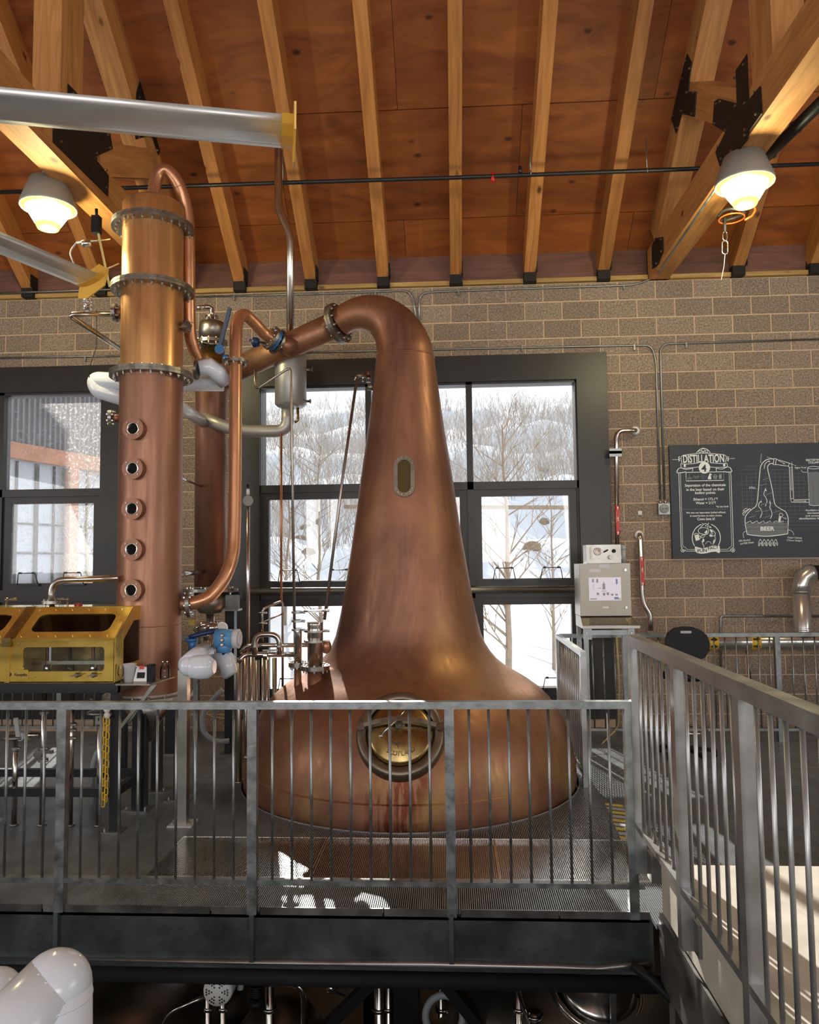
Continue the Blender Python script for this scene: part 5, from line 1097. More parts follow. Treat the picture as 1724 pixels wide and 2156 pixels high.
# ------------------------------------------------------------------ two stainless vent pipes with red arrow labels
def vent(label, base, path, r, lab, yoff):
    t = thing('vent_pipe', label, 'pipe', base, 'wall vent pipes with red labels')
    G().tube(path, r, 16).build('tube', 'steel', t)
    c = path[0]; G().lathe([(0.056, 0), (0.05, 0.012), (0.03, 0.018)], (c.x, -0.004, c.z), (0, -1, 0), 24).build('wall_rosette', 'bright', t)
    (pxa, pya), (pxb, pyb) = lab
    A = PY(pxa, pya, yoff); B = PY(pxb, pyb, yoff); d = (B - A)
    for (u0, u1, mm) in ((0, 0.14, 'red'), (0.14, 0.86, 'red'), (0.86, 1.0, 'red')): pass
    def band(u0, u1, mm, rr, nm): G().lathe([(rr, 0), (rr, (u1 - u0) * d.length)], A + d * u0, d, 18, True, False).build(nm, mm, t)
    band(0, 0.15, 'red', r + 0.0015, 'label_band'); band(0.86, 1.0, 'red', r + 0.0015, 'label_band')
    # vertical label strip on the front
    n = V((0, -1, 0)); w_ = 0.016
    fixn(G().prism([(-w_, 0.15 * d.length), (w_, 0.15 * d.length), (w_, 0.86 * d.length), (-w_, 0.86 * d.length)], A + n * (r + 0.001), (1, 0, 0), d.normalized(), n * 0.0015).build('label_strip', 'red', t))
    for u in (0.075, 0.93):
        p = A + d * u + n * (r + 0.003); fixn(G().prism([(-0.005, -0.02), (0.005, -0.02), (0.005, 0.0), (0.012, 0.0), (0.0, 0.018), (-0.012, 0.0), (-0.005, 0.0)], p, (1, 0, 0), (0, 0, 1), n * 0.001).build('arrow', 'white', t))
    text_mesh('VENT', 0.020, axes(A + d * 0.46 + n * (r + 0.0028), (0, 0, -1), (1, 0, 0)), 'white', t, bold=0.0006)
    return t
yv = -0.13
vent('tall stainless vent pipe with red label rising beside the window jamb to a wall rosette', PY(1298, 1150, yv), fillet([PY(1338, 906, -0.02), PY(1338, 906, yv) + V((0, 0, 0)), PY(1297, 907, yv), PY(1300, 1185, yv)], 0.09, 6), 0.024, ((1299, 1065), (1300, 1126)), yv)
vent('short stainless vent pipe with red label and offset bend beside the chalkboard', PY(1370, 1328, yv), fillet([PY(1346, 1126, -0.02), PY(1347, 1126, yv), PY(1352, 1255, yv), PY(1356, 1275, yv), PY(1369, 1293, yv), PY(1370, 1328, yv)], 0.07, 5), 0.026, ((1349.5, 1172), (1352, 1233)), yv)
cl = G().box(1.70, 1.83, -0.16, -0.145, PY(1295, 962, yv).z, PY(1295, 945, yv).z).box(1.70, 1.83, -0.16, -0.03, PY(1295, 956, yv).z, PY(1295, 950, yv).z); single(cl, 'pipe_clamp', 'galv', 'galvanised strut clamp holding the tall vent pipe to the jamb', 'clamp')
# ------------------------------------------------------------------ conduits, box, sensor on the block wall
def conduit(label, pts, r=0.011, clips=()):
    t = thing('conduit', label, 'conduit', pts[0], 'electrical conduits on the block wall')
    G().tube(pts, r, 10).build('tube', 'galv', t)
    for c in clips: c = V(c); G().box(c.x - 0.008, c.x + 0.008, -0.03, -0.002, c.z - 0.05, c.z + 0.016).build('clip', 'galv', t)
    return t
W = lambda px, py: PY(px, py, -0.018)
conduit('long conduit along the wall above the middle window bending down to the junction box', fillet([W(640, 742), W(905, 736), W(1340, 727), W(1372, 727), W(1381, 760), W(1390, 1052)], 0.13, 6), clips=(W(1099, 731), W(1335, 728)))
conduit('conduit from the right edge of the wall bending down to the junction box', fillet([W(1760, 713), W(1400, 724), W(1390, 735), W(1399, 1052)], 0.13, 6), clips=(W(1444, 724),))
conduit('conduit just under the timber plates at the upper left bending down behind the swan neck', fillet([W(410, 625), W(700, 618), W(868, 611), W(878, 690)], 0.13, 6), clips=(W(493, 624), W(790, 615)))
conduit('conduit under the timber plates climbing onto the right truss', fillet([W(883, 690), W(882, 618), W(920, 614), W(1340, 600), W(1385, 580)], 0.13, 6) + [PX(1398, 556, 2.185), PX(1508, 395, 2.185)], clips=(W(965, 613), W(1313, 601)))
conduit('conduit above the left window', [W(-20, 754), W(260, 749)], clips=(W(180, 752),))
conduit('conduit in front of the timber plates at the far left', [PY(-20, 618, -0.1), PY(240, 609, -0.1)])
jb = thing('junction_box', 'grey junction box with round cover left of the chalkboard', 'box', W(1398, 1082))
a, b = PY(1386, 1060, -0.06), PY(1411, 1083, -0.06)
G().box(a.x, b.x, -0.06, -0.002, b.z, a.z).build('case', 'galv', jb); c = PY(1398, 1071, -0.06); G().lathe([(0.048, 0), (0.046, 0.014), (0.0005, 0.016)], c, (0, -1, 0), 24).build('cover', 'grey_plastic', jb)
for dx in (-0.02, 0.0, 0.02): G().box(c.x + dx - .004, c.x + dx + .004, -0.078, -0.074, c.z - 0.006, c.z + 0.006).build('slot', 'black_plastic', jb)
for px in (1390, 1401): G().lathe([(0.017, 0), (0.017, 0.03)], PY(px, 1060, -0.03), (0, 0, 1), 12).build('connector', 'bolt', jb)
p = PY(1347, 1080, -0.02); g = G().box(p.x - 0.02, p.x + 0.02, -0.025, -0.002, p.z - 0.02, p.z + 0.02).lathe([(0.009, 0), (0.009, 0.008)], p + V((0, -0.005, 0)), (0, -1, 0), 12); single(g, 'wall_sensor', 'white', 'tiny white sensor on the block wall beside the vent pipe', 'sensor')
# ------------------------------------------------------------------ ducts behind the rear railing
dt = thing('duct_elbow', 'shiny galvanised duct elbow rising at the right edge below the chalkboard', 'duct', PY(1692, 1330, -0.3))
g0 = PY(1690, 1330, -0.30)
shiny = mat('shiny_duct_metal', (0.62, 0.62, 0.61), 0.24, 0.8, var=0.15, scale=3)
G().lathe([(0.10, -0.01), (0.088, 0.02), (0.085, 0.03), (0.085, PY(1690, 1245, -.3).z - g0.z)], g0, (0, 0, 1), 28).build('riser', shiny, dt)
G().tube([V((g0.x, -0.3, PY(1690, 1250, -.3).z)), V((g0.x + 0.005, -0.3, PY(1690, 1232, -.3).z)), V((g0.x + 0.035, -0.3, PY(1690, 1216, -.3).z)), V((g0.x + 0.09, -0.3, PY(1690, 1207, -.3).z)), V((g0.x + 0.13, -0.3, PY(1690, 1205, -.3).z))], 0.086, 28).build('elbow', shiny, dt)
for (a_, z_) in ((0, 1246), (1, 1322)): G().torus((g0.x, -0.3, PY(1690, z_, -.3).z), (0, 0, 1), 0.087, 0.004, 28, 6).build('seam', shiny, dt)
G().cyl((g0.x + 0.12, -0.3, PY(1690, 1205, -.3).z), (g0.x + 1.2, -0.3, PY(1690, 1205, -.3).z), 0.07, None, 24).build('flexible_duct', 'black_plastic', dt)
hd = thing('horizontal_duct', 'horizontal galvanised duct with yellow arrow tags behind the rear railing', 'duct', (3.2, -0.30, 0.9))
G().cyl((2.25, -0.30, 0.945), (5.4, -0.30, 0.945), 0.075, None, 28).build('duct', shiny, hd)
for px in (1504, 1593):
    x = PY(px, 1349, -0.37).x
    b_ = G().lathe([(0.0765, -0.045), (0.0765, 0.045)], (x, -0.30, 0.945), (1, 0, 0), 28, True, False).build('tag_band', 'yellow', hd)
    for dz in (0.035, -0.035):
        fixn(G().prism([(-0.035, -0.009), (0.0, -0.009), (0.0, -0.02), (0.035, 0), (0.0, 0.02), (0.0, 0.009), (-0.035, 0.009)], (x, -0.3 - sqrt(0.0775 ** 2 - (abs(dz) + .0) ** 2) - 0.006, 0.945 + dz), (1, 0, 0), (0, 0, 1), (0, 0.004, 0)).build('arrow', 'paint_black', b_))
single_tube('wall_pipe', fillet([PY(1518, 1520, -0.06), PY(1517, 1297, -0.06), PY(1760, 1297, -0.06)], 0.03), 0.013, 'galv', 'thin pipe bent along the wall under the chalkboard', 'pipe', 10)
g = G().lathe([(0.022, 0), (0.022, 0.02), (0.018, 0.024)], PY(1573, 1373, -0.15), (0, -1, 0), 18); g.cyl(PY(1574, 1380, -0.13), PY(1582, 1440, -0.13), 0.006, None, 8); g.cyl(PY(1573, 1373, -0.16), PY(1573, 1355, -0.22), 0.006, None, 8); single(g, 'hanging_thermometer', 'bronze_ring', 'small dial thermometer on a rod hanging behind the rear railing', 'thermometer')
# ------------------------------------------------------------------ black stool
sto = thing('bar_stool', 'black bar stool with rounded back standing behind the walkway railing', 'stool', (2.13, -1.2, 0))
ox, oy = 2.13, -1.2
bk = [(-0.19, 0.02), (-0.195, 0.07), (-0.17, 0.14), (-0.11, 0.185), (-0.03, 0.20), (0.05, 0.195), (0.12, 0.17), (0.175, 0.12), (0.195, 0.05), (0.185, -0.02), (0.14, -0.08), (0.08, -0.10), (0.04, -0.14), (-0.04, -0.14), (-0.07, -0.10), (-0.13, -0.07)]
fixn(G().prism(bk, (ox, oy - 0.02, 0.985), (1, 0, 0), (0, 0.12, 1), (0, 0.035, 0.0)).build('backrest', 'black_plastic', sto))
fixn(G().prism(rrect(0.10, 0.022, 0.01, 4), (ox - 0.01, oy - 0.022 + 0.017, 1.135), (1, 0, 0), (0, 0.12, 1), (0, 0.004, 0)).build('grip_slot', 'grey_plastic', sto))
G().lathe([(0.19, 0.70), (0.21, 0.72), (0.21, 0.745), (0.17, 0.76)], (ox, oy + 0.12, 0), (0, 0, 1), 32).build('seat', 'black_plastic', sto)
G().box(ox - 0.04, ox + 0.04, oy - 0.01, oy + 0.02, 0.70, 0.90).build('back_stem', 'black_plastic', sto)
G().cyl((ox, oy + 0.12, 0.06), (ox, oy + 0.12, 0.72), 0.028, None, 16).build('column', 'steel', sto); G().torus((ox, oy + 0.12, 0.24), (0, 0, 1), 0.18, 0.011, 32, 8).build('foot_ring', 'steel', sto)
for k in range(5):
    a = 2 * pi * k / 5; G().beam((ox, oy + 0.12, 0.08), (ox + 0.26 * cos(a), oy + 0.12 + 0.26 * sin(a), 0.05), 0.04, 0.03).cyl((ox + 0.25 * cos(a), oy + 0.12 + 0.25 * sin(a), 0.0), (ox + 0.25 * cos(a), oy + 0.12 + 0.25 * sin(a), 0.05), 0.02, None, 10).build('base_leg', 'black_plastic', sto)
# ------------------------------------------------------------------ chalkboard sign
BY = -0.045
bd = thing('chalkboard_sign', 'large dark chalkboard explaining distillation with a white still drawing', 'sign', (3.3, -0.02, 1.8))
BX1 = 4.62
G().box(2.358, BX1, BY, -0.004, 1.80, 3.01).build('panel', 'board', bd)
YS = BY - 0.0015
def c1(x, y): return PY(1405 + x / 8.625, 925 + y / 8.625, YS)
def c2(x, y): return PY(1545 + x / 8.626, 925 + y / 8.626, YS)
class Draw(G):
    def stroke(s, pts, w_=0.004, conv=c2, closed=False):
        P = [conv(*p) for p in pts]
        if closed: P = P + [P[0], P[1]]
        n = len(P); up = V((0, -1, 0)); L_, R_ = [], []
        for i in range(n):
            d = (P[min(i + 1, n - 1)] - P[max(i - 1, 0)]); d.y = 0
            if d.length < 1e-9: d = V((1, 0, 0))
            s_ = d.normalized().cross(up) * (w_ / 2); L_.append(P[i] + s_); R_.append(P[i] - s_)
        b = len(s.v); s.v += [V(q) for q in L_ + R_]
        for i in range(n - 1): s.f.append([b + i, b + i + 1, b + n + i + 1, b + n + i]); s.s.append(False)
        return s
    def poly(s, pts, conv=c2):
        P = [conv(*p) for p in pts]; b = len(s.v); s.v += P; s.f.append(list(range(b, b + len(P)))); s.s.append(False); return s
def curve(pts, n=5):
    sp = smooth_path([((p[0], p[1], 0), 0) for p in pts], n); return [(q[0].x, q[0].y) for q in sp]
def circ(cx, cy, rx, ry=None, n=24, a0=0, a1=2 * pi): ry = ry or rx; return [(cx + rx * cos(a0 + (a1 - a0) * k / n), cy + ry * sin(a0 + (a1 - a0) * k / n)) for k in range(n + 1)]
def tfit(body, conv, cx, cy, w_, h_, m='chalk', bold=0.0, rot=0.0, shear=0.0, al='CENTER'):
    o = text_mesh(body, 1.0, Matrix(), m, bd, bold=bold, depth=0.0, shear=shear); me = o.data
    xs = [v.co.x for v in me.vertices]; ys = [v.co.y for v in me.vertices]
    if not xs: return o
    W_ = max(xs) - min(xs); H_ = max(ys) - min(ys); mx = (max(xs) + min(xs)) / 2; my = (max(ys) + min(ys)) / 2
    a = conv(cx - w_ / 2, cy); b = conv(cx + w_ / 2, cy); hh = (conv(cx, cy - h_ / 2) - conv(cx, cy + h_ / 2)).length
    me.transform(Matrix.Diagonal(((b - a).length / W_, hh / H_, 1, 1)) @ Matrix.Translation((-mx, -my, 0)))
    M = axes(conv(cx, cy) + V((0, -0.0012, 0)), (cos(rot), 0, sin(rot)), (-sin(rot), 0, cos(rot)))
    o.matrix_basis = M; WM[o] = M
    return o
# ----- framed panel on the left
d = Draw()
d.stroke([(205, 600), (250, 1960)], 0.006, c1); d.stroke([(235, 600), (278, 1940)], 0.004, c1)
d.stroke([(1150, 600), (1200, 1960)], 0.006, c1); d.stroke([(1118, 600), (1168, 1940)], 0.004, c1)
d.stroke([(250, 1960)] + [(262, 1968), (300, 1985), (325, 2010), (340, 2030), (510, 2030)], 0.005, c1); d.stroke([(278, 1940), (330, 1965), (355, 2000), (505, 2000)], 0.004, c1)
d.stroke([(1200, 1960), (1185, 1970), (1150, 1990), (1130, 2028), (955, 2030)], 0.005, c1); d.stroke([(1168, 1940), (1120, 1968), (1105, 1995), (958, 2000)], 0.004, c1)
for cx in (280, 1187): d.stroke(circ(cx, 2012, 34), 0.005, c1); d.poly(circ(cx + 2, 2012, 14, 18, 10), c1)
# header banner
d.stroke(curve([(262, 430), (255, 310), (420, 270), (650, 250), (880, 265), (1060, 300), (1052, 420)]), 0.006, c1)
d.stroke(curve([(240, 440), (330, 450), (460, 440), (570, 425)]), 0.006, c1); d.stroke(curve([(780, 425), (880, 432), (1000, 440), (1080, 435)]), 0.006, c1)
d.stroke(curve([(245, 445), (260, 520), (400, 520), (575, 500)]), 0.006, c1); d.stroke(curve([(1080, 440), (1075, 500), (900, 510), (775, 500)]), 0.006, c1)
d.stroke(curve([(200, 530), (250, 520), (330, 545), (460, 525)]), 0.006, c1); d.stroke(curve([(200, 530), (170, 600), (240, 605), (335, 590)]), 0.008, c1)
d.stroke(curve([(1135, 510), (1080, 505), (990, 540), (880, 525)]), 0.006, c1); d.stroke(curve([(1135, 510), (1168, 580), (1100, 595), (1020, 585)]), 0.008, c1)
d.stroke([(460, 525), (455, 585)], 0.006, c1); d.stroke([(880, 525), (890, 580)], 0.006, c1)
d.poly([(300, 452), (335, 460), (332, 505), (295, 500)], c1); d.poly([(1010, 450), (1050, 445), (1050, 490), (1012, 495)], c1)
d.stroke([(90, 370), (185, 368)], 0.004, c1); d.stroke([(1125, 348), (1222, 348)], 0.004, c1)
for sx, px in ((-1, 225), (1, 1085)):
    d.stroke(curve([(px, 310), (px + 25 * sx, 330), (px + 5 * sx, 350), (px + 30 * sx, 365), (px + 5 * sx, 380), (px + 22 * sx, 400)]), 0.007, c1)
d.stroke(curve([(525, 245), (580, 190), (650, 160), (730, 190), (780, 245)]), 0.006, c1)
for (cx, cy, r_) in ((590, 220, 22), (650, 195, 28), (710, 220, 22), (650, 230, 15)): d.stroke(circ(cx, cy, r_, None, 14), 0.005, c1)
d.stroke([(335, 600), (340, 755), (1022, 745), (1018, 590), (335, 600)], 0.007, c1)
d.build('chalk_frame', 'chalk', bd)
d = Draw(); d.poly(circ(672, 515, 103, 108), c1); d.build('chalk_disc', 'chalk', bd)
tfit('DISTILLATION', c1, 655, 350, 745, 150, bold=0.02)
o = tfit('4', c1, 660, 525, 95, 130, 'board', bold=0.02); o.location.y -= 0.001
d = Draw()      # icons
d.stroke([(400, 630), (405, 690)], 0.003, c1); d.stroke(circ(383, 708, 16, None, 12), 0.003, c1); d.stroke(circ(425, 708, 16, None, 12), 0.003, c1)
for k, cx in enumerate((485, 518, 552)): d.stroke(circ(cx, 680 + (12 if k == 1 else 0), 18, None, 12), 0.003, c1)
for cx in (630, 660):
    for cy in (650, 680, 708): d.poly(circ(cx, cy, 7, None, 8), c1)
d.stroke([(595, 680), (612, 680)], 0.003, c1); d.stroke([(680, 680), (708, 680)], 0.003, c1)
d.stroke(circ(868, 680, 30, 38, 14), 0.006, c1); d.stroke([(842, 670), (895, 670)], 0.006, c1); d.stroke([(842, 690), (895, 690)], 0.006, c1)
for dx in (0, 25): d.poly([(935 + dx, 660), (945 + dx, 625), (955 + dx, 625), (958 + dx, 660), (958 + dx, 715), (936 + dx, 715)], c1)
d.build('chalk_icons', 'chalk_mid', bd)
d = Draw(); d.poly([(735, 690), (755, 650), (762, 622), (785, 620), (805, 640), (806, 660), (790, 648), (780, 650), (795, 690), (795, 725), (735, 725)], c1); d.build('chalk_icon', 'chalk', bd)
for (s_, cx, cy, w_, h_) in (('Separation of the chemicals', 685, 838, 740, 62), ('in the beer based on their', 688, 908, 690, 50), ('boiling points.', 690, 976, 380, 62), ('Ethanol = 173.1\u00b0f', 693, 1085, 440, 50), ('Water = 212\u00b0f', 695, 1152, 365, 50), ('*at sea level', 992, 1218, 222, 34), ('We give our byproduct (called stillage)', 695, 1333, 715, 44), ('to local farmers to make cheese.', 700, 1385, 590, 34), ('Cows love it!', 700, 1445, 318, 50)):
    tfit(s_, c1, cx, cy, w_, h_, bold=0.018)
d = Draw()
for k in range(42): d.stroke([(272 + k * 20, 1272 - k * 0.2), (284 + k * 20, 1272 - k * .2)], 0.003, c1)
d.build('chalk_dashes', 'chalk_mid', bd)
d = Draw()      # round cow picture
d.stroke(circ(705, 1790, 255, 262, 40, pi * 0.75 + 0.2, pi * 1.5 - 0.35), 0.008, c1); d.stroke(circ(705, 1790, 255, 262, 40, pi * 1.5 + 0.35, pi * 2 + pi * 0.22), 0.008, c1)
d.stroke(curve([(632, 1520), (650, 1545), (690, 1530), (730, 1545), (748, 1515)]), 0.006, c1)
d.stroke(curve([(645, 1555), (600, 1600), (560, 1650), (580, 1700), (660, 1725), (725, 1720), (748, 1660), (730, 1600), (740, 1550)]), 0.006, c1)
d.stroke(curve([(570, 1630), (620, 1605), (690, 1605), (725, 1625)]), 0.005, c1); d.poly([(670, 1690), (690, 1670), (720, 1640), (728, 1690), (700, 1720)], c1)
d.poly([(750, 1575), (790, 1590), (798, 1612), (765, 1605)], c1); d.poly(circ(698, 1570, 12, None, 10), c1)
d.poly([(765, 1630), (800, 1640), (825, 1690), (790, 1695)], c1); d.stroke(curve([(800, 1640), (850, 1680), (870, 1720), (850, 1750), (770, 1760), (780, 1720), (830, 1715)]), 0.006, c1); d.poly(circ(795, 1752, 28, 18, 12), c1)
d.poly([(490, 1740), (570, 1725), (585, 1825), (515, 1845)], c1); d.stroke(circ(528, 1725, 42, 18, 14), 0.005, c1); d.stroke(curve([(575, 1755), (600, 1765), (600, 1795), (580, 1805)]), 0.005, c1)
d.stroke(curve([(595, 1770), (640, 1740), (690, 1735)]), 0.006, c1); d.stroke(curve([(600, 1785), (660, 1775), (680, 1750)]), 0.005, c1)
d.poly(curve([(640, 1800), (668, 1820), (660, 1860), (635, 1870)], 3), c1); d.stroke(curve([(625, 1840), (640, 1900), (660, 1930), (660, 1970)]), 0.006, c1)
d.poly([(850, 1815), (868, 1830), (865, 1870), (825, 1890), (830, 1850)], c1); d.stroke(curve([(860, 1750), (868, 1810), (855, 1870), (820, 1910)]), 0.005, c1); d.stroke(circ(745, 1905, 50, 50, 18, pi, 2 * pi), 0.004, c1)
d.build('chalk_cow', 'chalk', bd)
d = Draw(); d.poly([(498, 1945), (560, 1960), (640, 1985), (720, 1960), (800, 1935), (880, 1925), (945, 1935), (955, 1990), (955, 2050), (930, 2068), (880, 2040), (800, 2045), (700, 2070), (620, 2078), (540, 2065), (500, 2030)], c1); d.build('chalk_ribbon', 'chalk', bd)
o = tfit('FUN', c1, 628, 2020, 170, 60, 'board', bold=0.02, rot=0.06); o.location.y -= 0.001
o = tfit('FACT', c1, 830, 1968, 195, 58, 'board', bold=0.02, rot=0.16); o.location.y -= 0.001
# ----- still diagram
d = Draw()
for k in range(18): y = 490 + k * 67; d.stroke([(200 - (k % 3) * 60 if k < 6 else 120, y), (1320 if k < 12 else 1900, y - 8)], 0.0022)
for k in range(17): x = 150 + k * 86; d.stroke([(x - 10, 640 - (60 if k > 2 else 0)), (x + 12, 1300 + 40 * (k % 3))], 0.0022)
d.build('chalk_grid', 'chalk_dim', bd)
d = Draw()
d.stroke(curve([(240, 1720), (205, 1540), (212, 1400), (300, 1290), (390, 1220), (425, 1120), (445, 900), (470, 600), (490, 480), (560, 390), (650, 355), (735, 360)]), 0.008)
d.stroke(curve([(710, 435), (650, 445), (615, 490), (620, 580), (660, 750), (700, 930), (730, 1130), (760, 1200), (850, 1265), (940, 1320), (980, 1420), (985, 1500), (975, 1720)]), 0.008)
d.stroke(curve([(235, 1725), (400, 1748), (600, 1760), (800, 1742), (978, 1715)]), 0.009)
d.stroke([(728, 345), (712, 462)], 0.006); d.stroke([(768, 352), (750, 465)], 0.006); d.stroke([(728, 345), (768, 350)], 0.005); d.stroke([(712, 460), (750, 464)], 0.005)
d.stroke([(770, 362), (1005, 432)], 0.006); d.stroke([(755, 455), (990, 488)], 0.006); d.stroke([(1005, 432), (1050, 450), (1058, 515), (1080, 1080)], 0.006); d.stroke([(990, 488), (1005, 510), (1030, 1090)], 0.006)
d.stroke([(1005, 430), (990, 485)], 0.005); d.stroke([(1005, 512), (1058, 512)], 0.005); d.stroke([(1028, 1078), (1085, 1075)], 0.005); d.stroke([(1030, 1085), (1045, 1140), (1365, 1145)], 0.006); d.stroke([(1085, 1080), (1090, 1100), (1365, 1092)], 0.006); d.stroke([(1092, 1098), (1090, 1142)], 0.005)
d.stroke([(800, 385), (920, 440)], 0.004); d.stroke([(1035, 540), (1048, 930)], 0.004); d.stroke([(1110, 1120), (1310, 1122)], 0.004)
for (p, a, b) in (((935, 445), (900, 425), (895, 452)), ((1048, 940), (1040, 905), (1062, 905)), ((1315, 1122), (1285, 1110), (1285, 1136)), ((660, 395), (620, 385), (635, 420)), ((572, 885), (550, 935), (598, 935)), ((490, 1108), (468, 1145), (508, 1142)), ((650, 1105), (640, 1165), (675, 1165))): d.poly([p, a, b])
d.stroke(curve([(550, 535), (560, 460), (600, 410), (640, 395)]), 0.006)
d.stroke(curve([(568, 1212), (600, 1130), (580, 1060), (545, 1010), (552, 950), (570, 920)]), 0.007); d.stroke(curve([(475, 1425), (508, 1340), (490, 1270), (450, 1220), (455, 1160), (485, 1130)]), 0.007); d.stroke(curve([(660, 1442), (690, 1370), (680, 1300), (652, 1240), (660, 1180), (655, 1140)]), 0.007)
wv = []
for k in range(7): x0 = 215 + k * 118 - 40; wv += [(x0 + 22, 1515), (x0 + 55, 1518), (x0 + 90, 1500), (x0 + 128, 1480)]
d.stroke([(215, 1515)] + [p for p in wv if 215 < p[0] < 980] + [(985, 1490)], 0.006)
d.stroke(curve([(190, 1385), (160, 1340), (280, 1260), (298, 1290)]), 0.006); d.stroke([(185, 1350), (275, 1270)], 0.006); d.stroke(curve([(160, 1310), (200, 1260), (240, 1255)]), 0.005)
d.poly([(820, 1390), (860, 1400), (838, 1530), (798, 1520)]); d.stroke(curve([(822, 1395), (825, 1350), (860, 1342), (890, 1370), (865, 1415)]), 0.005)
for k in range(5):
    x = 478 + k * 70; d.stroke(curve([(x - 28, 1940), (x - 32, 1890), (x, 1815), (x + 34, 1890), (x + 28, 1935)]), 0.005); d.stroke(curve([(x - 14, 1940), (x - 10, 1895), (x + 8, 1880), (x + 20, 1920)]), 0.005)
d.stroke(curve([(180, 1790), (165, 1720), (190, 1680), (225, 1665)]), 0.004); d.stroke(curve([(985, 1645), (1040, 1660), (1075, 1700), (1085, 1740)]), 0.004)
d.stroke([(250, 1640), (290, 1640), (270, 1660)], 0.003); d.stroke([(970, 1640), (905, 1640), (930, 1620)], 0.003)
d.stroke([(500, 260), (482, 430)], 0.003); d.stroke([(595, 320), (680, 345)], 0.003); d.stroke([(1048, 405), (1055, 450), (1130, 480)], 0.003)
d.stroke(curve([(1225, 555), (1240, 590), (1330, 598)]), 0.004)
d.stroke(circ(1450, 515, 112, 22, 24), 0.005); d.stroke([(1338, 520), (1370, 1190)], 0.006); d.stroke([(1562, 520), (1575, 1190)], 0.006); d.stroke(curve([(1370, 1190), (1470, 1205), (1575, 1190)]), 0.006)
d.stroke([(885, 1430), (890, 1415), (905, 1418), (903, 1440)], 0.003); d.stroke([(915, 1445), (925, 1420), (938, 1425), (930, 1448), (945, 1452), (958, 1428)], 0.003)
d.build('chalk_still_drawing', 'chalk', bd)
d = Draw(); d.poly([(218, 1530), (980, 1500), (972, 1705), (800, 1735), (600, 1750), (400, 1738), (242, 1712)]); d.build('chalk_fill', 'chalk_dim', bd); d = Draw()
d.poly([(1345, 600), (1570, 600), (1572, 1180), (1470, 1195), (1372, 1180)]); d.build('chalk_fill', 'chalk_dim', bd)
d = Draw()
for k in range(9): x = 300 + k * 80; d.stroke([(x, 1720), (x + 60, 1540)], 0.004)
for cy in (615, 725, 835, 945, 1060): d.poly(circ(1455, cy, 105, 26, 20))
for (x, y) in ((525, 735), (470, 840), (575, 1005), (480, 1195), (380, 1320), (530, 1315), (715, 1330), (275, 1420), (545, 1420)): d.stroke([(x, y), (x + 125, y - 35)], 0.009)
o = tag(d.build('chalk_hatching', 'chalk_dim', bd), kind='stuff'); o.location.y -= 0.0006
for (s_, cx, cy, w_, h_, b_, rt) in (('STILL', 335, 880, 122, 38, 0.02, 0), ('BEER', 608, 1622, 255, 75, 0.03, 0), ('Higher Proof', 1208, 518, 208, 40, 0.01, 0), ('RECTIFYING', 1455, 375, 295, 38, 0.02, 0), ('COLUMN', 1455, 420, 215, 38, 0.02, 0), ('Rectifying column', 1490, 1290, 370, 42, 0.02, 0), ('increases', 1440, 1336, 210, 30, 0.02, 0), ('and comes out', 1470, 1386, 345, 30, 0.02, 0), ('distillation loses', 1420, 1437, 490, 32, 0.02, 0), ('10% Alcohol', 190, 1835, 205, 34, 0.01, 0.10), ('and 90% Water', 238, 1882, 255, 34, 0.01, 0.10), ('Copper Sulphate', 1100, 1790, 265, 40, 0.01, -0.05), ('("Green Sludge")', 1100, 1840, 280, 40, 0.01, -0.05)):
    tfit(s_, c2, cx, cy, w_, h_, bold=b_, rot=rt)
# ------------------------------------------------------------------ high-bay lamps
def lamp(label, px, ptop, pbot, y_, xhang, zhang):
    c = PY(px, pbot, y_); t_ = PY(px, ptop, y_); H = t_.z - c.z
    r = thing('high_bay_lamp', label, 'lamp', (c.x, y_, c.z), 'high bay lamps')
    G().lathe([(0.145, 0.0), (0.214, -H * 0.50), (0.214, -H * 0.56), (0.205, -H * 0.56), (0.205, -H * 0.5), (0.10, -H * 0.1)], t_, (0, 0, 1), 36, True, True).build('housing', 'lamp_grey', r)
    G().lathe([(0.204, -H * 0.53), (0.190, -H * 0.56), (0.172, -H * 0.58)], t_, (0, 0, 1), 32, True, False).build('lens_rim', 'lamp_rim', r)
    G().lathe([(0.172, -H * 0.58), (0.095, -H * 0.90)], t_, (0, 0, 1), 32, True, False).build('lens', 'lamp_lens', r)
    G().lathe([(0.095, -H * 0.90), (0.08, -H * 0.98), (0.06, -H), (0.0005, -H)], t_, (0, 0, 1), 32, True, False).build('lens_tip', 'lamp_rim', r)
    hz = zhang
    b = G().box(t_.x - 0.04, t_.x + 0.04, y_ - 0.03, y_ + 0.03, t_.z, t_.z + 0.10).cyl((t_.x - 0.05, y_ - 0.0, t_.z + 0.06), (t_.x + 0.05, y_, t_.z + 0.06), 0.014, None, 12).box(t_.x - 0.02, t_.x + 0.02, y_ - 0.02, y_ + 0.02, t_.z + 0.08, hz); b.build('bracket', 'grey_plastic', r)
    l = bpy.data.lights.new('lamp_glow', 'POINT'); l.energy = 55; l.color = (1.0, 0.88, 0.48); l.shadow_soft_size = 0.10
    o = bpy.data.objects.new('lamp_glow', l); link(o, r, Matrix.Translation(c - V((0, 0, 0.13))))
    return r
lamp('lit grey high bay lamp hanging under the right truss', 1565, 330, 436, -2.55, 2.36, 4.90)
lamp('lit grey high bay lamp hanging left of the column top', 103, 382, 484, -2.50, -3.18, 5.0)
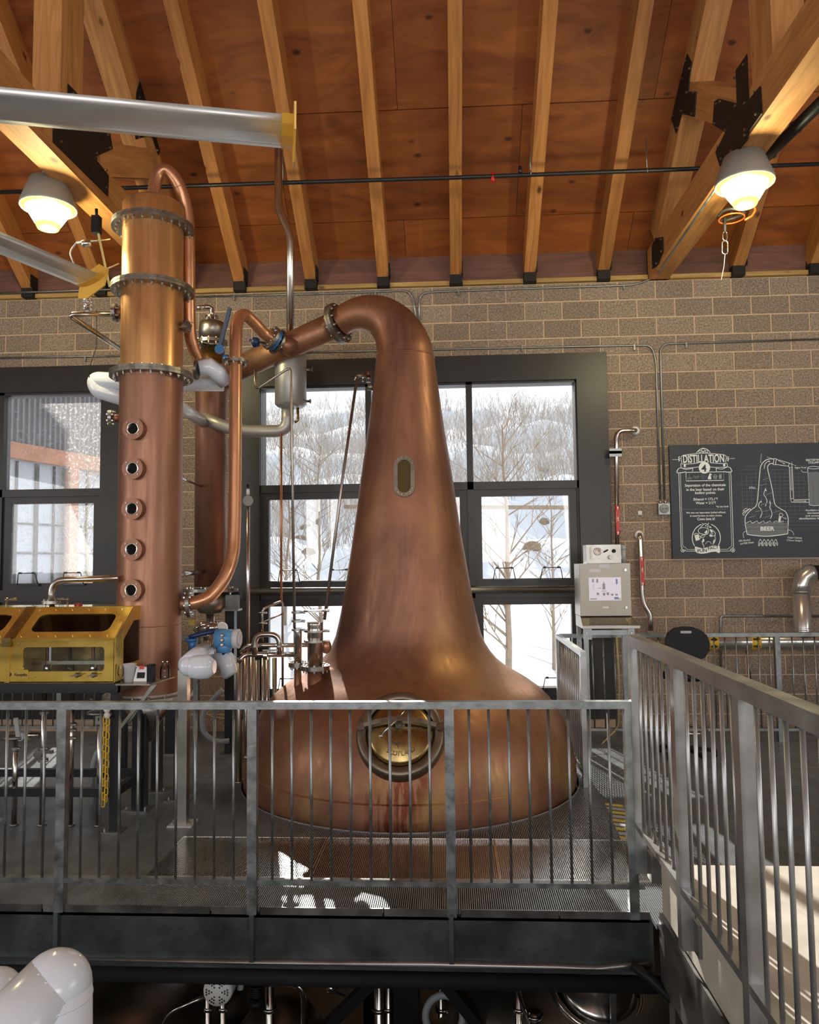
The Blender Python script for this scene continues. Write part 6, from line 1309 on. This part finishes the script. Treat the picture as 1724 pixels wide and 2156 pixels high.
# hanging safety hook near the right lamp
hk = thing('hoist_hook', 'snap hook with orange ring hanging under the right lamp', 'hook', PY(1525, 535, -1.9))
G().tube([PY(1540, 452, -2.0) + V((0.10 * cos(a), 0.10 * sin(a), 0.012 * sin(2 * a))) for a in [2 * pi * k / 20 for k in range(20)]], 0.012, 8, closed=True).build('cable_coil', 'cord_dark', hk)
G().tube([PY(1540, 460, -2.0) + V((0.10 * cos(a), 0.10 * sin(a), 0)) for a in [2 * pi * k / 20 for k in range(20)]], 0.006, 8, closed=True).build('orange_line', 'orange', hk)
G().tube([PY(1565 + q[0] * 55, 452 - q[1] * 55, -2.08) for q in [(0.05, -0.2), (0.32, -0.05), (0.45, 0.15), (0.42, 0.36), (0.28, 0.3)]], 0.009, 8).build('orange_handle', 'orange', hk)
G().cyl(PY(1540, 455, -1.95), PY(1540, 330, -2.1), 0.006, None, 6).cyl(PY(1526, 455, -1.95), PY(1526, 490, -1.95), 0.012, None, 8).build('drop_line', 'cord_dark', hk)
G().tube([PY(1526 + x, y, -1.95) for (x, y) in rrect(9, 18, 4, 3, 0, 497)], 0.006, 6, closed=True).tube([PY(1526 + x, y, -1.95) for (x, y) in rrect(12, 28, 5, 3, 0, 521)], 0.008, 6, closed=True).build('snap_hook', 'steel', hk)
single_tube('pull_string', [PY(1526, 536, -1.95), PY(1524, 560, -1.95), PY(1518, 590, -1.95)], 0.003, 'wire', 'thin string hanging from the snap hook', 'string', 6)
# black pipe and sprinkler line
spk = thing('sprinkler_line', 'black sprinkler pipe running across below the rafters', 'pipe', PY(900, 376, -1.3))
def sq(px, py): return PY(px, py, -1.3)
G().tube([sq(-40, 406), sq(560, 386), sq(930, 375), sq(1470, 355), sq(1780, 343)], 0.019, 12).build('pipe', 'black', spk)
p = sq(1037, 372); G().cyl(p - V((0, 0, 0.05)), p + V((0, 0, 0.035)), 0.018, None, 12).build('sprinkler_head', 'red', spk)
p = sq(1095, 360); G().cyl(p - V((0, 0, 0.02)), p + V((0, 0, 0.04)), 0.018, None, 12).build('upright_head', 'black', spk)
for px, py, dz in ((1117, 365, 0.28), (1362, 360, 0.30), (595, 384, 0.4)): p = sq(px, py); G().cyl(p, (p.x, p.y, p.z + dz), 0.006, None, 8).torus(p, (1, 0, 0), 0.023, 0.005, 16, 6).build('hanger_rod', 'galv', spk)
single_tube('branch_pipe', [PY(1500, 372, -1.3), PY(1615, 328, -2.2), PY(1780, 165, -3.2)], 0.045, 'black', 'thick black pipe with steel couplings right of the lamp', 'pipe', 16, None, lambda g: (g.torus(PY(1622, 322, -2.22), PY(1780, 165, -3.2) - PY(1615, 328, -2.2), 0.047, 0.006, 18, 6), g.torus(PY(1675, 268, -2.55), PY(1780, 165, -3.2) - PY(1615, 328, -2.2), 0.047, 0.006, 18, 6)))
# ------------------------------------------------------------------ large slow ceiling fan, two blades in view
FH = V((-3.134, -5.80, 3.62))
fan = thing('ceiling_fan', 'large silver ceiling fan with yellow tipped blades', 'fan', FH)
G().lathe([(0.02, -0.12), (0.24, -0.10), (0.26, 0.02), (0.16, 0.20), (0.05, 0.26)], FH, (0, 0, 1), 32).cyl(FH + V((0, 0, 0.2)), (FH.x, FH.y, Z_PLY - SL * FH.y - 0.02), 0.04, None, 14).build('hub', 'fan', fan)
def blade(ang, R_):
    dv = V((cos(ang), sin(ang), 0)); sv = V((-sin(ang), cos(ang), 0))
    g = G(); sec = [(-0.095, 0.000), (-0.06, 0.022), (0.0, 0.034), (0.06, 0.026), (0.095, 0.004), (0.06, -0.006), (0.0, -0.014), (-0.06, -0.012)]
    rings = []
    for t in (0.22, R_):
        rings += [FH + dv * t + sv * (s * cos(0.25) + z * sin(0.25)) + V((0, 0, -s * sin(0.25) + z * cos(0.25))) for (s, z) in sec]
    n = len(sec); g.add(rings, [(k, (k + 1) % n, n + (k + 1) % n, n + k) for k in range(n)] + [tuple(range(n))[::-1], tuple(range(n, 2 * n))], True)
    g.s[-1] = g.s[-2] = False
    b = g.build('blade', 'fan', fan)
    q = FH + dv * R_
    w = G().prism([(-0.13, 0.06), (-0.05, 0.11), (0.05, 0.07), (0.12, -0.02), (0.13, -0.09), (0.05, -0.10), (-0.10, -0.04)], q, sv, (0, 0, 1), dv * 0.008); w.prism([(s * 1.05, z * 1.15 - s * 0.255) for (s, z) in sec], q - dv * 0.05, sv, (0, 0, 1), dv * 0.05)
    fixn(w.build('blade_tip', 'fan_tip', b))
for a, R_ in ((13.7, 2.57), (68.5, 2.36), (128, 2.45), (188, 2.45), (248, 2.45), (308, 2.45)): blade(radians(a), R_)
# ------------------------------------------------------------------ pipework under the platform edge
single_tube('edge_pipe', [(-6.4, -4.215, -0.325), PY(900, 2030, -4.215), PY(1180, 2036, -4.215), PY(1250, 2040, -4.215), PY(1310, 2034, -4.215), PY(1372, 2028, -4.215)], 0.017, 'rail_dark', 'slim dark metal pipe running under the dark platform beam', 'pipe', 12)
single_tube('insulated_pipe', [PY(-60, 2040, -4.0), PY(600, 2058, -4.0), PY(1440, 2075, -4.0)], 0.042, mat('black_foam', (0.008, 0.008, 0.009), 0.8), 'thick black insulated pipe below the platform beam', 'pipe', 16)
single_tube('hanging_hose', [PY(1330, 2030, -4.3), PY(1370, 2062, -4.35), PY(1420, 2110, -4.4), PY(1432, 2150, -4.4)], 0.024, 'black_plastic', 'black hose sloping down beside the dial gauge', 'hose', 12)
# ------------------------------------------------------------------ tanks and pipes in the cellar
def tank(name, label, cx, cy, ztop, r, m, dome=0.35, extra=None):
    t = thing(name, label, 'tank', (cx, cy, -4.2), 'cellar tanks')
    G().lathe([(r, -4.0), (r, ztop - dome), (r * 0.97, ztop - dome * 0.75), (r * 0.85, ztop - dome * 0.42), (r * 0.6, ztop - dome * 0.15), (r * 0.3, ztop - 0.02), (0.0005, ztop)], (cx, cy, 0), (0, 0, 1), 48).build('shell', m, t)
    for a in (0.8, 2.4, 3.9, 5.5): G().cyl((cx + r * .8 * cos(a), cy + r * .8 * sin(a), -4.2), (cx + r * .8 * cos(a), cy + r * .8 * sin(a), -3.98), 0.05, None, 12).build('leg', 'steel_dull', t)
    return t
tk_m = mat('cellar_tank_steel', (0.42, 0.39, 0.34), 0.34, 1.0, var=0.2, scale=2, rvar=0.06)
t1 = tank('fermenter_tank', 'dome topped stainless tank under the platform at the left', PY(290, 2060, -3.2).x, -3.2, PY(290, 2058, -3.2).z, 0.52, tk_m)
t1b = tank('fermenter_tank', 'second dome topped stainless tank behind the left cellar tank', PY(365, 2060, -2.4).x + 0.1, -2.0, PY(365, 2050, -2.4).z, 0.55, tk_m)
t2 = tank('fermenter_tank', 'dome topped stainless tank under the middle of the platform', PY(600, 2110, -3.3).x, -3.4, PY(600, 2085, -3.3).z, 0.30, tk_m)
t3 = tank('mash_tank', 'large stainless tank with round manhole rim below the right end of the platform', PY(1200, 2060, -2.9).x, -2.9, -0.62, 1.05, tk_m, 0.5)
mh = PY(1255, 2075, -3.55); G().torus(mh, (0.1, -0.5, 0.85), 0.26, 0.018, 40, 8).lathe([(0.25, 0.0), (0.2, 0.05), (0.0005, 0.09)], mh, (0.1, -0.5, 0.85), 32).build('manhole', 'steel', t3)
G().box(mh.x + 0.03, mh.x + 0.06, mh.y - 0.27, mh.y - 0.24, mh.z - 0.22, mh.z + 0.1).build('clamp_bar', 'rail_dark', t3)
single(G().lathe([(0.13, 0), (0.13, 0.9)], (PY(800, 2110, -2.6).x, -2.6, -1.6), (0, 0, 1), 6), 'lower_duct', tk_m, 'creased foil wrapped duct in the cellar behind the brace', 'duct')
# motor cover with star shaped vents
mo = thing('motor_cover', 'white round motor cover with star shaped vent holes', 'motor', PY(460, 2085, -3.75))
mc = PY(460, 2083, -3.8); G().lathe([(0.085, 0.0), (0.085, 0.16), (0.078, 0.178), (0.0005, 0.182)], mc + V((0, 0.15, 0)), (0, -1, 0), 36).build('cover', 'white', mo)
for k in range(6):
    for (r_, w_, n_) in ((0.030, 0.014, 1), (0.046, 0.013, 2), (0.062, 0.012, 3)):
        for j in range(n_):
            a = k * pi / 3 + (j - (n_ - 1) / 2) * 0.30 * (1 if n_ > 1 else 0) * (0.75 if n_ == 3 else 1)
            q = mc + V((0, -0.033, 0)) + V((cos(a), 0, sin(a))) * r_
            fixn(G().prism([(0.007 * cos(b + a), 0.007 * sin(b + a)) for b in (0, 2 * pi / 3, 4 * pi / 3)], q, (1, 0, 0), (0, 0, 1), (0, 0.002, 0)).build('vent_hole', 'paint_black', mo))
G().tube([mc + V((0.07, 0.06, 0.06)), mc + V((0.10, 0.10, 0.06)), mc + V((0.10, 0.10, -0.05))], 0.02, 10).build('terminal_box', 'white', mo)
for i, (px, y_, rr, lb) in enumerate(((438, -3.7, 0.016, 'thin stainless pipe directly below the left side of the motor cover'), (470, -3.72, 0.017, 'shiny stainless pipe directly below the right side of the motor cover'), (568, -3.6, 0.026, 'stainless upright pipe in the cellar left of the hooked pipe'), (798, -3.4, 0.03, 'stainless upright pipe in the cellar left of the black column'), (818, -3.4, 0.02, 'thin stainless upright pipe touching the black column'), (928, -3.4, 0.024, 'stainless upright pipe with clamp right of the black column'), (1092, -3.7, 0.024, 'stainless upright pipe in front of the large cellar tank'))):
    x = PY(px, 2100, y_).x; tag(G().cyl((x, y_, -4.2), (x, y_, -0.06), rr, None, 14).lathe([(rr * 1.5, 0), (rr * 1.5, 0.02)], (x, y_, PY(px, 2128, y_).z), (0, 0, 1), 14).build('cellar_pipe', 'steel'), lb, 'pipe', 'upright pipes in the cellar')
single_tube('hooked_pipe', fillet([PY(540, 2070, -3.7), PY(640, 2070, -3.7), PY(640, 2200, -3.7)], 0.1), 0.018, 'steel', 'hooked stainless pipe bending down in the cellar', 'pipe', 14)
single_tube('sloping_cellar_pipe', fillet([PY(430, 2098, -3.6), PY(350, 2135, -3.6), PY(335, 2190, -3.6)], 0.1), 0.012, 'steel', 'thin sloping stainless pipe left of the motor cover', 'pipe', 12)
bs = PY(540, 2095, -3.7); g = G().lathe([(0.05, -0.03), (0.05, 0.0), (0.03, 0.01)], bs - V((0, 0, 0.03)), (0, 0, 1), 20)
for k in range(5): g.torus(bs + V((0, 0, 0.012 * k)), (0, 0, 1), 0.03, 0.007, 18, 6)
single(g, 'cable_spring', 'black_plastic', 'small black coiled cable gland beside the motor cover', 'gland')
# black column and braces
x = PY(855, 2100, -3.5).x; single(G().box(x - 0.075, x + 0.075, -3.55, -3.41, -4.2, -0.28), 'cellar_column', 'black', 'black steel column in the cellar under the middle of the platform', 'column')
single(G().beam(PY(790, 2060, -3.6), PY(660, 2190, -3.6), 0.06, 0.08, (0, -1, 0)), 'brace_bar', 'black', 'black diagonal brace left of the cellar column', 'brace')
single(G().beam(PY(930, 2060, -3.6), PY(1010, 2160, -3.6), 0.06, 0.09, (0, -1, 0)), 'brace_bar', 'black', 'black diagonal brace right of the cellar column', 'brace')
v = PY(690, 2080, -3.6); single(G().cyl(v, v + V((0.05, 0, 0)), 0.03, None, 16).beam(v + V((0.03, -0.03, 0.02)), v + V((0.12, -0.03, 0.02)), 0.02, 0.01).beam(v + V((0.03, -0.03, -0.0)), v + V((0.11, -0.03, -0.03)), 0.012, 0.008), 'cellar_valve', 'steel', 'steel lever valve in the cellar right of the hooked pipe', 'valve')
v = PY(1125, 2140, -3.75); single(G().cyl(v - V((0, 0, 0.1)), v + V((0, 0, 0.03)), 0.034, None, 18).lathe([(0.05, 0), (0.05, 0.014)], v, (0, 0, 1), 18).tube(fillet([v + V((-0.03, 0, -0.02)), v + V((-0.09, 0, 0.12)), v + V((-0.085, 0, 0.25))], 0.08), 0.012, 10), 'manhole_valve', 'steel', 'clamped steel nozzle on the large cellar tank', 'nozzle')
g = G().torus(PY(935, 2140, -3.6), (0, -1, 0.2), 0.11, 0.022, 28, 8); single(g, 'blue_hose_coil', 'hose', 'coiled blue grey hose hanging by the clamp pipe in the cellar', 'hose')
# dial gauge at the lower right
ga = thing('dial_gauge', 'white faced round dial gauge on a stem below the walkway', 'gauge', PY(1488, 2120, -4.68))
gc = PY(1488, 2067, -4.72); gn = V((-0.12, -1, 0.12)).normalized(); gx = V((0, 0, 1)).cross(gn).normalized() * -1; gx = V((1, -0.12, 0)).normalized(); gz = gx.cross(-gn) ; gz = gn.cross(gx); gz = gz if gz.z > 0 else -gz
G().lathe([(0.052, -0.06), (0.062, -0.02), (0.064, 0.0), (0.062, 0.006), (0.058, 0.006)], gc, gn, 36, True, True).build('case', 'brass_dark', ga)
G().lathe([(0.0585, 0.0072), (0.0005, 0.0074)], gc, gn, 36, False, False).build('dial_face', 'white', ga)
for k in range(11):
    a = radians(225 - 27 * k); q = gc + gn * 0.008 + (gx * cos(a) + gz * sin(a)) * 0.047
    fixn(G().beam(q, q + (gx * cos(a) + gz * sin(a)) * 0.006, 0.002, 0.0006, gn).build('tick', 'paint_black', ga))
fixn(G().beam(gc + gn * 0.0095 - (gx * -0.2 + gz * .3) * 0.05, gc + gn * 0.0095 + (gx * 0.22 + gz) * 0.042, 0.0028, 0.001, gn).build('needle', 'paint_black', ga))
G().lathe([(0.007, 0.008), (0.006, 0.011)], gc, gn, 12).build('needle_hub', 'paint_black', ga)
G().cyl(gc - gz * 0.06, gc - gz * 0.10, 0.013, None, 12).cyl(gc - gz * 0.10, gc - gz * 0.20, 0.009, None, 10).build('stem', 'rail_dark', ga)
single_tube('gauge_pipe', fillet([PY(1436, 2028, -4.6), PY(1470, 2038, -4.6), PY(1500, 2036, -4.6)], 0.03), 0.026, 'brass_dark', 'short stubby pipe fitting behind the dial gauge', 'pipe', 14)
# ------------------------------------------------------------------ white jacketed pipes in the foreground
wp = thing('foreground_pipe', 'large glossy white jacketed pipe bend in the lower left foreground', 'pipe', PY(100, 2156, -6.1))
G().tube([PY(115, 2079, -6.0), PY(115, 2500, -6.0)], 0.104, 36).sphere(PY(115, 2079, -6.0), 0.104, 36).tube([PY(115, 2079, -6.0), PY(-130, 2325, -6.2)], 0.104, 36).build('pipe', 'white_pvc', wp)
G().torus(PY(115, 2100, -6.0), (0, 0, 1), 0.1035, 0.003, 40, 6).build('jacket_seam', 'white_pvc', wp)
wp2 = thing('foreground_pipe', 'white jacketed pipe cut by the left edge in the foreground', 'pipe', PY(0, 2156, -6.1))
G().tube([PY(-8, 2092, -5.7), PY(-8, 2500, -5.7)], 0.08, 32).sphere(PY(-8, 2092, -5.7), 0.08, 32).tube([PY(-8, 2092, -5.7), PY(-200, 2280, -5.9)], 0.08, 32).build('pipe', 'white_pvc', wp2)
# ------------------------------------------------------------------ snowy hillside outside the windows
random.seed(11)
def terr(x, y):
    base = -0.35 + max(0, y - 3.0) * 0.165
    if y > 14: base += (y - 14) * 0.185
    if y > 46: base -= (y - 46) * 0.35
    return base + 0.30 * sin(x * 0.7 + y * 0.45) * min(1, max(0, (y - 1.5) / 4)) + 0.18 * sin(x * 1.9 - y * 1.1) * min(1, max(0, (y - 1.5) / 4)) + 0.25 * sin(y * 0.9 + 0.4 * sin(x * .5)) * min(1, max(0, (y - 2) / 4))
g = G(); nx, ny = 80, 90; vs_ = []
for j in range(ny + 1):
    y = 0.35 + 70 * (j / ny) ** 1.7
    for i in range(nx + 1): x = -45 + 90 * i / nx; vs_.append((x, y, terr(x, y)))
g.add(vs_, [(j * (nx + 1) + i, j * (nx + 1) + i + 1, (j + 1) * (nx + 1) + i + 1, (j + 1) * (nx + 1) + i) for j in range(ny) for i in range(nx)], True)
tag(g.build('snowy_hillside', 'snow'), 'snow covered hillside rising outside the windows', 'snow', kind='stuff')
# bare thicket across the slope
g = G()
def twig(p, d, L_, r, depth):
    q = p + d * L_
    x, y, z = frame(d)
    b = len(g.v); g.v += [p + x * r, p - x * r * .5 + y * r * .87, p - x * r * .5 - y * r * .87, q]
    g.f += [[b, b + 1, b + 3], [b + 1, b + 2, b + 3], [b + 2, b, b + 3]]; g.s += [False] * 3
    if depth > 0:
        for k in range(3):
            t = random.uniform(0.35, 0.95); dd = (d + V((random.uniform(-.7, .7), random.uniform(-.7, .7), random.uniform(-.1, .5)))).normalized()
            twig(p + d * L_ * t, dd, L_ * random.uniform(0.35, 0.55), r * 0.55, depth - 1)
for k in range(2400):
    y = random.uniform(15, 44); x = random.uniform(-0.55, 0.42) * (y + 9) + random.uniform(-2, 2)
    if 0.02 < x / (y + 8.3) < 0.20 and y < 22: continue
    p = V((x, y, terr(x, y) - 0.05))
    for s in range(4): twig(p + V((random.uniform(-.3, .3), random.uniform(-.3, .3), 0)), V((random.uniform(-.45, .45), random.uniform(-.3, .3), 1)).normalized(), random.uniform(0.7, 1.7), 0.015, 2 if s < 2 else 1)
tag(g.build('brush_thicket', 'twig'), 'dense bare grey brush covering the upper snowy slope', 'brush', kind='stuff')
# individual bare trees close to the windows
def tree(label, px, y_, h, r, seed, lean=0.0):
    random.seed(seed); x = PY(px, 1200, y_).x; z0 = terr(x, y_) - 0.1
    t = thing('bare_tree', label, 'tree', (x, y_, z0), 'bare trees outside the windows')
    trunk = [V((x + lean * k / 6 * h * 0.1 + random.uniform(-.04, .04), y_, z0 + h * k / 6)) for k in range(7)]
    G().tube(trunk, [r * (1 - 0.13 * k) for k in range(7)], 8).build('trunk', 'bark', t)
    global g; g = G()
    for k in range(34):
        u = random.uniform(0.12, 1.0); i = min(5, int(u * 6)); p = trunk[i].lerp(trunk[i + 1], u * 6 - i)
        a = random.uniform(0, 2 * pi); d = V((cos(a), 0.6 * sin(a), random.uniform(0.5, 1.3))).normalized()
        twig(p, d, h * random.uniform(0.14, 0.30) * (1.25 - u * .5), r * 0.34 * (1.2 - u * .6), 2)
    g.build('branches', 'bark', t)
tree('bare pale tree centred in the right window column', 1068, 4.5, 4.3, 0.06, 3)
tree('thin bare tree near the right jamb of the middle window', 1160, 6.0, 3.6, 0.035, 5)
tree('bare thin tree seen between the thin pipes and the still', 672, 5.5, 3.8, 0.04, 8)
tree('bare sapling by the left frame of the middle window', 600, 7.5, 4.2, 0.035, 9, 0.4)
tree('bare young tree behind the speckled left window', 185, 3.2, 4.0, 0.035, 13)
# rocks
random.seed(5)
def rock(px, py, y_, w_, h_, label):
    p = PY(px, py, y_); g_ = G(); pr = []
    n = 12; prof_ = [(0.6, -0.5), (1.0, -0.2), (0.95, 0.25), (0.55, 0.5), (0.001, 0.58)]
    vs__ = []
    for (r_, z_) in prof_:
        for k in range(n): a = 2 * pi * k / n; q = 1 + random.uniform(-.16, .16); vs__.append((p.x + w_ * r_ * q * cos(a), y_ + w_ * 0.7 * r_ * q * sin(a), p.z + h_ * z_))
    g_.add(vs__, [(j * n + k, j * n + (k + 1) % n, (j + 1) * n + (k + 1) % n, (j + 1) * n + k) for j in range(4) for k in range(n)]); single(g_, 'boulder', 'rock', label, 'rock', 'rocks on the slope')
for (px, py, w_, h_, lb) in ((645, 1110, 0.45, 0.25, 'flat tan boulder high in the left middle window'), (632, 1132, 0.5, 0.2, 'low tan boulder under the flat boulder'), (650, 1165, 0.5, 0.35, 'broad tan boulder low in the left middle window'), (1143, 990, 0.6, 0.3, 'small tan boulder under the snow path'), (1120, 1150, 0.55, 0.3, 'tan boulder beside the pale tree'), (1145, 1102, 0.4, 0.4, 'brushy tan boulder right of the pale tree')):
    # march the view ray down to the slope so that the boulder rests on the snow
    dd = ray(px, py); tt = 9.0
    while tt < 60:
        q = CAM + dd * tt
        if q.y > 1 and q.z < terr(q.x, q.y) + 0.05: break
        tt += 0.1
    rock(px, py + 2, q.y, w_ * 0.5, h_ * 1.1, lb)
# low split rail fence across the slope
fl0, fl1 = PY(1000, 1063, 9.0), PY(1215, 1072, 9.0)
fe = thing('slope_rail', 'single brown rail fence crossing the snow behind the right window', 'fence', (fl0.x, 9.0, terr(fl0.x, 9.0)))
G().beam(fl0 - V((3, 0, 0)), fl1 + V((2, 0, 0)), 0.05, 0.09).build('rail', 'bark', fe)
for q in (fl0 - V((2.5, 0, 0)), fl1 + V((1.5, 0, 0))): G().box(q.x - .04, q.x + .04, 8.98, 9.08, terr(q.x, 9.0) - 0.1, q.z + 0.1).build('post', 'barn_timber', fe)
# ------------------------------------------------------------------ neighbouring building left
nb = thing('neighbour_building', 'grey corrugated building with orange timber beams and large grid windows', 'building', (-6.7, 5, -0.3))
A = V((-7.35, 3.6, 0)); B = V((-6.35, 7.4, 0)); dv = (B - A); LB = dv.length + 0.2; dv.normalize(); nv = V((dv.y, -dv.x, 0))
if nv.x < 0: nv = -nv
A = A - dv * 3.0; LB += 3.0
def bl_(name, u0, u1, z0, z1, d0, d1, m, parent=None):
    p = A + dv * u0; q = A + dv * u1
    return G().prism([(0, z0), ((q - p).length, z0), ((q - p).length, z1), (0, z1)], p + nv * d0, dv, (0, 0, 1), nv * (d1 - d0)).build(name, m, parent or nb)
ZBm = 3.63
bl_('upper_wall', 0, LB, ZBm, 7.5, -0.2, 0, 'corrugated'); bl_('lower_wall', 0, LB, -1.0, 1.35, -0.2, 0, 'corrugated'); bl_('end_wall', LB - 0.1, LB, -1.0, 7.5, -6, 0, 'corrugated')
me_ = None
k = 0; u = 0.03
while u < LB:
    p = A + dv * u + nv * 0.015
    if me_ is None: o = G().box(-0.03, 0.03, -0.02, 0.02, ZBm, 7.5).build('corrugation', 'corrugated', nb, Matrix.Translation(p)); me_ = o.data
    else: inst(me_, 'corrugation', nb, Matrix.Translation(p))
    u += 0.12
bl_('timber_beam', 0, LB, ZBm - 0.05, ZBm + 0.22, 0.0, 0.12, 'barn_timber'); bl_('timber_sill', 0, LB, 1.28, 1.50, 0.0, 0.10, 'barn_timber')
for u0 in (1.6, 4.55, LB - 0.2): bl_('timber_post', u0, u0 + 0.22, -0.5, ZBm, 0.0, 0.11, 'barn_timber')
bl_('glazing', 0, LB, 1.5, ZBm - .05, -0.12, -0.10, 'pale_pane')
u = 0.15; i = 0
while u < LB: bl_('glazing_bar', u, u + (0.07 if i % 2 else 0.03), 1.5, ZBm - 0.05, -0.10, -0.06, 'trim'); u += 0.42; i += 1
for z in (2.0, 2.5, 3.0): bl_('glazing_bar', 0, LB, z, z + 0.035, -0.10, -0.065, 'trim')
